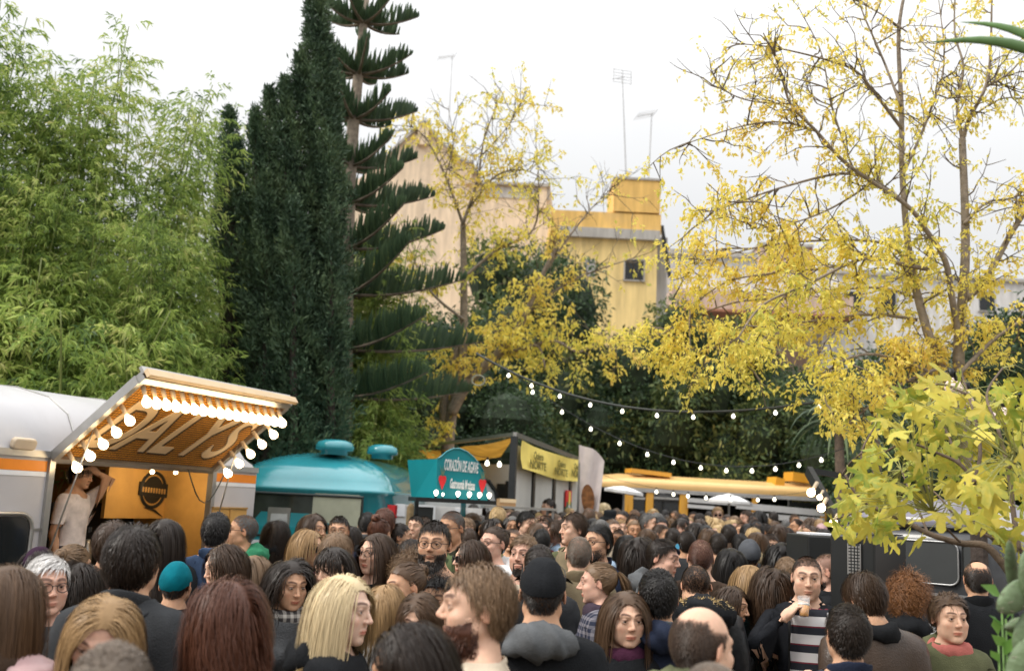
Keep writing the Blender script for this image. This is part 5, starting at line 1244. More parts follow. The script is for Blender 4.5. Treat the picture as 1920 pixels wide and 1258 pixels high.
def fig_tree():
    r = np.random.default_rng(14); base = at(1935, 1200, 3.7); B = np.array((base.x, base.y, 0)); t = thing('fig_tree', 'fig tree with big lobed yellow green leaves in front of the dark van', 'tree', B)
    LB = [([(1990, 1180), (1940, 1092), (1905, 1086), (1875, 1050), (1845, 1022), (1800, 1018), (1740, 1000), (1700, 978), (1640, 952), (1605, 925), (1585, 890)], 3.7, .3, .020, .005), ([(1990, 1120), (1950, 1050), (1910, 1030), (1863, 1010), (1838, 950), (1826, 905), (1800, 870), (1760, 850), (1700, 830), (1655, 850)], 3.7, .4, .014, .004), ([(1826, 905), (1838, 850), (1830, 790), (1815, 740), (1800, 690)], 3.9, .3, .009, .004),
          ([(1640, 955), (1625, 900), (1615, 850), (1640, 800)], 4.0, .2, .007, .003), ([(1910, 1030), (1900, 960), (1890, 880), (1870, 800), (1850, 740), (1880, 690)], 3.6, .5, .011, .004), ([(1800, 870), (1770, 800), (1740, 760)], 4.0, .4, .007, .003), ([(1740, 1000), (1720, 950), (1705, 920), (1690, 880)], 4.0, .3, .006, .003), ([(1890, 880), (1930, 830), (1960, 790)], 3.5, .1, .007, .003),
          ([(1700, 978), (1680, 940), (1668, 915)], 4.0, .1, .005, .003), ([(1863, 1010), (1800, 975), (1760, 930), (1730, 905)], 3.8, .2, .006, .003), ([(1815, 740), (1760, 720), (1720, 740)], 4.2, .2, .006, .003), ([(1720, 985), (1660, 985), (1610, 990), (1570, 985)], 3.9, .2, .006, .003), ([(1640, 955), (1600, 962), (1560, 975)], 4.0, .3, .005, .003), ([(1615, 850), (1592, 870), (1570, 905)], 4.1, .2, .005, .003), ([(1800, 1016), (1770, 985), (1750, 960)], 3.8, -.1, .005, .003)]
    paths = []
    for pts, Y, dy, r0, r1 in LB:
        P = limb_pts(pts, Y, dy); n = len(P); b = MB(); b.tube([Vector(p-B) for p in P], [r0+(r1-r0)*i/(n-1) for i in range(n)], 7); b.build('branch', M_BARK, t, True); paths.append(P)
    allp = np.concatenate([p[len(p)//4:] for p in paths])
    b = MB(); b.tube([Vector((0, 0, 0)), Vector((.02, 0, .7)), Vector(paths[0][0]-B)], [.05, .035, .022], 8); b.build('trunk', M_BARK, t, True); pet = MB()
    poly = [(1578, 1000), (1568, 930), (1600, 850), (1640, 800), (1690, 740), (1740, 700), (1800, 700), (1840, 740), (1930, 690), (1935, 1000), (1850, 1000), (1830, 960), (1800, 940), (1740, 905), (1690, 930), (1680, 1000), (1640, 1010)]
    def inside(x, y):
        c = False; n = len(poly)
        for i in range(n):
            (x1, y1), (x2, y2) = poly[i], poly[i-1]
            if (y1 > y) != (y2 > y) and x < (x2-x1)*(y-y1)/(y2-y1)+x1: c = not c
        return c
    hero = [(1598, 985), (1622, 1002), (1660, 985), (1675, 1015), (1690, 940), (1715, 975), (1645, 930), (1600, 930), (1665, 905), (1622, 885), (1790, 955), (1812, 990), (1775, 935), (1835, 965), (1862, 1000), (1895, 985), (1590, 950), (1740, 930), (1885, 1040), (1915, 1060), (1650, 960), (1612, 960), (1700, 1000), (1730, 1005), (1630, 985), (1575, 985), (1585, 1005), (1760, 965), (1800, 965), (1820, 935), (1850, 940), (1880, 940), (1900, 920), (1870, 900), (1560, 965), (1610, 905), (1680, 955), (1705, 925), (1845, 985), (1910, 1010)]
    k = 0
    while k < 292:
        if k < len(hero): x, y = hero[k]
        else:
            x, y = r.uniform(1560, 1945), r.uniform(685, 1015)
            if not inside(x, y): continue
        c = np.array(at(x, y, r.uniform(3.3, 5.0) if k >= len(hero) else r.uniform(3.5, 3.9))); j = np.argmin(((allp-c)**2).sum(1)); a = allp[j]; v = c-a; dist = np.linalg.norm(v)
        if dist > .48: v *= .48/dist; c = a+v
        d = unit(unit(v)*.6+r.normal(0, .45, 3)+np.array((0, -.25, -.55))); nrm = unit(np.array((0, -.6, .5))+r.normal(0, .6, 3)); xx = unit(np.cross(d, nrm)); nn = np.cross(xx, d); s = r.uniform(.050, .090)
        o = put('leaf', FIGL[k % 5], t); g_ = r.uniform(0, 1); col = np.array((.24, .34, .05))*(1-g_)+np.array((.66, .56, .09))*g_; o.color = (*(col*r.uniform(.75, 1.15)), 1)
        o.matrix_local = Matrix(((xx[0]*s, d[0]*s, nn[0]*s, c[0]-B[0]), (xx[1]*s, d[1]*s, nn[1]*s, c[1]-B[1]), (xx[2]*s, d[2]*s, nn[2]*s, c[2]-B[2]), (0, 0, 0, 1)))
        e = c-d*s*.4; pet.tube([Vector(a-B), Vector((a*.5+e*.5)-B+np.array((0, 0, .02))), Vector(e-B)], [.0024, .0018, .0014], 4, False); k += 1
    o = pet.build('leaf_stalks', mat('leaf_stalk', (.30, .30, .09), .6), t); o['kind'] = 'stuff'
fig_tree()

# ------------------------------------------------------------------ cactus, shoots, strap-leaved plants
M_CACT = mat('cactus_skin', (.12, .17, .085), .55, var=.2, scale=18, bump=.5, bscale=50)
ct = at(1905, 1258, 2.7); cac = thing('prickly_pear', 'grey green prickly pear cactus with flat pads under the fig branch', 'cactus', (ct.x, ct.y, 0))
def pad(px, py, Y, L, W, ang, tilt):
    c = at(px, py, Y)-Vector(cac.location); m = MB(); M = Matrix.Rotation(rad(tilt), 3, 'Z') @ Matrix.Rotation(rad(ang), 3, 'Y'); prof = [(math.sin(a), -math.cos(a)) for a in np.linspace(.02, 3.12, 11)]
    V = []
    for rr, z in prof:
        for k in range(14): a = 6.2832*k/14; V.append(c + M @ Vector((rr*math.cos(a)*W*.5*(1+.18*z), rr*math.sin(a)*.016, z*L*.5)))
    F = [(i*14+k, i*14+(k+1) % 14, (i+1)*14+(k+1) % 14, (i+1)*14+k) for i in range(10) for k in range(14)]; m.add(V, F); o = m.build('pad', M_CACT, cac, True)
    s = MB()
    for i in range(1, 10, 2):
        for k in range(0, 14, 2):
            p = V[i*14+k]; d = (p-c); s.tube([p, p+Vector((random.uniform(-.01, .01), -.012, random.uniform(0, .012)))], .0008, 3, False)
    q = s.build('spines', M_BARKP, o); q['kind'] = 'stuff'
for a in ((1902, 1120, 2.6, .13, .075, 62, 20), (1896, 1062, 2.75, .17, .03, -34, 60), (1935, 1075, 2.6, .14, .09, 12, 20), (1938, 1180, 2.6, .15, .09, 40, 0), (1925, 1250, 2.45, .15, .09, 30, -10), (1908, 1172, 2.7, .09, .04, 80, 20), (1945, 1330, 2.6, .26, .14, 5, 0), (1930, 1500, 2.7, .35, .17, 0, 10), (1935, 1720, 2.7, .4, .16, 0, 0)): pad(*a)
sh = at(1885, 1258, 2.9); plant = thing('leafy_shoot', 'bright green leafy shoots standing beside the cactus pads', 'plant', (sh.x, sh.y, 0)); m = MB(); r_ = np.random.default_rng(4); P_, D_, L_ = [], [], []
for px, pt in ((1878, 1120), (1886, 1160), (1898, 1140), (1906, 1200), (1872, 1190)):
    top = at(px, pt, 2.9)-Vector(plant.location); m.tube([(top.x*.3, 0, 0), (top.x*.8, 0, top.z*.6), top], [.006, .005, .003], 5)
    for k in range(9): f = .62+.38*k/8; P_.append((top.x*(.3+.7*f), top.y*f, top.z*f)); D_.append((r_.normal(0, .6), -.4, .7)); L_.append(r_.uniform(.05, .09))
m.build('stem', mat('green_stem', (.12, .22, .05), .5), plant, True); V_, T_ = leaf_arrays(np.array(P_), np.array(D_), np.array(L_), np.array(L_)*.42, r_, .1)
put('foliage', mesh_np('foliage', V_, T_, leaf_mat('shoot_leaf', [(.09, .22, .04), (.16, .34, .07), (.24, .42, .10)], .4, .4), False, {'tone': np.repeat(r_.uniform(0, 1, len(P_)), 4)}), plant)
def strap_plant(name, label, px, py, Y, n, L, w, droop, spread=1.0, lm=L_STRAP, trunk=True, zmin=0):
    c = at(px, py, Y); t = thing(name, label, 'plant', (c.x, c.y, 0)); r = np.random.default_rng(int(px)); V, F, tone = [], [], []
    for k in range(n):
        a = r.uniform(0, 6.28); e = r.uniform(-.2, 1.2); d = np.array((math.cos(a)*math.cos(e)*spread, math.sin(a)*math.cos(e)*spread, math.sin(e))); p = np.array((0, 0, c.z)); ll = L*r.uniform(.7, 1.15); b = len(V); s = np.array((-math.sin(a), math.cos(a), 0)); tn = r.uniform(0, 1)
        for i in range(7):
            ww = w*[.6, 1, 1, .95, .8, .5, .05][i]; V += [p-s*ww/2, p+np.cross(d, s)*ww*.12, p+s*ww/2]; tone += [tn]*3; d = unit(d+np.array((0, 0, -droop*(.4+i*.12)))); p = p+d*ll/6
        for i in range(6): q = b+i*3; F += [(q, q+1, q+4), (q, q+4, q+3), (q+1, q+2, q+5), (q+1, q+5, q+4)]
    put('leaves', mesh_np('leaves', np.array(V), np.array(F), lm, True, {'tone': np.array(tone)}), t)
    if trunk: m = MB(); m.tube([(0, 0, 0), (.03, 0, c.z*.6), (0, 0, c.z)], [.09, .07, .06], 7); m.build('trunk', M_BARK, t, True)
strap_plant('dracaena', 'dark dracaena with long hanging strap leaves above the black speaker', 1572, 790, 13.5, 60, 1.0, .045, .42)
strap_plant('dracaena', 'second dark dracaena with hanging leaves deeper in the shade', 1640, 770, 15, 50, 1.0, .05, .42)
strap_plant('yucca', 'light green spiky yucca tuft beside the bulb lined awning', 516, 815, 16.3, 90, .75, .035, .22, 1, leaf_mat('yucca_leaf', [(.10, .14, .04), (.22, .26, .09), (.34, .35, .13)], .45, .3))
ag = at(2050, 150, 2.6); agv = thing('agave', 'tall agave with thick pointed green leaves reaching in from the side', 'plant', (ag.x, ag.y, 0)); M_AGV = mat('agave_leaf', (.075, .15, .04), .45, var=.25, scale=8)
m = MB(); m.tube([(0, 0, 0), (.02, 0, 1.4), (0, 0, ag.z)], [.10, .08, .07], 8); m.build('trunk', M_BARK, agv, True)
def blade(tip, w, Y2):
    tp = at(tip[0], tip[1], Y2)-Vector(agv.location); b0 = Vector((0, 0, ag.z)); m = MB(); V = []; n = 10; ax = (tp-b0); s = ax.cross(Vector((0, 1, 0))).normalized(); u = ax.cross(s).normalized()
    for i in range(n+1):
        f = i/n; c = b0+ax*f+Vector((0, 0, .05*math.sin(f*3.14))); ww = w*(1-f**2.2)*(.7+.5*min(1, f*4))+.001
        for k in range(8): a = 6.2832*k/8; V.append(c+s*(math.cos(a)*ww*.5)+u*(math.sin(a)*ww*.22))
    m.add(V, [(i*8+k, i*8+(k+1) % 8, (i+1)*8+(k+1) % 8, (i+1)*8+k) for i in range(n) for k in range(8)]); m.build('leaf', M_AGV, agv, True)
for tip, w, Y2 in (((1745, 80), .036, 2.6), ((1798, 42), .032, 2.7), ((2060, -250), .055, 2.6), ((2250, -80), .055, 2.7), ((2330, 120), .05, 2.6), ((2150, -200), .05, 3.0), ((1990, -170), .05, 2.9)): blade(tip, w, Y2)
# ================================================================== CARAVANS, STALLS, BUS, VAN, LIGHTS
M_SILV = mat('silver_caravan_paint', (.47, .455, .465), .32, var=.06, scale=2, spec=.5, dirt=.10, coat=.2)
M_ROOFW = mat('white_caravan_roof', (.54, .53, .54), .35, var=.06, scale=1.5, dirt=.14)
M_ORANGE = mat('orange_stripe', (.78, .24, .015), .4, var=.08); M_WSTRIPE = mat('white_stripe', (.74, .75, .78), .4, var=.05)
M_ALU = mat('brushed_aluminium', (.42, .41, .39), .35, metal=.8, var=.12); M_TAN = mat('warm_plywood', (.52, .30, .085), .6, var=.14, scale=5, bump=.1); M_TAND = mat('oiled_plywood', (.42, .25, .08), .6, var=.2, scale=5)
M_RATTAN = mat('amber_wicker', (.60, .26, .028), .6, var=.22, scale=30); M_RATD = mat('dark_wicker', (.15, .085, .03), .8, var=.3, scale=20)
M_CREAM = mat('cream_letter', (.70, .52, .32), .55, var=.08); M_BROWN = mat('letter_shadow', (.10, .06, .03), .8, var=.2)
M_BULB = mat('lit_bulb', (.9, .85, .75), .2, emit=(1.0, .74, .42), es=5.5, var=0); M_SOCK = mat('cream_socket', (.62, .50, .36), .5, var=.1); M_BULBD = mat('small_lamp', (.9, .9, .82), .25, emit=(1.0, .93, .72), es=2.6, var=0)
M_UNLIT = mat('pink_tinted_bulb', (.80, .62, .58), .15, var=.05, spec=.6); M_BLACK = mat('black_plastic', (.014, .015, .015), .45, var=.1); M_CABLE = mat('rubber_cable', (.04, .045, .04), .6)
M_DARKIN = mat('dark_interior', (.022, .024, .024), .8, var=.4, scale=3)  # near-black planes stand in for shade inside the hatch and the bus
def child_root(name, label, cat, o, x_dir, group=None):
    """a thing standing at o (ground), local x along x_dir, local y to the left of it, z up"""
    return thing(name, label, cat, (o[0], o[1], 0), math.atan2(x_dir[1], x_dir[0]), group)
def L2W(t): return Matrix.Translation(t.location) @ t.rotation_euler.to_matrix().to_4x4()
def loc_of(t, p): return L2W(t).inverted() @ Vector(p)
def pix(t, px, py, y=0.0):
    """where the line of sight through a photo position meets the plane local y = const of a thing"""
    M = L2W(t); n = (M.to_3x3() @ Vector((0, 1, 0))); P0 = M @ Vector((0, y, 0)); return M.inverted() @ on_plane(px, py, P0, n)
def rrect(w, h, r, n=5, cx=0, cy=0):
    out = []
    for sx, sy, a0 in ((1, 1, 0), (-1, 1, 90), (-1, -1, 180), (1, -1, 270)):
        for k in range(n): a = rad(a0+90*k/(n-1)); out.append((cx+sx*(w/2-r)+r*math.cos(a), cy+sy*(h/2-r)+r*math.sin(a)))
    return out
def bulb_at(parent, p, d, r, sl, m=M_BULB, name='bulb', ms=None):
    """a lamp: socket from p along d, globe at its end"""
    d = Vector(d).normalized(); s = MB(); s.tube([p, Vector(p)+d*sl*.55, Vector(p)+d*sl], [r*.50, r*.46, r*.36], 8); so = s.build('socket', ms or M_SOCK, parent, True)
    g = MB(); x = d.orthogonal().normalized(); Mx = Matrix((x, d.cross(x), d)).transposed(); g.lathe([(r*.33, 0), (r*.45, r*.35), (r*.85, r*.95), (r, r*1.55), (r*.85, r*2.1), (r*.5, r*2.42), (r*.02, r*2.52)], 12, Vector(p)+d*(sl-.004), Mx); g.build(name, m, so, True)

# ---------- silver caravan with the lit awning
A0 = at(100, 858, 7.5); wdir = Vector((.39, .92, 0)).normalized()
cv = child_root('food_caravan', 'silver caravan with orange stripe, its lit bulb lined awning raised over the serving hatch', 'food truck', A0, wdir)
HZ = A0.z; X0, X1, XL, DEP = 0.0, 1.78, -2.2, 2.15; XR = pix(cv, 475, 930).x
def roof_profile(): return [(0, HZ+.03), (.02, HZ+.16), (.12, HZ+.34), (.34, HZ+.47), (.70, HZ+.55), (1.08, HZ+.575), (1.46, HZ+.55), (1.82, HZ+.47), (2.04, HZ+.34), (2.13, HZ+.16), (DEP, HZ+.03)]
m = MB(); pr = roof_profile(); secs = []
for x, k, dz in ((XL-.25, .0, -.3), (XL-.1, .55, 0), (XL+.1, .86, 0), (XL+.5, 1, 0), (XR-.75, 1, 0), (XR-.40, .90, 0), (XR-.16, .64, 0), (XR-.03, .30, 0), (XR, .0, 0)):
    secs.append([(x, y, HZ+.03+(z-HZ-.03)*k) for y, z in pr])
V = [p for s in secs for p in s]; n = len(pr); F = [(i*n+j, (i+1)*n+j, (i+1)*n+j+1, i*n+j+1) for i in range(len(secs)-1) for j in range(n-1)]; m.add(V, F); m.build('roof', M_ROOFW, cv, True)
for x in (-1.5, -.75, .2, 1.1):
    q = MB(); q.tube([(x, y, z+.004) for y, z in pr[1:-1]], .009, 5); q.build('roof_seam', M_ALU, cv)
def wallpanel(x0, x1, z0, z1, m_, name='wall_panel', y=0.0, th=.03, bev=.0):
    q = MB(); q.box(((x0+x1)/2, y+th/2, (z0+z1)/2), (x1-x0, th, z1-z0)); return q.build(name, m_, cv, bevel=bev)
wallpanel(XL-.2, X0-.04, .42, HZ-.002, M_SILV); wallpanel(X1+.04, XR, .42, HZ-.002, M_SILV); wallpanel(X0-.04, X1+.04, .42, 1.16, M_SILV)
q = MB(); q.box((XR+.012, DEP/2, HZ/2+.21), (.024, DEP-.004, HZ-.42)); q.build('end_wall', M_SILV, cv); q = MB(); q.box((XL-.21, DEP/2, HZ/2+.21), (.02, DEP, HZ-.42)); q.build('end_wall', M_SILV, cv); wallpanel(XL-.2, XR, .42, HZ, M_SILV, 'back_wall', DEP-.03)
for x0, x1 in ((XL-.2, X0-.05), (X1+.06, XR+.015)):
    wallpanel(x0, x1, HZ-.105, HZ-.028, M_ORANGE, 'orange_stripe', -.004, .003); wallpanel(x0, x1, HZ-.142, HZ-.108, M_WSTRIPE, 'white_stripe', -.0045, .003)
wallpanel(XL-.2, X0-.05, HZ-.53, HZ-.515, M_ALU, 'trim_strip', -.012, .012); wallpanel(XL-.2, XR+.02, HZ-.004, HZ+.045, M_ALU, 'awning_rail', -.022, .03)
for x in (X0-.045, X1+.015): wallpanel(x, x+.05, .45, HZ-.006, M_ALU, 'door_post', -.028, .06)
ww = MB(); c = pix(cv, 12, 1035); Mw = frame((c.x-.16, -.012, c.z-.06), (1, 0, 0), (0, 0, 1)); ww.prism(rrect(.62, .62, .09), .012, Mw); win = ww.build('window', M_GLASS, cv); fr = MB(); rr_ = rrect(.66, .66, .11); fr.tube([Mw @ Vector((x, y, .012)) for x, y in rr_+rr_[:1]], .017, 6, False); fr.build('window_frame', M_ALU, win, True)
vt = MB(); p = pix(cv, 40, 830); vt.prism(rrect(.20, .085, .03), .05, frame((p.x, .0, p.z), (1, 0, 0), (0, -.25, .97))); vt.build('roof_lamp', M_SOCK, cv, bevel=.012)
# inside
wallpanel(X0-.02, X1+.02, .44, .47, M_TAND, 'floor_panel', .05, 1.9); wallpanel(XL, XR-.05, .44, HZ+.2, M_TAN, 'inner_wall', 1.95, .03)
q = MB(); q.box((X0-.09, .62, HZ/2+.25), (.04, 1.1, HZ-.5)); q.build('partition', M_TAN, cv); q = MB(); q.box((X1+.55, 1.0, HZ/2+.25), (.04, 1.9, HZ-.5)); q.build('partition', M_TAN, cv)
a, b_ = pix(cv, 205, 878, .95), pix(cv, 389, 972, .95); q = MB(); q.box(((a.x+b_.x)/2, .97, (HZ-.01+b_.z)/2), (b_.x-a.x, .04, HZ-.01-b_.z)); cab = q.build('wall_cabinet', M_TAN, cv)
q = MB(); q.box(((a.x+b_.x)/2, 1.45, HZ-.03), (b_.x-a.x, .9, .03)); q.build('ceiling_panel', M_TAND, cv); q = MB(); q.box(((a.x+b_.x)/2, 1.35, (b_.z+.9)/2-.05), (b_.x-a.x+.5, .06, b_.z-.55)); q.build('shade_backing', M_DARKIN, cv)
for x, z in ((.45, 1.25), (.9, 1.3), (1.25, 1.22), (1.5, 1.28)):
    q = MB(); q.lathe([(.05, 0), (.055, .02), (.05, .15), (.03, .2), (.028, .24)], 10, (x+.35, 1.18, z-.12)); q.build('bottle', [M_STEEL, M_TAND, M_GLASS, M_SOCK][int(x*7) % 4], cv, True)
e = pix(cv, 287, 918, .945); em = MB(); Me = frame((e.x, .945, e.z), (1, 0, 0), (0, 0, 1)); R = .165
em.tube([Me @ Vector((R*math.cos(t), R*math.sin(t), 0)) for t in np.linspace(0, 6.2832, 33)], .017, 6, False); em.prism([(R*.8*math.cos(t), R*.8*math.sin(t)) for t in np.linspace(0, 6.28, 24)], .004, Me); em.build('emblem_disc', M_BLACK, cab)
em = MB(); em.prism([(-.20, -.055), (.20, -.075), (.19, .06), (-.20, .075)], .008, Me @ Matrix.Translation((0, .0, .006))); em.prism([(-.11, -.17), (.02, -.20), (.17, -.26), (.05, -.19), (-.05, -.165)], .006, Me @ Matrix.Translation((0, .0, .003))); em.build('emblem_banner', M_BLACK, cab)
em = MB()
for k in range(9): em.prism(rrect(.022, .05, .006, 3, -.15+.037*k, .002-.002*k), .003, Me @ Matrix.Translation((0, 0, .014)))
o = em.build('emblem_mark', M_TAND, cab); o['kind'] = 'stuff'
ctr = MB(); ctr.box(((X0+X1)/2+.05, -.02, 1.185), (X1-X0-.1, .46, .04)); ctr.build('counter', M_ALU, cv, bevel=.006)
for px, py in ((286, 879), (330, 880)):
    p = pix(cv, px, py, .5); bulb_at(cv, (p.x, .5, p.z+.03), (0, 0, -1), .02, .03)
    ld = bpy.data.lights.new('hatch_lamp', 'POINT'); ld.energy = 2.6; ld.color = (1.0, .72, .40); ld.shadow_soft_size = .03; lo = link(bpy.data.objects.new('hatch_lamp', ld), cv); lo.location = (p.x, .5, p.z-.10)
# the raised awning
FL, FC, FS = .93, math.cos(rad(38)), math.sin(rad(38)); FX = Vector((1, 0, 0)); FU = Vector((0, -FC, FS)); FN = Vector((0, -FS, -FC)); FO = Vector((X0, -.02, HZ+.01))
Mf = Matrix(((1, 0, 0, FO.x), (0, FU.y, FN.y, FO.y), (0, FU.z, FN.z, FO.z), (0, 0, 0, 1)))
FW = X1-.02; q = MB(); q.prism([(0, 0), (FW, 0), (FW, FL), (0, FL)], -.03, Mf @ Matrix.Translation((0, 0, -.004))); aw = q.build('awning', M_RATD, cv)
q = MB()
for i in range(58): x = .03+(FW-.06)*i/57; q.bar(Mf @ Vector((x, .02, .003)), Mf @ Vector((x, FL-.02, .003)), .017, .012, up=Mf.to_3x3() @ Vector((0, 0, 1)))
o = q.build('wicker_rib', M_RATTAN, aw); o['kind'] = 'stuff'
q = MB()
for i in range(34): y = .03+(FL-.06)*i/33; q.bar(Mf @ Vector((.02, y, .0095)), Mf @ Vector((FW-.02, y, .0095)), .005, .005, up=Mf.to_3x3() @ Vector((0, 0, 1)))
o = q.build('wicker_weft', M_RATD, aw); o['kind'] = 'stuff'
for (x0, y0, x1, y1, wd, dp, nm) in ((-.03, -.01, FW+.03, -.01, .05, .06, 'awning_frame'), (-.03, FL+.03, FW+.03, FL+.03, .06, .07, 'awning_frame'), (-.02, 0, -.02, FL, .05, .07, 'awning_frame'), (FW+.02, 0, FW+.02, FL, .05, .07, 'awning_frame')):
    q = MB(); q.bar(Mf @ Vector((x0, y0, .004)), Mf @ Vector((x1, y1, .004)), wd, dp, up=Mf.to_3x3() @ Vector((0, 0, 1))); q.build(nm, M_ALU, aw)
for k, (off, h) in enumerate(((.07, .025), (.10, .035))):
    q = MB(); q.bar(Mf @ Vector((-.04, FL+off, -.03+.05*k)), Mf @ Vector((FW+.04, FL+off, -.03+.05*k)), h, .06, up=Mf.to_3x3() @ Vector((0, 0, 1))); q.build('awning_lip', M_ALU if k == 0 else M_CREAM, aw)
lw = FW*.80/5
for i, ch in enumerate('DALYS'):
    cx = .245+i*.315+(.0 if i else -.02); Ml = Mf @ Matrix.Translation((cx, .41, .016))
    put('letter', text_mesh('letter', ch, Ml, .80, M_CREAM, .004, .30, .66, .008), aw); put('letter_shadow', text_mesh('letter_shadow', ch, Ml @ Matrix.Translation((.035, -.03, -.006)), .80, M_BROWN, .002, .30, .66, .014), aw)
Nn = (Mf.to_3x3() @ Vector((0, 0, 1)))
for i in range(17): bulb_at(aw, Mf @ Vector((.05+(FW-.10)*i/16, FL-.035, .0)), Nn+Vector((0, .25, 0)), .037, .10)
for i in range(5):
    y = .04+.142*i*1.02; bulb_at(aw, Mf @ Vector((.06, y+.03, .0)), Nn+Vector((.1, 0, 0)), .037, .10); bulb_at(aw, Mf @ Vector((FW-.02, y+.08, .0)), Nn+Vector((.25, 0, 0)), .037, .10)
for a, b_ in (((X0+.02, -.02, 1.25), Mf @ Vector((.03, .38, .02))), ((X1+.06, -.02, 1.30), Mf @ Vector((FW-.03, .36, .02)))):
    q = MB(); q.tube([a, (Vector(a)*.55+Vector(b_)*.45), b_], [.007, .007, .004], 6); q.build('gas_strut', M_ALU, aw, True)
q = MB(); q.tube([(X1-.35+.5*t, -.05, HZ-.02-.28*math.sin(3.14*t)) for t in np.linspace(0, 1, 9)], .006, 5); q.build('cable', M_CABLE, cv, True)
for x, z in ((X1+.26, HZ-.44), (X1+.26, HZ-.70)): 
    q = MB(); q.box((x+.03, -.02, z), (.50, .03, .20)); o = q.build('wooden_shutter', M_TAN, cv); q = MB(); q.bar((x-.22, -.038, z+.10), (x+.28, -.038, z+.10), .015); q.bar((x+.03, -.038, z-.1), (x+.03, -.038, z+.1), .015); q.build('batten', M_TAND, o)
for x in (-1.0, XR-.7):
    q = MB(); q.lathe([(.01, -.09), (.33, -.09), (.33, .09), (.01, .09)], 18, (x, .14, .33), Matrix.Rotation(math.pi/2, 3, 'X')); q.build('wheel', M_BLACK, cv, True)
fp = L2W(cv) @ Vector((.55, -.12, 1.206))
ft = thing('food_tray', 'white plate of yellow fried food on the silver caravan counter', 'plate', fp); q = MB(); q.lathe([(.001, 0), (.10, .0), (.13, .015), (.125, .018), (.09, .006), (.001, .006)], 18); q.build('plate', mat('white_card', (.75, .74, .72), .5), ft, True)
q = MB(); r_ = random.Random(3)
for k in range(46): a, d = r_.uniform(0, 6.28), r_.uniform(0, .08); p = Vector((math.cos(a)*d, math.sin(a)*d, .012+.06*(1-d/.08)*r_.random())); v = Vector((r_.uniform(-1, 1), r_.uniform(-1, 1), r_.uniform(-.3, .6)))*.03; q.bar(p-v, p+v, .009)
o = q.build('chips', mat('fried_chip', (.66, .36, .04), .5, var=.3, scale=40), ft); o['kind'] = 'stuff'

# ---------- teal caravan
M_TEAL = mat('teal_paint', (.035, .29, .34), .16, var=.06, scale=2, spec=.55, coat=.7, dirt=.06); M_TEALD = mat('deep_teal_panel', (.005, .225, .26), .5, var=.08, scale=3)
TY = 12.0; pR = at(700, 940, TY); pL = at(430, 935, TY+.15); xd = (pR-pL); xd.z = 0; xd.normalize()
tv = child_root('food_caravan', 'glossy teal rounded caravan with two roof vents and a wide window', 'food truck', pL, xd); TW = (pR-pL).length; TL = 3.9
m = MB(); rings = [(.40, .12), (.52, .03), (.7, 0), (1.45, -.03), (1.86, -.005), (1.885, -.035), (1.915, -.035), (1.93, -.01), (2.02, .03), (2.12, .10), (2.21, .21), (2.28, .36), (2.33, .54), (2.36, .74), (2.372, .92)]
V = []; NR = 40
for z, ins in rings:
    a, b2, rr = TW/2+.12-ins, TL/2-ins, min(.55, TW/2-ins-.01) if ins < .5 else max(.05, TW/2+.10-ins-.02)
    pts = rrect(2*a, 2*b2, max(.02, min(rr, a-.01, b2-.01)), 10, TW/2, TL/2); V += [(x, y, z) for x, y in pts]
NR = 40; F = [(i*NR+k, i*NR+(k+1) % NR, (i+1)*NR+(k+1) % NR, (i+1)*NR+k) for i in range(len(rings)-1) for k in range(NR)]; F.append(tuple(range((len(rings)-1)*NR, len(rings)*NR))); F.append(tuple(range(NR-1, -1, -1)))
m.add(V, F); m.build('body', M_TEAL, tv, True)
def tpanel(px0, py0, px1, py1, m_, name, y, r=.06, th=.02, par=None):
    a, b2 = pix(tv, px0, (py0+py0)/2, y), pix(tv, px1, py1, y); q = MB(); q.prism(rrect(abs(b2.x-a.x), abs(b2.z-a.z), r, 5, (a.x+b2.x)/2, (a.z+b2.z)/2), th, Matrix(((1, 0, 0, 0), (0, 0, 1, y), (0, 1, 0, 0), (0, 0, 0, 1)))); return q.build(name, m_, par or tv), (a, b2)
win, (a, b2) = tpanel(452, 921, 676, 1012, mat('tinted_pane', (.035, .042, .036), .06, var=.5, scale=2.5, spec=.6), 'window', -.02)
cur, _ = tpanel(588, 924, 672, 1008, mat('reflection_card', (.36, .37, .28), .5, var=.12), 'reflection', -.026, .03, .004, win); brd, _ = tpanel(503, 950, 540, 1012, M_ALU, 'menu_board', -.032, .01, .008, win); tpanel(508, 962, 535, 1012, mat('menu_sheet', (.45, .46, .45), .6), 'menu_sheet', -.036, .004, .003, brd)  # pale card puts the curtain reflection into the window's colour
q = MB(); zs, ze = a.z, b2.z; q.tube([(a.x, -.03, zs), (b2.x, -.03, zs), (b2.x, -.03, ze), (a.x, -.03, ze), (a.x, -.03, zs)], .018, 6); q.build('window_frame', mat('rubber_seal', (.02, .03, .03), .5), win)
q = MB(); q.box((TW/2-.1, -.03, 1.40), (TW-.2, .03, .10)); q.build('belt_moulding', M_TEALD, tv); q = MB(); q.box((TW/2-.1, -.035, 1.20), (TW-.3, .02, .16)); q.build('plate_strip', M_WSTRIPE, tv)
for px, Yv, R in ((627, TY+.55, .235), (717, TY+1.2, .20)):
    p = loc_of(tv, at(px, 850, Yv)); q = MB(); z0 = 2.30; q.lathe([(R*.7, z0), (R*.7, z0+.05), (R, z0+.06), (R*1.03, z0+.09), (R*.95, z0+.15), (R*.6, z0+.185), (.01, z0+.19)], 24, (p.x, p.y, .04)); q.build('roof_vent', M_TEAL, tv, True)
q = MB(); q.lathe([(.01, -.08), (.31, -.08), (.31, .08), (.01, .08)], 18, (TW+.06, TL/2, .32), Matrix.Rotation(math.pi/2, 3, 'Y')); q.build('wheel', M_BLACK, tv, True)
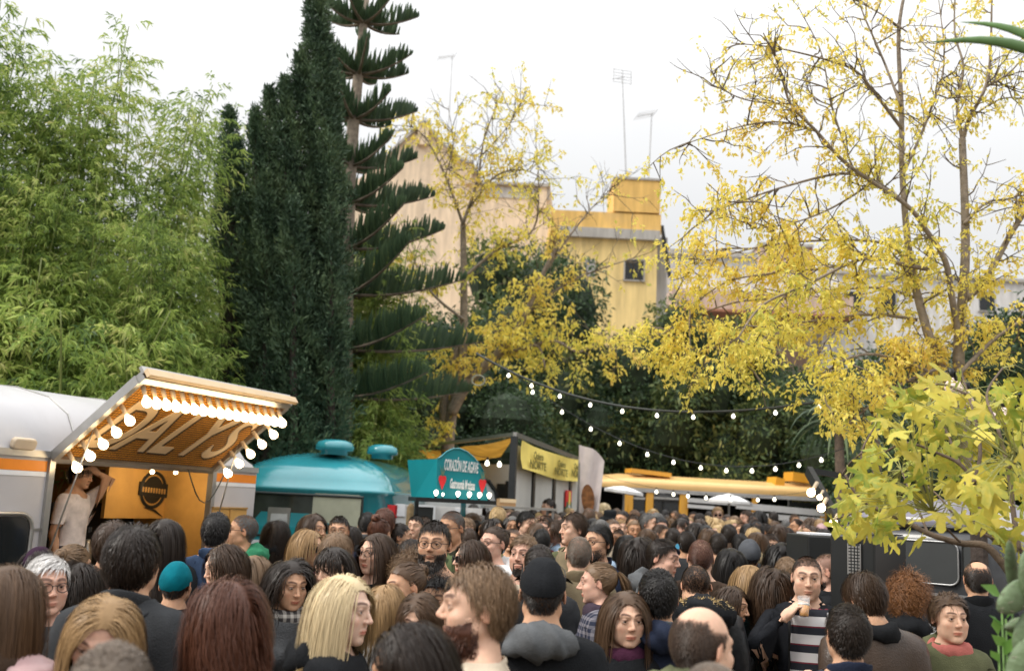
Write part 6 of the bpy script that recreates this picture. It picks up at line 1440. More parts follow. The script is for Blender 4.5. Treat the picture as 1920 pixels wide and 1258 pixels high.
# its raised sign hatch
sY = 11.2; c0, c1 = at(818, 935, sY), at(914, 935, sY+.2); sd = (c1-c0); sd.z = 0; sd.normalize(); sg = child_root('hatch_sign', 'teal arched sign box with white lettering, two red hearts and a row of bulbs', 'sign', c0, sd)
def sp(px, py, y=0.0): p = pix(sg, px, py, y); return (p.x, p.z)
Ms = Matrix(((1, 0, 0, 0), (0, 0, 1, 0), (0, 1, 0, 0), (0, 0, 0, 1)))
face = [sp(818, 940), sp(916, 938), sp(907, 884)] + [sp(x, y) for x, y in ((897, 868), (888, 857), (876, 847), (862, 841), (850, 841), (838, 846), (828, 855), (820, 860))]
q = MB(); q.prism(face, .05, Ms); q.build('sign_board', M_TEALD, sg)
q = MB(); pl = [Vector((*f,)) for f in ()]; cA, cB = pix(sg, 765, 864, .0), None
b0 = loc_of(sg, at(764, 862, sY+.55)); b1 = loc_of(sg, at(772, 940, sY+.55)); f0 = Vector((face[-1][0]+.005, .02, face[-1][1])); f1 = Vector((face[0][0]+.005, .02, face[0][1]))
q.add([f0, f1, b1, b0, f0+Vector((.05, .05, 0)), f1+Vector((.05, .05, 0)), b1+Vector((.05, .05, 0)), b0+Vector((.05, .05, 0))], [(0, 1, 2, 3), (7, 6, 5, 4), (0, 3, 7, 4), (1, 5, 6, 2), (2, 6, 7, 3)]); q.build('side_panel', M_TEALD, sg)
q = MB(); q.tube([Vector((x, -.004, z)) for x, z in face[2:]], .009, 5); q.build('edge_trim', M_TEAL, sg, True)
M_WLET = mat('white_lettering', (.78, .80, .79), .5, var=.03)
def sign_text(tx, px, py, size, sx): p = pix(sg, px, py); put('lettering', text_mesh('lettering', tx, frame((p.x, -.006, p.z), (1, 0, -.045), (0, 0, 1)), size, M_WLET, .002, 0, sx, .004), sg)
sign_text('CORAZÓN DE AGAVE', 865, 875, .17, .235); sign_text('Gastronomía Mexicana', 867, 909, .145, .215)
M_RED = mat('red_heart', (.72, .03, .035), .45, var=.08); M_AGG = mat('agave_green', (.16, .26, .16), .6)
for px, py in ((829, 900), (904, 907)):
    p = pix(sg, px, py); pts = [(0, -.105)] + [(.045*math.sin(t)*1.0, .02+.045*abs(math.cos(t))*(.75 if 0 else 1)-.01) for t in ()] + [(.032, -.03), (.044, .015), (.036, .045), (.018, .052), (0, .038), (-.018, .052), (-.036, .045), (-.044, .015), (-.032, -.03)]
    q = MB(); q.prism(pts, .006, frame((p.x, -.008, p.z), (1, 0, 0), (0, 0, 1))); q.build('heart', M_RED, sg)
    q = MB(); 
    for a in (-.35, 0, .35): q.prism([(-.008, .04), (.008, .04), (.10*a, .16)], .004, frame((p.x, -.006, p.z), (1, 0, 0), (0, 0, 1)))
    q.build('agave_crown', M_AGG, sg)
p0, p1 = pix(sg, 770, 940, -.0), pix(sg, 919, 942, 0); q = MB(); q.box(((p0.x+p1.x)/2, -.05, p1.z-.0), (p1.x-p0.x, .34, .045)); q.build('lamp_shelf', M_BLACK, sg)
for px in (812, 825, 853, 874, 893, 911): p = pix(sg, px, 930); bulb_at(sg, (p.x, -.10, p1.z+.02), (0, -.3, 1), .026 if px != 825 else .015, .03, M_BULBD, ms=M_BLACK)
for px, m_ in ((868, M_TEAL), (780, M_DARKMETAL)): p = pix(sg, px, 960, .25); q = MB(); q.box((p.x, .25, p1.z/2), (.05 if px > 800 else .04, .05, p1.z)); q.build('post', m_, sg)
# white panels and clutter under the sign
wp = at(830, 960, 12.2); wt = child_root('serving_counter', 'white panelled serving counter with a framed board under the teal sign', 'counter', at(775, 960, 12.3), (1, .05))
q = MB(); x0, x1 = pix(wt, 742, 960).x, pix(wt, 904, 960).x; z1 = pix(wt, 800, 948).z; q.box(((x0+x1)/2, .1, z1/2), (x1-x0, .08, z1)); q.build('panel', mat('white_panel', (.66, .65, .64), .5, dirt=.15), wt)
a, b2 = pix(wt, 782, 955), pix(wt, 808, 985); q = MB(); q.box(((a.x+b2.x)/2, .05, (a.z+b2.z)/2), (.22, .02, .26)); o = q.build('framed_board', M_DARKIN, wt); q = MB()
for s in (-1, 1): q.box(((a.x+b2.x)/2+s*.12, .045, (a.z+b2.z)/2), (.025, .03, .29)); q.box(((a.x+b2.x)/2, .045, (a.z+b2.z)/2+s*.14), (.22, .03, .025))
q.build('frame', M_WSTRIPE, o)
for px, py, m_ in ((735, 958, M_RED), (750, 956, M_WSTRIPE), (862, 965, M_WSTRIPE)): p = pix(wt, px, py); q = MB(); q.box((p.x, .05, p.z), (.12, .015, .15)); q.build('poster', m_, wt)
cl = at(771, 960, 11.9); t = thing('hanging_cloth', 'brown and cream folded parasol cloth hanging beside the teal sign', 'cloth', (cl.x, cl.y, 0)); q = MB(); q.tube([(0, 0, 1.0), (.01, 0, 1.4), (-.01, 0, 1.75), (0, 0, cl.z+.1)], [.05, .07, .045, .02], 9); q.build('cloth', mat('brown_cloth', (.20, .14, .07), .9, var=.5, scale=12), t, True); q = MB(); q.tube([(0, 0, 0), (0, 0, 1.0)], .018, 6); q.build('pole', M_STEEL, t)
wv = child_root('white_van', 'white van with a curved dark screen edge between the teal sign and the stall', 'van', at(912, 960, 15.0), (1, .1))
x0 = pix(wv, 905, 960).x; out = [(x0-.9, .4), (x0-.9, 1.95), (x0-.1, pix(wv, 905, 898).z), (pix(wv, 916, 905).x, pix(wv, 916, 902).z), (pix(wv, 930, 915).x, pix(wv, 930, 922).z), (pix(wv, 936, 940).x, 1.75), (pix(wv, 937, 960).x, 1.5), (pix(wv, 937, 960).x, .4)]
q = MB(); q.prism(out, 1.7, Ms); q.build('body', mat('white_van_paint', (.74, .74, .73), .3, coat=.3), wv); q = MB(); q.tube([Vector((x, -.02, z)) for x, z in out[2:7]], .035, 6); q.build('screen_edge', M_BLACK, wv, True)
for dx in (-.6, .1): q = MB(); q.lathe([(.01, -.08), (.3, -.08), (.3, .08), (.01, .08)], 16, (x0+dx, .1, .31), Matrix.Rotation(math.pi/2, 3, 'X')); q.build('wheel', M_BLACK, wv, True)

# ---------- bannered stall
M_TARP = mat('ochre_tarpaulin', (.50, .24, .035), .7, var=.22, scale=3, bump=.4, bscale=6); 
def m_tarp():
    m, nt, b = _mat('ochre_tarpaulin_cloth'); N, L = nt.nodes, nt.links; tc = N.new('ShaderNodeTexCoord'); no = N.new('ShaderNodeTexNoise'); no.inputs['Scale'].default_value = 2.5; no.inputs['Detail'].default_value = 5; L.new(tc.outputs['Object'], no.inputs['Vector'])
    cr = N.new('ShaderNodeValToRGB'); cr.color_ramp.elements[0].position = .3; cr.color_ramp.elements[0].color = (.46, .22, .025, 1); cr.color_ramp.elements[1].position = .7; cr.color_ramp.elements[1].color = (.72, .38, .06, 1); L.new(no.outputs['Fac'], cr.inputs['Fac']); L.new(cr.outputs['Color'], b.inputs['Base Color']); b.inputs['Roughness'].default_value = .7
    tr = N.new('ShaderNodeBsdfTranslucent'); L.new(cr.outputs['Color'], tr.inputs['Color']); ms = N.new('ShaderNodeMixShader'); ms.inputs['Fac'].default_value = .5; L.new(b.outputs[0], ms.inputs[1]); L.new(tr.outputs[0], ms.inputs[2]); L.new(ms.outputs[0], N.get('Material Output').inputs['Surface']); return m
M_TARP = m_tarp(); M_PANEL = mat('pale_grey_panel', (.56, .56, .53), .5, var=.05, scale=3, dirt=.08); M_BANNER = mat('yellow_banner_cloth', (.84, .67, .16), .7, var=.08, scale=5, bump=.3, bscale=8)
cor = at(965, 818, 14); Yb = 20.0; far = at(1090, 846, Yb); rd = Vector((far.x-cor.x, far.y-cor.y, 0)).normalized(); st_ = child_root('market_stall', 'pale panelled stall with an ochre canopy and a yellow banner at its corner', 'stall', cor, rd); SH = cor.z
def sx_(px, py=900): return pix(st_, px, py)
SL = sx_(1098).x
def seg(px0, px1, z0, z1, m_, name, y, th=.03): a, b2 = sx_(px0).x, sx_(px1).x; q = MB(); q.box(((a+b2)/2, y+th/2, (z0+z1)/2), (b2-a, th, z1-z0)); return q.build(name, m_, st_)
zb0 = sx_(975, 868).z
for px0, px1 in ((966, 1001), (1004, 1039), (1043, 1070), (1073, 1098)): seg(px0, px1, 0, SH-.10, M_PANEL, 'wall_panel', .03)
for px in (1002.5, 1041, 1071.5): a = sx_(px).x; q = MB(); q.box((a, .03, SH/2-.1), (.16+.04*(px > 1030), .06, SH-.2)); q.build('post', M_BLACK, st_)
q = MB(); q.box((-.01, .0, SH/2), (.09, .09, SH)); q.build('corner_post', M_DARKMETAL, st_)
nb = 24; V = []; xa, xb = sx_(969).x, sx_(1083).x
for i in range(nb+1):
    f = i/nb; x = xa+(xb-xa)*f; zt = SH-.03-.05*math.sin(3.14*f); zb = zt-.40*(1+.05*f); 
    for k in range(4): V.append((x, -.05+.03*math.sin(9*f+k)-.01*k, zt+(zb-zt)*k/3))
q = MB(); q.add(V, [(i*4+k, i*4+k+1, (i+1)*4+k+1, (i+1)*4+k) for i in range(nb) for k in range(3)]); bn = q.build('banner', M_BANNER, st_, True)
M_OLIVE = mat('olive_lettering', (.22, .19, .04), .8)
for k, f in enumerate((.185, .56, .87)):
    x = xa+(xb-xa)*f; zt = SH-.08-.05*math.sin(3.14*f)
    for tx, dz, sz in (('Quiero', -.10, .15), ('NORTE', -.24, .17)): put('lettering', text_mesh('lettering', tx, frame((x, -.10, zt+dz), (1, 0, 0), (0, 0, 1)), sz, M_OLIVE, .002, .1 if sz < .16 else 0, 1.7 if sz < .16 else 2.3, .004), bn)
a, b2 = sx_(1058, 926), sx_(1072, 943)
q = MB(); q.box(((a.x+b2.x)/2, -.005, (a.z+b2.z)/2), (.62, .02, .30)); sn = q.build('safety_sign', M_RED, st_); q = MB(); q.box(((a.x+b2.x)/2+.05, -.02, (a.z+b2.z)/2), (.16, .01, .26)); q.build('sign_symbol', M_BANNER, sn)
a = sx_(1065, 953); q = MB(); q.box((a.x, -.005, a.z), (.62, .02, .24)); sn = q.build('exit_sign', mat('green_sign', (.02, .20, .12), .5), st_); q = MB(); q.prism(rrect(.2, .14, .05, 4), .01, frame((a.x, -.016, a.z), (1, 0, 0), (0, 0, 1))); q.build('sign_symbol', M_WSTRIPE, sn)
# canopy running away to the other side of the corner
cl_ = loc_of(st_, at(740, 842, 19.5)); cl_.z = SH-.05
V = []; 
for i in range(13):
    f = i/12
    for j in range(7): g = j/6; p = Vector((0, .0, SH)).lerp(Vector((cl_.x, cl_.y, SH)), f) + Vector((SL*.62*g, 1.2*g, -.10*g+.0)); p.z -= .10*abs(math.sin(f*9.4))*math.sin(3.14*min(1, g+.1))+.08*math.sin(3.14*f); V.append(p)
q = MB(); q.add(V, [(i*7+j, i*7+j+1, (i+1)*7+j+1, (i+1)*7+j) for i in range(12) for j in range(6)]); q.build('canopy', M_TARP, st_, True)
q = MB(); q.bar((0, 0, SH+.03), (cl_.x, cl_.y, SH-.02), .05); q.build('canopy_beam', M_ALU, st_)
q = MB(); q.bar((0, 0, SH+.03), (SL, 0, SH-.02), .06); q.build('canopy_beam', M_ALU, st_)
bx = Vector((cl_.x, cl_.y, 0))
iw = child_root('stall_side_wall', 'white inner wall of the ochre canopied stall with a small dark hatch', 'wall', at(905, 900, 17.6), (1, -.45)); q = MB(); x0, x1 = pix(iw, 905, 900).x-.9, pix(iw, 958, 900).x; q.box(((x0+x1)/2, .05, 1.25), (x1-x0, .06, 2.5)); q.build('wall_face', M_PANEL, iw); a = pix(iw, 942, 920); q = MB(); q.box((a.x, .01, a.z), (.22, .03, .24)); q.build('hatch', M_DARKMETAL, iw); a = pix(iw, 951, 905); q = MB(); q.box((a.x, .01, a.z), (.06, .03, .06)); q.build('switch', M_DARKMETAL, iw)
tb = child_root('trestle_table', 'grey topped table behind the crowd beside the bannered stall', 'table', at(945, 952, 13.2), (1, .1)); x0, x1 = pix(tb, 908, 955).x, pix(tb, 1045, 955).x; z = pix(tb, 975, 950).z; q = MB(); q.box(((x0+x1)/2, .3, z-.015), (x1-x0, .6, .03)); q.build('table_top', M_ALU, tb)
for xx in (x0+.05, x1-.05):
    for yy in (.05, .55): q = MB(); q.box((xx, yy, z/2-.02), (.03, .03, z-.03)); q.build('leg', M_STEEL, tb)
bxp = at(952, 950, 13.35); t = child_root('cardboard_box', 'brown cardboard box standing on the grey table beside the stall', 'box', bxp, (1, .2)); t.location.z = z+tb.location.z; q = MB(); hB = pix(tb, 952, 935).z-z; q.box((0, .12, hB/2), (.22, .22, hB)); q.build('carton', mat('corrugated_card', (.42, .25, .12), .85, var=.1), t); q = MB(); q.box((0, .005, hB*.75), (.225, .006, .05)); q.build('tape', M_CREAM, t)
t.location.z = z
fb = at(1112, 940, 15.5); t = thing('feather_flag', 'tall pinkish white advertising banner with a brown pattern beside the stall', 'flag', (fb.x, fb.y, 0)); q = MB(); V = []
tl, tr, bl, br = at(1086, 834, 15.5), at(1134, 846, 15.4), at(1086, 985, 15.5), at(1119, 985, 15.4)
for i in range(13):
    f = i/12; l, r2 = tl.lerp(bl, f), tr.lerp(br, f); 
    for j in range(9): g = j/8; p = l.lerp(r2, g); p.z -= .10*g**4*(1-f)*1.5; p.y += .05*math.sin(g*9+f*3); V.append(p-Vector(t.location))
q.add(V, [(i*9+j, i*9+j+1, (i+1)*9+j+1, (i+1)*9+j) for i in range(12) for j in range(8)]); q.build('flag_cloth', mat('pinkish_flag_cloth', (.68, .60, .58), .8, var=.16, scale=4, bump=.3, bscale=7), t, True); q = MB(); p = at(1088, 834, 15.55)-Vector(t.location); q.tube([(p.x, p.y, 0), (p.x, p.y, p.z)], .022, 6); q.build('pole', M_STEEL, t)
q = MB(); c = at(1100, 935, 15.36)-Vector(t.location); q.prism([(math.cos(a)*.10+.02, math.sin(a)*.22) for a in np.linspace(0, 6.28, 16)], .006, frame((c.x, c.y, c.z), (1, 0, .1), (-.1, 0, 1))); q.build('print_patch', mat('rust_print', (.22, .09, .03), .8, var=.5, scale=15), t)

# ---------- yellow bus
M_RAIL = mat('pale_service_rail', (.55, .55, .55), .4, var=.06)
M_BUSY = mat('yellow_bus_paint', (.72, .36, .045), .3, var=.06, scale=2, coat=.3, dirt=.06); M_BUSP = mat('pale_amber_roof', (.78, .50, .20), .35, var=.06, scale=2, coat=.2, dirt=.06)
b0, b1 = at(1178, 950, 23.6), at(1545, 960, 24.6); bd = (b1-b0); bd.z = 0; BL = bd.length; bd.normalize(); bus = child_root('food_bus', 'old yellow bus turned into a bar with open windows along the far side', 'bus', b0, bd)
def bz(px, py, y=0): p = pix(bus, px, py, y); return p
BR = bz(1200, 889).z; BT = bz(1230, 917).z; prb = [(0, BT), (-.02, BT+.10), (.03, BT+.22), (.16, BR-.10), (.40, BR-.02), (1.1, BR+.03), (1.8, BR-.02), (2.1, BR-.15), (2.2, BT)]
m = MB(); secs = [[(x, .9+(y-.9)*k, BT+(z-BT)*kz) for y, z in prb] for x, k, kz in ((-.85, .55, .42), (-.7, .78, .66), (-.35, .94, .86), (.1, 1, 1), (BL*.5, 1, 1), (BL+.1, 1, 1))]; n = len(prb); m.add([p for s in secs for p in s], [(i*n+j, (i+1)*n+j, (i+1)*n+j+1, i*n+j+1) for i in range(5) for j in range(n-1)]); m.build('roof', M_BUSP, bus, True)
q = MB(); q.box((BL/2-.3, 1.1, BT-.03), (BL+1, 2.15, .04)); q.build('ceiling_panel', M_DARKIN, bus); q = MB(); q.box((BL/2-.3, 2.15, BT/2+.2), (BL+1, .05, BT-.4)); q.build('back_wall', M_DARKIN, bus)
zl = bz(1350, 1005).z
for px0, px1, nm in ((1178, 1188, 'pillar'), (1212, 1226, 'pillar'), (1275, 1291, 'pillar'), (1411, 1421, 'pillar'), (1541, 1552, 'pillar')):
    a, b2 = bz(px0, 940).x, bz(px1, 940).x; q = MB(); q.box(((a+b2)/2, .05, (BT+.3)/2+.05), (b2-a, .08, BT-.3)); q.build(nm, M_BUSY, bus, bevel=.02)
q = MB(); q.bar((-.02, .05, BT-.02), (bz(1182, 985).x-.25, .05, .4), .10, .08, up=(0, 1, 0)); q.build('pillar', M_BUSY, bus)
q = MB(); q.box((BL/2, .06, .85), (BL, .08, max(.3, 2*(zl-.85)))); q.build('lower_side', M_BUSY, bus)
q = MB(); q.box((BL/2, .02, BT-.035), (BL, .05, .09)); q.build('window_rail', mat('grey_rail', (.40, .39, .38), .5), bus)
for px0, px1 in ((1189, 1211), (1227, 1274)):
    a, b2, z = bz(px0, 933).x, bz(px1, 933).x, bz((px0+px1)/2, 934).z; q = MB(); q.box(((a+b2)/2, .05, z), (b2-a, .03, .05)); q.build('transom', M_ALU, bus); q = MB(); q.box(((a+b2)/2, .075, (BT+zl)/2), (b2-a, .008, BT-zl)); q.build('window', M_GLASS, bus)
for (p0, z0), (p1, z1), h, m_ in (((1290, 937), (1410, 946), .10, M_RAIL), ((1290, 948), (1340, 952), .08, M_RAIL), ((1380, 947), (1545, 962), .15, M_RAIL), ((1400, 965), (1545, 976), .13, M_RAIL)):
    a, b2 = bz(p0, z0, -.1), bz(p1, z1, -.1); q = MB(); q.bar((a.x, -.1, a.z), (b2.x, -.1, b2.z), .06, h, up=(0, 0, 1)); q.build('service_rail', m_, bus)
a, b2 = bz(1478, 925, .06), bz(1478, 948, .06); q = MB(); q.box((a.x, .06, (a.z+b2.z)/2), (.03, .03, a.z-b2.z)); q.build('mullion', M_ALU, bus)
p = bz(1512, 939, .1); q = MB(); q.box((p.x, .12, p.z), (.95, .02, .28)); o = q.build('menu_board', M_BLACK, bus); q = MB()
for k in range(14): q.box((p.x-.36+.055*k, .105, p.z+.0), (.03, .004, .06 if k % 3 else .085))
q.build('chalk_marks', M_OLIVE, o)
for px0, py0, px1, py1 in ((1178, 882, 1252, 891), (1478, 893, 1516, 908), (1446, 902, 1462, 906)):
    a, b2 = bz(px0, py0, .5), bz(px1, py1, .5); q = MB(); q.bar((a.x, .5, (a.z if px0 != 1178 else a.z)), (b2.x, .5, a.z-.05 if px0 != 1178 else b2.z), .5, .10 if px0 == 1178 else .22, up=(0, 0, 1)); q.build('roof_rack' if px0 == 1178 else 'roof_box', M_BUSY, bus)
r_ = random.Random(5)
for k in range(22):
    px = r_.uniform(1230, 1272); py = r_.choice((952, 958, 966)); p = bz(px, py, 1.6); q = MB(); q.lathe([(.035, 0), (.04, .12), (.015, .17), (.015, .22)], 7, (p.x, 1.6, p.z)); q.build('bottle', r_.choice([M_GLASS, M_OLIVE, M_WSTRIPE, M_RED, M_AGG]), bus, True)
for py in (955, 963, 971): a, b2 = bz(1228, py, 1.6), bz(1273, py, 1.6); q = MB(); q.box(((a.x+b2.x)/2, 1.62, a.z-.01), (b2.x-a.x, .2, .02)); q.build('shelf', M_ALU, bus)
for x in (.8, BL-1.0): q = MB(); q.lathe([(.01, -.1), (.42, -.1), (.42, .1), (.01, .1)], 18, (x, .14, .42), Matrix.Rotation(math.pi/2, 3, 'X')); q.build('wheel', M_BLACK, bus, True)
M_PARA = mat('white_parasol_cloth', (.74, .74, .74), .7, var=.05, bump=.2, bscale=10)
for px, py, w, Y, tilt, lab in ((1170, 911, 72, 21, .10, 'flat white parasol beside the rounded end of the yellow bus'), (1367, 925, 76, 22, .03, 'white parasol standing before the middle windows of the yellow bus')):
    p = at(px, py, Y); t = thing('parasol', lab, 'parasol', (p.x, Y, 0), 0, 'parasols by the yellow bus'); R = w/2*Y/FPX; q = MB(); h = .17*R*2 if px > 1300 else .24*R; V = [(0, 0, p.z)]
    for j, (f, g) in enumerate(((.5, .45), (1, 1))): V += [(R*f*math.cos(a), R*f*math.sin(a), p.z-h*g*(1.0 if f == 1 else .8)+R*f*math.cos(a)*-tilt) for a in np.linspace(0, 6.2832, 17)[:-1]]
    V += [(x, y, z-.06) for x, y, z in V[17:33]]
    q.add(V, [(0, 1+k, 1+(k+1) % 16) for k in range(16)]+[(1+j*16+k, 1+(j+1)*16+k, 1+(j+1)*16+(k+1) % 16, 1+j*16+(k+1) % 16) for j in range(2) for k in range(16)]); q.build('canopy', M_PARA, t); q = MB(); q.tube([(0, 0, 0), (0, 0, p.z-.02)], .025, 7); q.build('pole', M_STEEL, t)
    for k in range(8): a = 6.2832*k/8; q = MB(); q.tube([(0, 0, p.z-.05), (R*.97*math.cos(a), R*.97*math.sin(a), p.z-h-R*.97*math.cos(a)*tilt)], .008, 4); q.build('rib', M_STEEL, t)

# ---------- speakers, dark van, the other awning edge
sp0, sp1 = at(1556, 1000, 5.7), at(1640, 1010, 5.55); sdir = sp1-sp0; sdir.z = 0
spk = child_root('loudspeaker', 'big black loudspeaker cabinet with a pale connector panel standing on the ground', 'speaker', sp0, sdir.normalized()); hz = sp0.z; wS = (sp1-sp0).length
q = MB(); q.box((wS/2, .3, hz/2), (wS, .6, hz)); q.build('cabinet', M_BLACK, spk, bevel=.012)
a, b2 = pix(spk, 1590, 1018), pix(spk, 1616, 1078); q = MB(); q.box(((a.x+b2.x)/2, -.004, (a.z+b2.z)/2), (b2.x-a.x, .008, a.z-b2.z)); gp = q.build('connector_panel', M_DARKMETAL, spk)
q = MB()
for r in range(9):
    for c in range(4): q.box((a.x+.012+(b2.x-a.x-.02)*c/3, -.010, b2.z+.012+(a.z-b2.z-.03)*r/8), (.012, .008, .011))
for xx in (a.x+.003, b2.x-.003): q.box((xx, -.010, (a.z+b2.z)/2), (.006, .008, a.z-b2.z))
o = q.build('connectors', M_ALU, gp); o['kind'] = 'stuff'
a, b2 = pix(spk, 1596, 1008), pix(spk, 1612, 1015); q = MB(); q.box(((a.x+b2.x)/2, -.006, (a.z+b2.z)/2), (b2.x-a.x, .01, .02)); q.build('badge', M_STEEL, spk)
q = MB(); q.box((wS/2, .3, hz+.006), (wS-.03, .57, .008)); q.build('top_edge', M_DARKMETAL, spk)
a = at(1520, 1003, 6.6); t = child_root('loudspeaker', 'smaller black loudspeaker with a white sheet on top beside the big one', 'speaker', a, (1, .0)); q = MB(); q.box((.10, .25, a.z/2), (.24, .5, a.z)); q.build('cabinet', M_BLACK, t, bevel=.012); q = MB(); q.box((.11, .2, a.z+.008), (.20, .3, .012)); q.build('top_sheet', M_WSTRIPE, t); q = MB(); q.box((.10, -.004, a.z*.55), (.2, .008, a.z*.7)); q.build('grille', M_DARKMETAL, t)
M_VAN = mat('charcoal_van_paint', (.030, .032, .036), .30, var=.08, scale=2, coat=.25, dirt=.12); M_VROOF = mat('grey_van_roof', (.17, .16, .20), .35, var=.08, scale=2, coat=.3, dirt=.15); M_VPAN = mat('blanked_side_panel', (.045, .048, .048), .45, var=.06)
v0, v1 = at(1590, 1000, 7.3), at(1848, 1010, 6.7); vd = v1-v0; vd.z = 0; VL = vd.length; van = child_root('parked_van', 'charcoal van with a grey rounded roof and blanked side windows', 'van', v0, vd.normalized()); vz = lambda px, py, y=0: pix(van, px, py, y)
ZR, ZT, ZS = vz(1680, 938, .5).z, vz(1700, 985).z, vz(1720, 1003).z
prv = [(.02, .35), (0, .7), (-.03, 1.15), (-.01, ZS-.02), (.03, ZT-.02), (.06, ZT), (.04, ZT+.03), (.10, ZT+.10), (.25, ZR-.05), (.5, ZR), (.95, ZR+.03), (1.4, ZR), (1.65, ZR-.05), (1.8, ZT+.1), (1.88, ZT), (1.92, ZS), (1.93, 1.1), (1.9, .35)]
m = MB(); n = len(prv); secs = [[(x, .95+(y-.95)*k, z if z < 1.2 else 1.2+(z-1.2)*kz) for y, z in prv] for x, k, kz in ((-.10, .86, .86), (-.03, .96, .96), (.10, 1, 1), (VL-.1, 1, 1), (VL+.08, .97, .93), (VL+.4, .92, .62), (VL+.55, .90, .40))]
F = [(i*n+j, (i+1)*n+j, (i+1)*n+j+1, i*n+j+1) for i in range(6) for j in range(n-1)]; m.add([p for s in secs for p in s], F); m.mi = [1 if 5 <= j <= 13 else 0 for i in range(6) for j in range(n-1)]; m.add(secs[0], [tuple(range(n-1, -1, -1))]); m.build('body', [M_VAN, M_VROOF], van, True)
for k, (px0, px1, pt, pb) in enumerate(((1644, 1800, 1008, 1098), (1806, 1842, 1012, 1098))):
    a, b2 = vz(px0, pt, -.02), vz(px1, pb, -.02); w_, h_ = b2.x-a.x, a.z-b2.z; Mv = Matrix(((1, 0, 0, (a.x+b2.x)/2), (0, 0, 1, -.045), (0, 1, 0, (a.z+b2.z)/2), (0, 0, 0, 1))); q = MB(); q.prism(rrect(w_, h_, .05), .03, Mv); o = q.build('side_window', M_VPAN, van); q = MB(); rr_ = rrect(w_, h_, .055); q.tube([Mv @ Vector((x, y, 0)) for x, y in rr_+rr_[:1]], .007, 5, False); q.build('window_seal', M_STEEL if k == 0 else M_BLACK, o, True)
q = MB(); a = vz(1700, 1108); q.box((VL/2, -.05, a.z), (VL, .02, .018)); q.build('side_moulding', M_STEEL, van)
q = MB(); q.tube([(0, .02, ZT+.0), (VL, .02, ZT+.0)], .016, 6); q.build('roof_gutter', M_BLACK, van)
for x in (.5, VL-.2): q = MB(); q.lathe([(.01, -.09), (.32, -.09), (.32, .09), (.01, .09)], 18, (x, .06, .32), Matrix.Rotation(math.pi/2, 3, 'X')); q.build('wheel', M_BLACK, van, True)
wp = at(1868, 965, 6.2); t = thing('wooden_post', 'dark wooden post with a pale notice beside the van', 'post', (wp.x, wp.y, 0)); q = MB(); q.tube([(-.12, 0, 0), (-.11, 0, 2.1)], [.06, .05], 8); q.build('timber', M_BARKD, t); q = MB(); q.box((.02, -.06, wp.z), (.13, .01, .17)); q.build('notice', M_WSTRIPE, t)
bf0, bf1 = at(1516, 882, 9.0), at(1574, 985, 8.4); bfr = thing('awning_edge', 'slanting awning edge with three big round lit bulbs by the end of the bus', 'awning', (bf1.x, bf1.y, 0)); B_ = Vector(bfr.location); q = MB(); q.bar(bf0-B_, bf1-B_, .05, .09); q.build('edge_beam', M_DARKMETAL, bfr)
q = MB(); q.bar(bf1-B_, Vector((bf1.x, bf1.y, 0))-B_, .05); q.build('post', M_DARKMETAL, bfr); q = MB(); q.bar(bf0-B_, (bf0+Vector((1.3, .5, -.1)))-B_, .05); q.bar(bf1-B_, (bf1+Vector((1.0, .5, -.1)))-B_, .05); q.build('side_beam', M_DARKMETAL, bfr)
for (sx0, sy0), (px, py), R in (((1532, 905), (1521, 923), .036), ((1550, 935), (1540, 952), .035), ((1571, 965), (1563, 980), .034), ((1543, 920), (1537, 932), .024)):
    f = (py-900)/90; s_, e_ = at(sx0, sy0, 8.8-.4*f), at(px, py, 8.7-.4*f); d = (e_-s_); ln = max(.03, d.length-R*1.4); bulb_at(bfr, s_-B_, d, R, ln)

# ---------- string lights
def string(label, pts, Y, bulbs, r, mt, bl, cord=.008, dY=0, name='string_light'):
    P0 = at(*pts[0], Y); t = thing(name, label, 'string lights', P0, group='strings of bulbs over the crowd'); B_ = Vector(P0); xs = [p[0] for p in pts]; ys = [p[1] for p in pts]; q = MB(); px = np.linspace(xs[0], xs[-1], 40)
    # smooth curve through the given positions
    co = np.polyfit(xs, ys, min(4, len(xs)-1)); yy = np.polyval(co, px); P = [at(a, b, Y+dY*(a-xs[0])/(xs[-1]-xs[0]))-B_ for a, b in zip(px, yy)]; q.tube(P, cord, 5); q.build('cord', M_CABLE if cord > .007 else M_DARKMETAL, t, True)
    for bx in bulbs: p = at(bx, np.polyval(co, bx), Y+dY*(bx-xs[0])/(xs[-1]-xs[0]))-B_; bulb_at(t, p+Vector((0, 0, .01)), (0, 0, -1), r, bl, mt, ms=M_BLACK)
string('thick white cable of small lit bulbs sagging from the bare tree to the yellow tree', [(893, 662), (940, 688), (997, 715), (1050, 734), (1107, 750), (1167, 761), (1300, 772), (1454, 766), (1536, 752), (1740, 722)], 11.0, (954, 997, 1050, 1107, 1167, 1232, 1300, 1375, 1454, 1536), .019, M_BULBD, .04, .013, -1.8)
string('thin string of small lit bulbs dropping to the roof of the yellow bus', [(935, 678), (999, 730), (1054, 764), (1108, 796), (1162, 824), (1214, 843), (1263, 858), (1314, 869), (1362, 874), (1410, 875), (1454, 872), (1498, 864), (1540, 852), (1700, 790)], 15.0, (999, 1054, 1108, 1162, 1214, 1263, 1314, 1362, 1410, 1454, 1498, 1540), .025, M_BULBD, .04, .005, -2)
string('low string of small yellow bulbs across the bus windows', [(1130, 890), (1183, 906), (1263, 918), (1324, 926), (1390, 930), (1452, 928), (1540, 915)], 19.0, (1231, 1263, 1290, 1324, 1370, 1421, 1452), .028, M_BULBD, .05, .004)
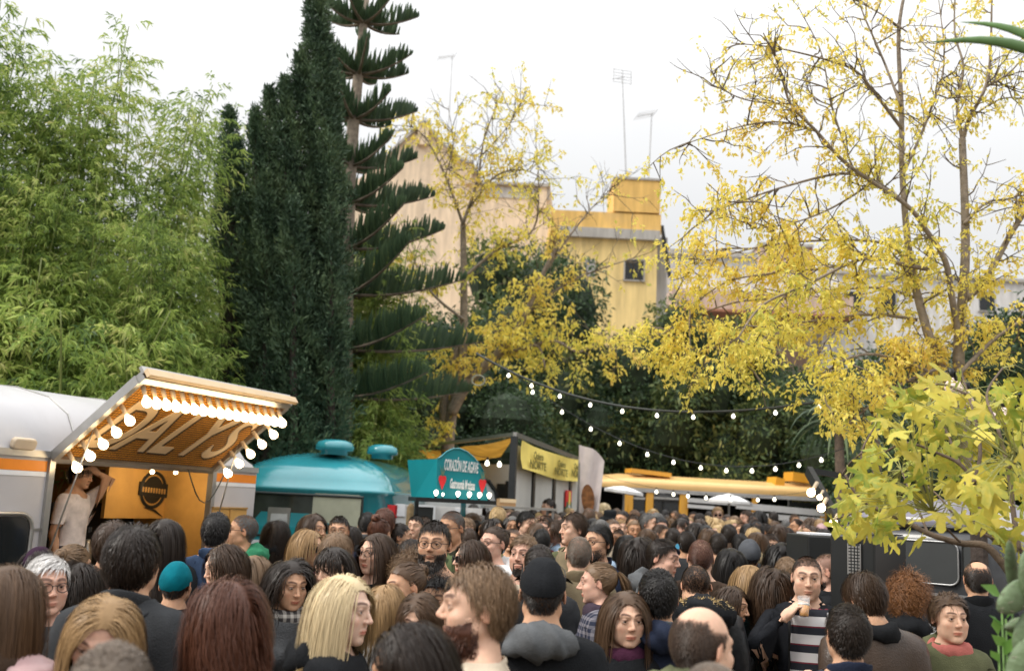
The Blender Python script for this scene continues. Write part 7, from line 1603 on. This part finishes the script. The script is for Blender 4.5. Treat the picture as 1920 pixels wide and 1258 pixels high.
string('short string of pink tinted bulbs tangled in the fig twigs', [(1770, 700), (1788, 690), (1808, 722), (1835, 738), (1880, 752), (1940, 760)], 5.2, (1783, 1795, 1812, 1836, 1858, 1882), .036, M_UNLIT, .05, .004)
string('pair of white bulbs hanging from the ochre canopy', [(880, 850), (915, 858), (937, 860), (960, 862)], 15.2, (914, 937), .035, M_BULBD, .05, .004)
lp = at(897, 713, 16.2); t = thing('ring_lamp', 'pale coiled cable ring hanging on the limb of the bare tree', 'cable ring', lp); q = MB(); q.tube([(.105*math.cos(a), 0, .085*math.sin(a)) for a in np.linspace(0, 6.2832, 21)], .012, 6, False); q.build('cable_ring', mat('pale_rope', (.42, .42, .34), .8), t, True); q = MB(); q.tube([(0, 0, .085), (.03, 0, .30)], .006, 5); q.build('hook', M_DARKMETAL, t)
# ================================================================== THE CROWD
BLK = (.012, .013, .015); NAVY = (.018, .024, .045); GRY = (.10, .105, .11); CHAR = (.035, .037, .04); DENIM = (.06, .095, .17); OLV = (.10, .105, .055); KHK = (.20, .16, .10); BRN = (.055, .035, .024); WHT = (.66, .65, .64); WINE = (.10, .018, .03); TEALC = (.0, .13, .17); CREAM = (.50, .42, .32); GRN = (.03, .17, .085); PINKC = (.42, .27, .27); RED = (.42, .02, .02); LBLUE = (.30, .40, .52)
def p(px, py, h, yaw, label, **k): return person(px, py, h*.87 if h >= 61 else h, yaw, label, **k)
CO, JA, HO, PU, TE = 'coat', 'jacket', 'hoodie', 'puffer', 'tee'
# ---- nearest rows
p(215, 1207, 235, 178, 'blurred grey brown head at the very front, below the fair haired woman looking down', hair=('short', 'dusty'), top=(CO, CHAR))
p(22, 1058, 165, 150, 'woman with pulled back brown hair and a pale pink padded jacket by the caravan window', sex='f', hair=('long', 'mid'), top=(PU, PINKC), x=(('hood', BRN),), twist=-12)
p(203, 1106, 168, 8, 'fair haired woman looking down with her hair falling over her face', sex='f', skin='pink', hair=('long', 'honey'), top=(JA, NAVY), x=(('collar',),), pitch=26, roll=6)
p(92, 1043, 122, 42, 'white haired older man with dark rimmed glasses peering past the pink jacketed woman', skin='pink', hair=('side', 'white'), top=(CO, CHAR), x=(('specs',), ('collar',)), twist=15)
p(254, 985, 150, 176, 'tall man with thick dark brown hair and a dark grey coat seen from behind', hair=('mop', 'dark'), top=(CO, CHAR), x=(('collar',),))
p(430, 1088, 158, -118, 'woman with long wavy auburn hair pinned by silver clips facing away at the front', sex='f', skin='fair', hair=('wavy', 'auburn'), top=(CO, BLK), twist=10, seed=3)
p(648, 1076, 143, 72, 'pale blonde woman in profile with long straight hair and a black coat', sex='f', skin='pale', hair=('long', 'pale_blond'), top=(CO, BLK), x=(('hood', BLK),), twist=-15, pitch=4, seed=12)
p(764, 1164, 190, -62, 'woman with smooth dark brown hair at the bottom edge before the bearded man', sex='f', skin='tan', hair=('bob', 'dark'), top=(JA, BLK), pitch=12)
p(905, 1060, 176, -82, 'man in profile with wavy light brown hair, a full ginger beard and a beige jacket', skin='fair', hair=('side', 'light'), beard=('long', 'auburn'), top=(JA, CREAM), x=(('crew',),))
p(1020, 1050, 138, 176, 'man in a black baseball cap with mirrored sunglasses on it and a black hooded sweatshirt', skin='warm', hair=('crop', 'dark'), top=(HO, BLK), x=(('hood', GRY), ('cap', BLK), ('updog', 'mirror')))
p(1320, 1130, 172, 128, 'balding man with a shaved dark fringe of hair and an olive parka at the front', skin='fair', hair=('bald', 'brown'), top=(PU, OLV), x=(('bighood', OLV), ('scarf', (0, 0, 0), M_FLORAL)), twist=-15, pitch=8)
p(1336, 1238, 230, 180, 'blurred grey brown head at the bottom edge below the balding man', hair=('crop', 'dusty'), top=(JA, CHAR))
p(1590, 1133, 126, 180, 'man with short dark hair and protruding ears in a navy jacket before the striped sweater', hair=('short', 'dark'), top=(JA, (.03, .036, .055)), x=(('collar', NAVY),))
p(1175, 1107, 112, 12, 'young woman with long parted brown hair looking straight at the viewer over a purple scarf', sex='f', skin='fair', hair=('long', 'mid'), top=(CO, BLK), x=(('scarf', (.07, .02, .045)),), pitch=6)
p(1235, 1067, 116, 180, 'man with cropped black hair and a navy hood with a white edge seen from behind', hair=('short', 'black'), top=(HO, NAVY), x=(('hood', NAVY), ('collar', GRY)))
p(1610, 1066, 108, -158, 'bent person with wavy chestnut hair, black scarf and a big dark brown coat', hair=('mop', 'brown'), top=(CO, BRN, M_LEATHER), x=(('scarf', BLK),), twist=20, pitch=22)
p(1778, 1114, 98, 2, 'woman with short tousled hair, coral scarf and olive coat facing the viewer beside the cactus', sex='f', skin='fair', hair=('tousled', 'mid'), top=(CO, OLV), x=(('scarf', (.42, .13, .11)), ('hood', OLV)))
ST = p(1513, 1040, 94, -12, 'man drinking beer in a black jacket over a striped sweater', skin='fair', hair=('crop', 'dark'), beard=('stubble', 'dark'), top=(JA, (.010, .011, .014)), x=(('crew', BLK), ('collar', BLK)), arms={'R': ((-.125, -.185, 1.445), (-.50, -.10, 1.05), 0), 'L': ((.05, -.26, 1.12), (.5, .1, .9), 0)}, pitch=4, look=(5, 0), grip=(.55, .6, .65, .7, .5))
p(1832, 1050, 82, 168, 'man with thinning dark hair and a long black coat under the fig branch', hair=('thin', 'dark'), top=(CO, BLK), x=(('collar', BLK),), twist=-5)
# ---- second rows, beside the silver caravan
p(215, 977, 96, 168, 'brown haired head half hidden behind the tall man in dark grey', hair=('mop', 'brown'), top=(JA, BRN))
p(140, 1020, 92, 160, 'woman with a loose light brown updo by the man in the caravan', sex='f', hair=('up', 'light'), top=(JA, DENIM), seed=2)
p(150, 1068, 92, 176, 'woman with long dark hair squeezed between the white haired man and the tall man', sex='f', hair=('wavy', 'dark'), top=(JA, BLK))
p(76, 1028, 84, 165, 'person in a dark plum beret behind the white haired man', sex='f', hair=('bob', 'dark'), top=(CO, WINE), x=(('beanie', (.03, .012, .028)),))
p(313, 971, 84, 172, 'woman with long straight near black hair at the caravan counter', sex='f', hair=('long', 'dark'), top=(CO, BLK), seed=4)
p(408, 961, 84, 180, 'man with short black hair in a blue denim jacket below the round emblem', hair=('short', 'black'), top=(JA, DENIM), x=(('collar', DENIM),))
p(460, 963, 74, -76, 'grey haired man with glasses and stubble in a bright green hooded jacket', skin='tan', hair=('crop', 'salt'), beard=('stubble', 'salt'), top=(HO, GRN), x=(('specs',), ('hood', GRN)), twist=14)
p(333, 1056, 92, 178, 'person in a plain teal knitted hat seen from behind', hair=('crop', 'dark'), top=(CO, BLK), x=(('beanie', TEALC),))
p(421, 1018, 98, -48, 'woman with short brown hair and a fringe looking down beside the teal hat', sex='f', skin='fair', hair=('bob', 'brown'), top=(JA, NAVY), pitch=10)
p(478, 1040, 92, 172, 'woman with long light brown hair between the auburn hair and the checked scarf', sex='f', hair=('long', 'light'), top=(CO, BRN))
p(550, 1049, 100, 36, 'woman with wavy dark hair, lowered eyes and a checked scarf', sex='f', skin='warm', hair=('wavy', 'dark'), top=(JA, BLK, M_LEATHER), x=(('scarf', (0, 0, 0), M_CHECK),), pitch=10, look=(0, 22))
p(627, 1024, 100, -28, 'woman with a dark blunt fringe just behind the pale blonde woman', sex='f', skin='fair', hair=('fringe', 'dark'), top=(JA, WINE), pitch=6)
p(633, 998, 90, 152, 'person with straight strawberry blond cropped hair in front of the teal caravan', hair=('mop', 'light'), top=(JA, GRY))
p(578, 992, 82, 62, 'woman with honey blonde hair and sunglasses by the blond cropped head', sex='f', hair=('bob', 'honey'), top=(JA, BLK), x=(('shades',),), twist=10)
p(588, 963, 68, 58, 'woman with chin length chestnut hair in black under the teal caravan window', sex='f', hair=('bob', 'brown'), top=(CO, BLK))
p(637, 967, 66, 4, 'dark haired man whose forehead shows before the pale blind', hair=('short', 'dark'), top=(JA, NAVY))
p(709, 998, 88, -36, 'woman with long straight brown hair and thin glasses holding something pink before her chin', sex='f', skin='fair', hair=('long', 'brown'), top=(JA, BLK), x=(('specs',),), arms={'R': ((-.10, -.36, 1.36), (-.5, -.1, 1.0), 0)}, twist=-8)
p(722, 953, 58, 172, 'man with dark reddish hair beside the teal caravan corner', hair=('short', 'auburn'), top=(JA, BLK))
p(713, 972, 66, 158, 'woman with dark red hair tied in a bun below the teal corner', sex='f', hair=('bun', 'auburn'), top=(JA, BLK))
p(750, 980, 62, 96, 'dark haired person in a blue denim jacket turned towards the stall', hair=('short', 'dark'), top=(JA, DENIM), x=(('collar', DENIM),))
p(773, 1010, 60, -88, 'small dark haired woman squeezed next to the bearded man in glasses', sex='f', hair=('bob', 'dark'), top=(JA, GRY))
p(817, 977, 98, -8, 'bearded man in dark framed glasses and a black shirt', skin='warm', hair=('short', 'dark'), beard=('full', 'dark'), top=(TE, BLK), x=(('specs',), ('crew', BLK)), seed=21)
p(847, 955, 76, -38, 'man with short grey dark hair, sunglasses and a camouflage jacket', skin='tan', hair=('crop', 'salt'), top=(JA, (0, 0, 0), M_CAMO), x=(('shades',),), pitch=8)
p(772, 1038, 84, 168, 'person with curly light brown hair in front of the bearded man in glasses', sex='f', hair=('curly', 'light'), top=(JA, BRN))
p(760, 1052, 98, -58, 'woman with brown swept back hair and bare ear looking down to the side', sex='f', skin='warm', hair=('up', 'mid'), top=(JA, WHT), pitch=8)
p(822, 1084, 92, -12, 'man with curly black hair whose forehead shows between two women', skin='warm', hair=('curly', 'black'), top=(JA, CHAR))
p(786, 1107, 106, -8, 'woman with parted brown hair bending her face down', sex='f', skin='fair', hair=('bob', 'mid'), top=(JA, BLK), pitch=22)
p(724, 1112, 100, 165, 'woman with brown hair and blond streaks right behind the pale blonde woman', sex='f', hair=('bob', 'honey'), top=(JA, WHT))
p(886, 1012, 82, -62, 'woman with loose dark hair and big purple sunglasses', sex='f', skin='fair', hair=('bob', 'brown'), top=(JA, BLK), x=(('shades',),))
p(929, 986, 74, -48, 'girl with dark glasses, hair tied back and a white hooded top', sex='f', skin='pink', hair=('up', 'brown'), top=(HO, WHT), x=(('specs',), ('hood', WHT)))
p(985, 1003, 84, -24, 'man with sandy hair and a dark goatee in beige', skin='pink', hair=('side', 'light'), beard=('goatee', 'dark'), top=(JA, CREAM))
p(1012, 1022, 88, 180, 'round head of charcoal hair just behind the black baseball cap', hair=('short', 'dark'), top=(JA, CHAR))
p(1087, 1004, 82, 178, 'man with a closely shaved grey brown head and a tan jacket', skin='fair', hair=('crop', 'dusty'), top=(JA, KHK), x=(('collar', KHK),))
p(1122, 1052, 88, -98, 'woman with a long brown ponytail and a plaid jacket', sex='f', skin='pink', hair=('pony', 'light'), top=(JA, (0, 0, 0), M_PLAID), x=(('scarf', (.05, .035, .05)),), pitch=5)
p(1123, 983, 78, -46, 'man with slick black hair, glasses and a trimmed beard', skin='warm', hair=('back', 'black'), beard=('short', 'black'), top=(JA, NAVY), x=(('specs',), ('collar', NAVY)))
p(1079, 962, 68, -72, 'man with a tall brown quiff in profile', skin='fair', hair=('side', 'brown'), top=(JA, KHK))
p(1247, 1008, 82, 62, 'man with mirrored blue sunglasses pushed up on dark hair and a grey hood', skin='pink', hair=('short', 'dark'), top=(HO, GRY), x=(('updog', 'mirror'), ('hood', GRY)), pitch=10)
p(1199, 1006, 76, 168, 'woman with thick wavy dark hair seen from behind beside the mirrored sunglasses', sex='f', hair=('wavy', 'dark'), top=(JA, CREAM))
p(1314, 1010, 80, 176, 'man with a shaved reddish head behind the fur trimmed hood', skin='fair', hair=('crop', 'auburn'), top=(JA, BRN))
p(1302, 1046, 92, 180, 'person in a black parka with a big hood edged in tan fur', hair=('crop', 'dark'), top=(PU, BLK), x=(('bighood', BLK), ('fur', (.42, .30, .14))), pitch=32)
p(1374, 1098, 84, 58, 'woman with smooth brown hair tucked behind her ear beside the balding man', sex='f', hair=('bob', 'brown'), top=(JA, GRY), pitch=8)
p(1406, 1058, 80, 64, 'woman with long golden blonde hair turned towards the drinking man', sex='f', skin='pink', hair=('long', 'honey'), top=(CO, BLK))
p(1450, 1064, 86, 168, 'woman with shaggy dark brown hair and a dark teal jacket by the drinking man', sex='f', hair=('wavy', 'brown'), top=(JA, (.012, .03, .032)))
p(1553, 1036, 80, -112, 'man with cropped brown hair, bare ear and dark beard behind the drinking man', skin='pink', hair=('crop', 'mid'), beard=('full', 'dark'), top=(JA, BLK), x=(('scarf', BLK),))
p(1648, 1048, 76, 176, 'woman with long light brown hair before the charcoal van', sex='f', hair=('long', 'light'), top=(JA, BLK))
p(1703, 1079, 88, 152, 'person with tight ginger curls and a white top', sex='f', hair=('curly', 'ginger'), top=(JA, WHT), x=(('hood', BLK),))
p(1475, 1045, 72, 175, 'short light brown hair showing just above the shaggy dark haired woman', hair=('short', 'light'), top=(JA, GRY))
p(1405, 1013, 66, 176, 'person in a dark grey knitted cap and light blue top', hair=('crop', 'dark'), top=(JA, LBLUE), x=(('beanie', (.075, .08, .09)),))
p(1371, 1026, 70, 172, 'woman with straight black hair in front of the grey knitted cap', sex='f', hair=('long', 'black'), top=(JA, BLK))
p(1466, 1016, 66, 176, 'woman with a broad fall of black hair beside the loudspeaker', sex='f', hair=('wavy', 'black'), top=(JA, BLK))
p(1513, 1008, 60, 178, 'long dark haired person right before the smaller loudspeaker', hair=('bob', 'dark'), top=(JA, BLK))
# ---- the far rows
FAR = [
 (893, 974, 50, 178, 'dark hair below the teal sign post', 'f', 'bob', 'dark', BLK), (880, 990, 58, 178, 'brown cropped hair between the camouflage jacket and the white hood', 'm', 'short', 'brown', OLV), (911, 974, 54, -10, 'pale face framed by long black hair under the white van', 'f', 'long', 'black', GRY), (935, 967, 46, 180, 'bald patch with dark sides beside the cardboard box', 'm', 'bald', 'dark', CHAR),
 (962, 989, 60, -20, 'man with a receding grey crop by the sandy haired man', 'm', 'crop', 'salt', OLV), (989, 958, 58, 42, 'man with a thick black side sweep glancing back', 'm', 'side', 'black', NAVY), (1016, 992, 60, 180, 'dark head behind the round charcoal hair', 'm', 'short', 'black', CHAR), (1044, 974, 56, -70, 'woman in profile with brown hair near the tall quiff', 'f', 'bob', 'brown', LBLUE),
 (1000, 954, 40, 176, 'dark hair right under the yellow banner corner', 'm', 'short', 'dark', BLK), (1028, 934, 44, -58, 'man standing above the crowd before the pale panels', 'm', 'short', 'dark', OLV), (1036, 955, 42, 0, 'man in dark sunglasses below the standing man', 'm', 'short', 'dark', CHAR), (1056, 959, 42, 172, 'dark hair under the red safety sign', 'm', 'mop', 'dark', BRN),
 (1088, 954, 38, 20, 'brown haired head at the foot of the feather flag', 'm', 'short', 'brown', GRY), (1118, 957, 40, -6, 'woman with light brown hair beside the feather flag', 'f', 'long', 'light', CREAM), (1133, 942, 36, 165, 'large pale blond head under the flat parasol', 'f', 'bob', 'pale_blond', GRY), (1144, 962, 42, -24, 'person in a wide black brimmed hat', 'f', 'long', 'mid', CHAR),
 (1168, 957, 48, -40, 'bearded man with swept back dark hair before the end of the bus', 'm', 'back', 'dark', OLV), (1159, 989, 50, -5, 'dark skinned man with short hair by the open faced woman', 'm', 'crop', 'black', CHAR), (1190, 975, 52, 0, 'woman with an open face and light brown hair', 'f', 'up', 'light', KHK), (1177, 1001, 58, 20, 'young face with parted black hair beside the dark curls', 'f', 'long', 'black', LBLUE),
 (1205, 958, 36, 170, 'dark hair before the first bus window', 'm', 'short', 'dark', WINE), (1217, 973, 44, 176, 'black cropped hair left of the straight fringe', 'm', 'short', 'black', BLK), (1225, 953, 34, 10, 'blond head before the second bus window', 'f', 'bob', 'blond', GRY), (1239, 968, 54, 6, 'man with a straight black fringe high on his forehead', 'm', 'back', 'black', NAVY),
 (1257, 972, 44, 150, 'light brown curls beside the red jacket', 'f', 'curly', 'light', BRN), (1281, 962, 46, 180, 'black haired man in a red jacket', 'm', 'crop', 'black', RED), (1288, 995, 60, 178, 'slick dark hair just below the red jacket', 'm', 'back', 'dark', CHAR), (1314, 972, 54, 152, 'brown mop of hair behind the red jacket', 'm', 'mop', 'brown', LBLUE),
 (1341, 970, 50, 165, 'woman with messy blond hair before the white parasol', 'f', 'wavy', 'blond', CREAM), (1346, 949, 38, -10, 'fair man in dark sunglasses under the white parasol', 'm', 'side', 'honey', CHAR), (1367, 983, 56, 180, 'dark haired man in a brown jacket', 'm', 'short', 'dark', BRN), (1399, 955, 42, -66, 'man in profile with a bare temple under the bus pillar', 'm', 'short', 'brown', OLV),
 (1403, 981, 54, 180, 'dark haired head next to the brown jacket', 'm', 'mop', 'black', NAVY), (1424, 956, 40, 178, 'woman with black hair under the service rail', 'f', 'bob', 'black', BLK), (1434, 980, 52, -78, 'man with a bare ear and a dark beard looking sideways', 'm', 'short', 'dark', LBLUE), (1454, 976, 44, -2, 'man with a brown fringe facing the viewer', 'm', 'mop', 'mid', CHAR),
 (1467, 997, 46, -18, 'laughing woman with hair pulled back', 'f', 'up', 'brown', GRY), (1473, 974, 36, 170, 'greyish hair far under the chalk board', 'm', 'short', 'salt', GRY), (1486, 984, 42, 4, 'pale face between the laughing woman and the speaker', 'f', 'bob', 'honey', WHT), (1505, 979, 46, -20, 'man with a high forehead beside the small speaker', 'm', 'thin', 'mid', KHK),
 (1522, 985, 50, 172, 'woman with brown wavy hair behind the small speaker', 'f', 'wavy', 'brown', BLK), (1540, 982, 40, 175, 'person in a pale pink cap by the bulb lined edge', 'm', 'crop', 'dark', GRY), (1330, 958, 34, 176, 'dark hair far back under the parasol pole', 'm', 'short', 'dark', BLK), (1378, 966, 40, 176, 'light brown hair beside the profile man', 'f', 'bob', 'light', BRN),
 (1300, 958, 34, 0, 'small dark haired man before the bus doorway', 'm', 'short', 'dark', CHAR), (1247, 955, 32, 178, 'far head with black hair at the bus counter', 'm', 'short', 'black', BLK), (1266, 957, 32, -30, 'far pale face at the bus counter', 'f', 'long', 'mid', GRY), (1100, 968, 46, 170, 'dark brown hair behind the tall quiff', 'f', 'long', 'dark', NAVY),
 (1138, 977, 50, 176, 'short black hair in front of the brimmed hat', 'm', 'short', 'black', OLV), (1450, 958, 34, 176, 'far dark head under the lower rail', 'm', 'short', 'dark', NAVY), (1490, 963, 34, 10, 'far brown haired head under the chalk board', 'm', 'short', 'mid', GRY), (1420, 996, 58, 176, 'brown haired head behind the grey knitted cap', 'f', 'long', 'mid', KHK),
 (1347, 1000, 60, 176, 'short dark hair behind the reddish shaved head', 'm', 'short', 'dark', BRN), (1445, 1000, 56, 10, 'man with a short beard before the laughing woman', 'm', 'short', 'brown', NAVY), (950, 960, 42, 176, 'dark head before the grey table', 'f', 'bob', 'dark', BLK), (975, 964, 44, -40, 'brown haired woman near the cardboard box', 'f', 'bob', 'mid', WINE),
 (862, 972, 52, 178, 'dark head behind the camouflage jacket', 'm', 'short', 'dark', BLK), (795, 968, 54, -30, 'brown haired man behind the bearded man in glasses', 'm', 'short', 'brown', NAVY), (1530, 1000, 52, -20, 'man with short brown hair at the edge of the big speaker', 'm', 'short', 'mid', GRY), (1065, 985, 58, 175, 'dark brown hair in front of the tall quiff', 'm', 'short', 'dark', OLV),
 (1215, 990, 58, 174, 'mid brown hair behind the mirrored sunglasses', 'f', 'long', 'mid', BLK), (1262, 990, 56, 176, 'dark hair below the light curls', 'm', 'short', 'dark', NAVY), (1330, 990, 58, 178, 'brown hair in front of the brown mop', 'f', 'bob', 'mid', GRY), (1388, 1000, 60, 178, 'black hair above the straight black haired woman', 'm', 'short', 'black', CHAR),
 (1487, 1004, 56, 178, 'dark brown hair left of the small speaker', 'm', 'mop', 'dark', BLK), (690, 960, 60, 178, 'black hair before the teal pillar', 'm', 'short', 'black', GRY), (520, 975, 72, 170, 'dark curls before the teal window ledge', 'f', 'wavy', 'dark', BLK), (660, 985, 74, 176, 'dark hair behind the glasses wearing woman', 'f', 'bob', 'dark', NAVY),
]
PLACED = []
for i, (px, py, h, yaw, lab, sx, st, hc, col) in enumerate(FAR):
    ex = ()
    if 'sunglasses' in lab and 'behind' not in lab: ex = (('shades',),)
    if 'brimmed' in lab and 'front' not in lab: ex = (('brimhat', BLK),)
    if 'pink cap' in lab: ex = (('cap', (.45, .30, .30)),)
    bd = ('short', 'dark') if 'beard' in lab and 'behind' not in lab else None
    sk = 'brown' if 'dark skinned' in lab else ('warm', 'fair', 'tan', 'pink')[i % 4]
    PLACED.append((px, py)); p(px, py, min(h, 60)*.76, yaw, lab + ' in the crowd' if len(lab.split()) < 6 else lab, sex=sx, skin=sk, hair=(st, hc), top=(JA if i % 3 else HO, col), x=ex + ((('hood', col),) if i % 3 == 0 else (('collar', col),) if i % 2 else ()), beard=bd, twist=(0, 14, -14)[i % 3] if abs(yaw) < 120 else 0, pitch=(0, 8)[i % 2], fine=h >= 56)
# ---- the loose press of small heads towards the back
rf = random.Random(41); CN = {'black': 'black', 'dark': 'dark', 'brown': 'brown', 'mid': 'mid brown', 'light': 'light brown', 'blond': 'blond', 'salt': 'greying', 'honey': 'honey blond'}
LM = [(905, 'below the teal sign'), (985, 'near the cardboard box'), (1050, 'below the pale panels'), (1125, 'below the feather flag'), (1200, 'before the round end of the bus'), (1285, 'before the bus doorway'), (1400, 'before the white parasol'), (1490, 'below the service rail'), (1600, 'by the lit awning edge')]
TN = [(BLK, 'black'), (NAVY, 'navy'), (GRY, 'grey'), (OLV, 'olive'), (BRN, 'brown'), (CREAM, 'beige'), (WINE, 'wine red'), (LBLUE, 'pale blue')]; cand = []
while len(cand) < 78:
    px = rf.uniform(690, 1550); d = rf.random(); py = horizon(px) + rf.uniform(4, 15) + 26*d*rf.random() - (4 if px > 1100 else 0); hh = 26 + 17*d
    if px < 860 and py < 965: continue
    if all(abs(px-a)/15 + abs(py-b)/11 > 1 for a, b in PLACED): PLACED.append((px, py)); cand.append((px, py, hh))
cand.sort(); seen = {}; rows = []
for px, py, hh in cand:
    fem = rf.random() < .45; hc = rf.choice(['black', 'dark', 'dark', 'brown', 'brown', 'mid', 'light', 'blond', 'salt', 'honey']); st = rf.choice(['long', 'bob', 'wavy', 'up', 'fringe']) if fem else rf.choice(['short', 'side', 'crop', 'mop', 'back', 'thin']); yaw = rf.choice([-75, -40, -15, 5, 25, 60, 150, 170, 178, -165]); col, cn = rf.choice(TN)
    where = next(w for x, w in LM if px < x); look = 'back of the head' if abs(yaw) > 120 else 'face'
    key = (CN[hc], fem, cn, where, look); seen[key] = seen.get(key, 0)+1; rows.append((px, py, hh, fem, hc, st, yaw, col, cn, where, look, seen[key]))
ORD = ['', 'second ', 'third ', 'fourth ', 'fifth ']
for px, py, hh, fem, hc, st, yaw, col, cn, where, look, k in rows:
    p(px, py, hh, yaw, f"{ORD[k-1]}{CN[hc]} haired {'woman' if fem else 'man'} in {cn} {where}, {'from behind' if abs(yaw) > 120 else 'face showing'}", sex='f' if fem else 'm', skin=rf.choice(['fair', 'warm', 'tan', 'pink']), hair=(st, hc), top=(JA, col), x=(('collar', col),) if rf.random() < .5 else (), fine=False)
# ---- the man in the caravan
P8 = L2W(cv) @ Vector((.34, .42, 0)); mm, Mh_ = p(157, 864, 60, 84, 'man in a white printed T-shirt shading his eyes inside the lit silver caravan', skin='tan', hair=('mop', 'black'), top=(TE, (.66, .58, .55)), twist=0, Y=P8.y, floor=.47, fine=True, x=(('crew', WHT),), arms={'L': ((.04, -.135, 1.675), (.25, -.5, 1.98), 0)}, pitch=10)
q = MB(); M2 = Matrix.Translation((0, 0, 0))
for dx, dz, w_, h_ in ((.02, 1.16, .03, .05), (.055, 1.165, .02, .045), (.035, 1.30, .035, .02)): q.prism([(dx-w_/2, dz-h_/2), (dx+w_/2, dz-h_/2), (dx+w_/2, dz+h_/2), (dx-w_/2, dz+h_/2)], .004, Matrix(((1, 0, 0, 0), (0, 0, 1, -.150), (0, 1, 0, 0), (0, 0, 0, 1))))
q.build('shirt_print', M_BLACK, mm)

# ---- what people hold, and the striped sweater under the open jacket
def m_stripe():
    m, nt, b = _mat('striped_knit'); N, L = nt.nodes, nt.links; tc = N.new('ShaderNodeTexCoord'); sx = N.new('ShaderNodeSeparateXYZ'); L.new(tc.outputs['Object'], sx.inputs[0])
    a = N.new('ShaderNodeMath'); a.operation = 'MULTIPLY_ADD'; a.inputs[1].default_value = -1/.093; a.inputs[2].default_value = 1.448/.093; L.new(sx.outputs['Z'], a.inputs[0])
    f = N.new('ShaderNodeMath'); f.operation = 'FRACT'; L.new(a.outputs[0], f.inputs[0]); cr = N.new('ShaderNodeValToRGB'); cr.color_ramp.interpolation = 'CONSTANT'; e = cr.color_ramp.elements
    e[0].color = (.60, .58, .58, 1); e[1].position = .52; e[1].color = (.16, .015, .03, 1); x = e.new(.60); x.color = (.012, .014, .022, 1); L.new(f.outputs[0], cr.inputs['Fac']); L.new(cr.outputs['Color'], b.inputs['Base Color']); b.inputs['Roughness'].default_value = .9
    return m
root, Mh_ = ST; t_ = template(False, False); Vv = t_['V']; arm_ = t_['W'][:, 2:].sum(1); ids, ct_ = sub_mesh(t_['T'], (np.abs(Vv[:, 0]) < .125) & (Vv[:, 1] < .02) & (Vv[:, 2] < 1.475) & (Vv[:, 2] > .88) & (arm_ < .3)); v = Vv[ids] + t_['N'][ids]*.030; v[:, 0] = np.clip(v[:, 0], -.098, .105)
put('striped_sweater', mesh_np('striped_sweater', v, ct_, m_stripe()), root)
def zip_edge(x):
    q = MB(); z = np.linspace(.9, 1.47, 12); P = []
    for zz in z: i = np.argmin((v[:, 0]-x)**2+(v[:, 2]-zz)**2); P.append((x, v[i, 1]-.012, zz))
    q.tube(P, .006, 5); return q.build('jacket_edge', M_STEEL if x > 0 else M_BLACK, root, True)
zip_edge(.10); zip_edge(-.10)
def held(name, label, cat, root, loc, rot=(0, 0, 0)):
    bpy.context.view_layer.update(); s = root['_s']; M = Matrix.Translation(root.location) @ root.rotation_euler.to_matrix().to_4x4(); w = M @ (Vector(loc)*s); t = thing(name, label, cat, w); t.rotation_euler = (rad(rot[0]), rad(rot[1]), root.rotation_euler.z+rad(rot[2])); t.scale = (s, s, s); return t
def m_clear():
    m, nt, b = _mat('clear_plastic'); N, L = nt.nodes, nt.links; b.inputs['Base Color'].default_value = (.85, .87, .88, 1); b.inputs['Roughness'].default_value = .15; tr = N.new('ShaderNodeBsdfTransparent'); ms = N.new('ShaderNodeMixShader'); ms.inputs['Fac'].default_value = .16; L.new(tr.outputs[0], ms.inputs[1]); L.new(b.outputs[0], ms.inputs[2]); L.new(ms.outputs[0], N.get('Material Output').inputs['Surface']); return m
M_CUP = m_clear(); M_BEER = mat('beer', (.80, .34, .015), .2, var=.12, scale=12); M_FOAM = mat('beer_foam', (.82, .80, .74), .8)
cup = held('plastic_cup', 'clear plastic cup half full of amber beer at the drinking man\'s lips', 'cup', root, (-.030, -.190, 1.452), (-16, 0, 0)); q = MB(); q.lathe([(.024, 0), (.027, .03), (.034, .105), (.0325, .105), (.026, .03), (.022, .003)], 20); q.build('cup_wall', M_CUP, cup, True)
q = MB(); q.lathe([(.0225, .003), (.0255, .03), (.0278, .056)], 18); q.build('beer', M_BEER, cup, True); q = MB(); q.lathe([(.0278, .0565), (.0295, .068), (.029, .0685), (.001, .067)], 18); q.build('foam', M_FOAM, cup, True)
PH = [o for o in COL.objects if o.get('label', '').startswith('woman with long straight brown hair and thin glasses')][0]
ph = held('blossom_case', 'pink blossom shaped item on a dark green case held by the woman in thin glasses', 'case', PH, (-.06, -.42, 1.50), (10, 0, 0)); q = MB(); q.box((0, 0, -.035), (.13, .025, .045)); q.build('case', mat('dark_green_case', (.01, .05, .045), .4), ph, bevel=.005)  # unidentified held item: pink blossom shape on a dark green box
q = MB(); r_ = random.Random(2)
for k in range(14): a = r_.uniform(0, 6.28); d = r_.uniform(0, .03); q.lathe([(.002, -.012), (.017, -.006), (.019, .004), (.002, .012)], 7, (d*math.cos(a), -.012, .02+d*math.sin(a)), Matrix.Rotation(r_.uniform(0, 3), 3, 'X'))
o = q.build('blossom', mat('pink_petals', (.62, .16, .28), .6, var=.3, scale=40), ph, True); o['kind'] = 'stuff'
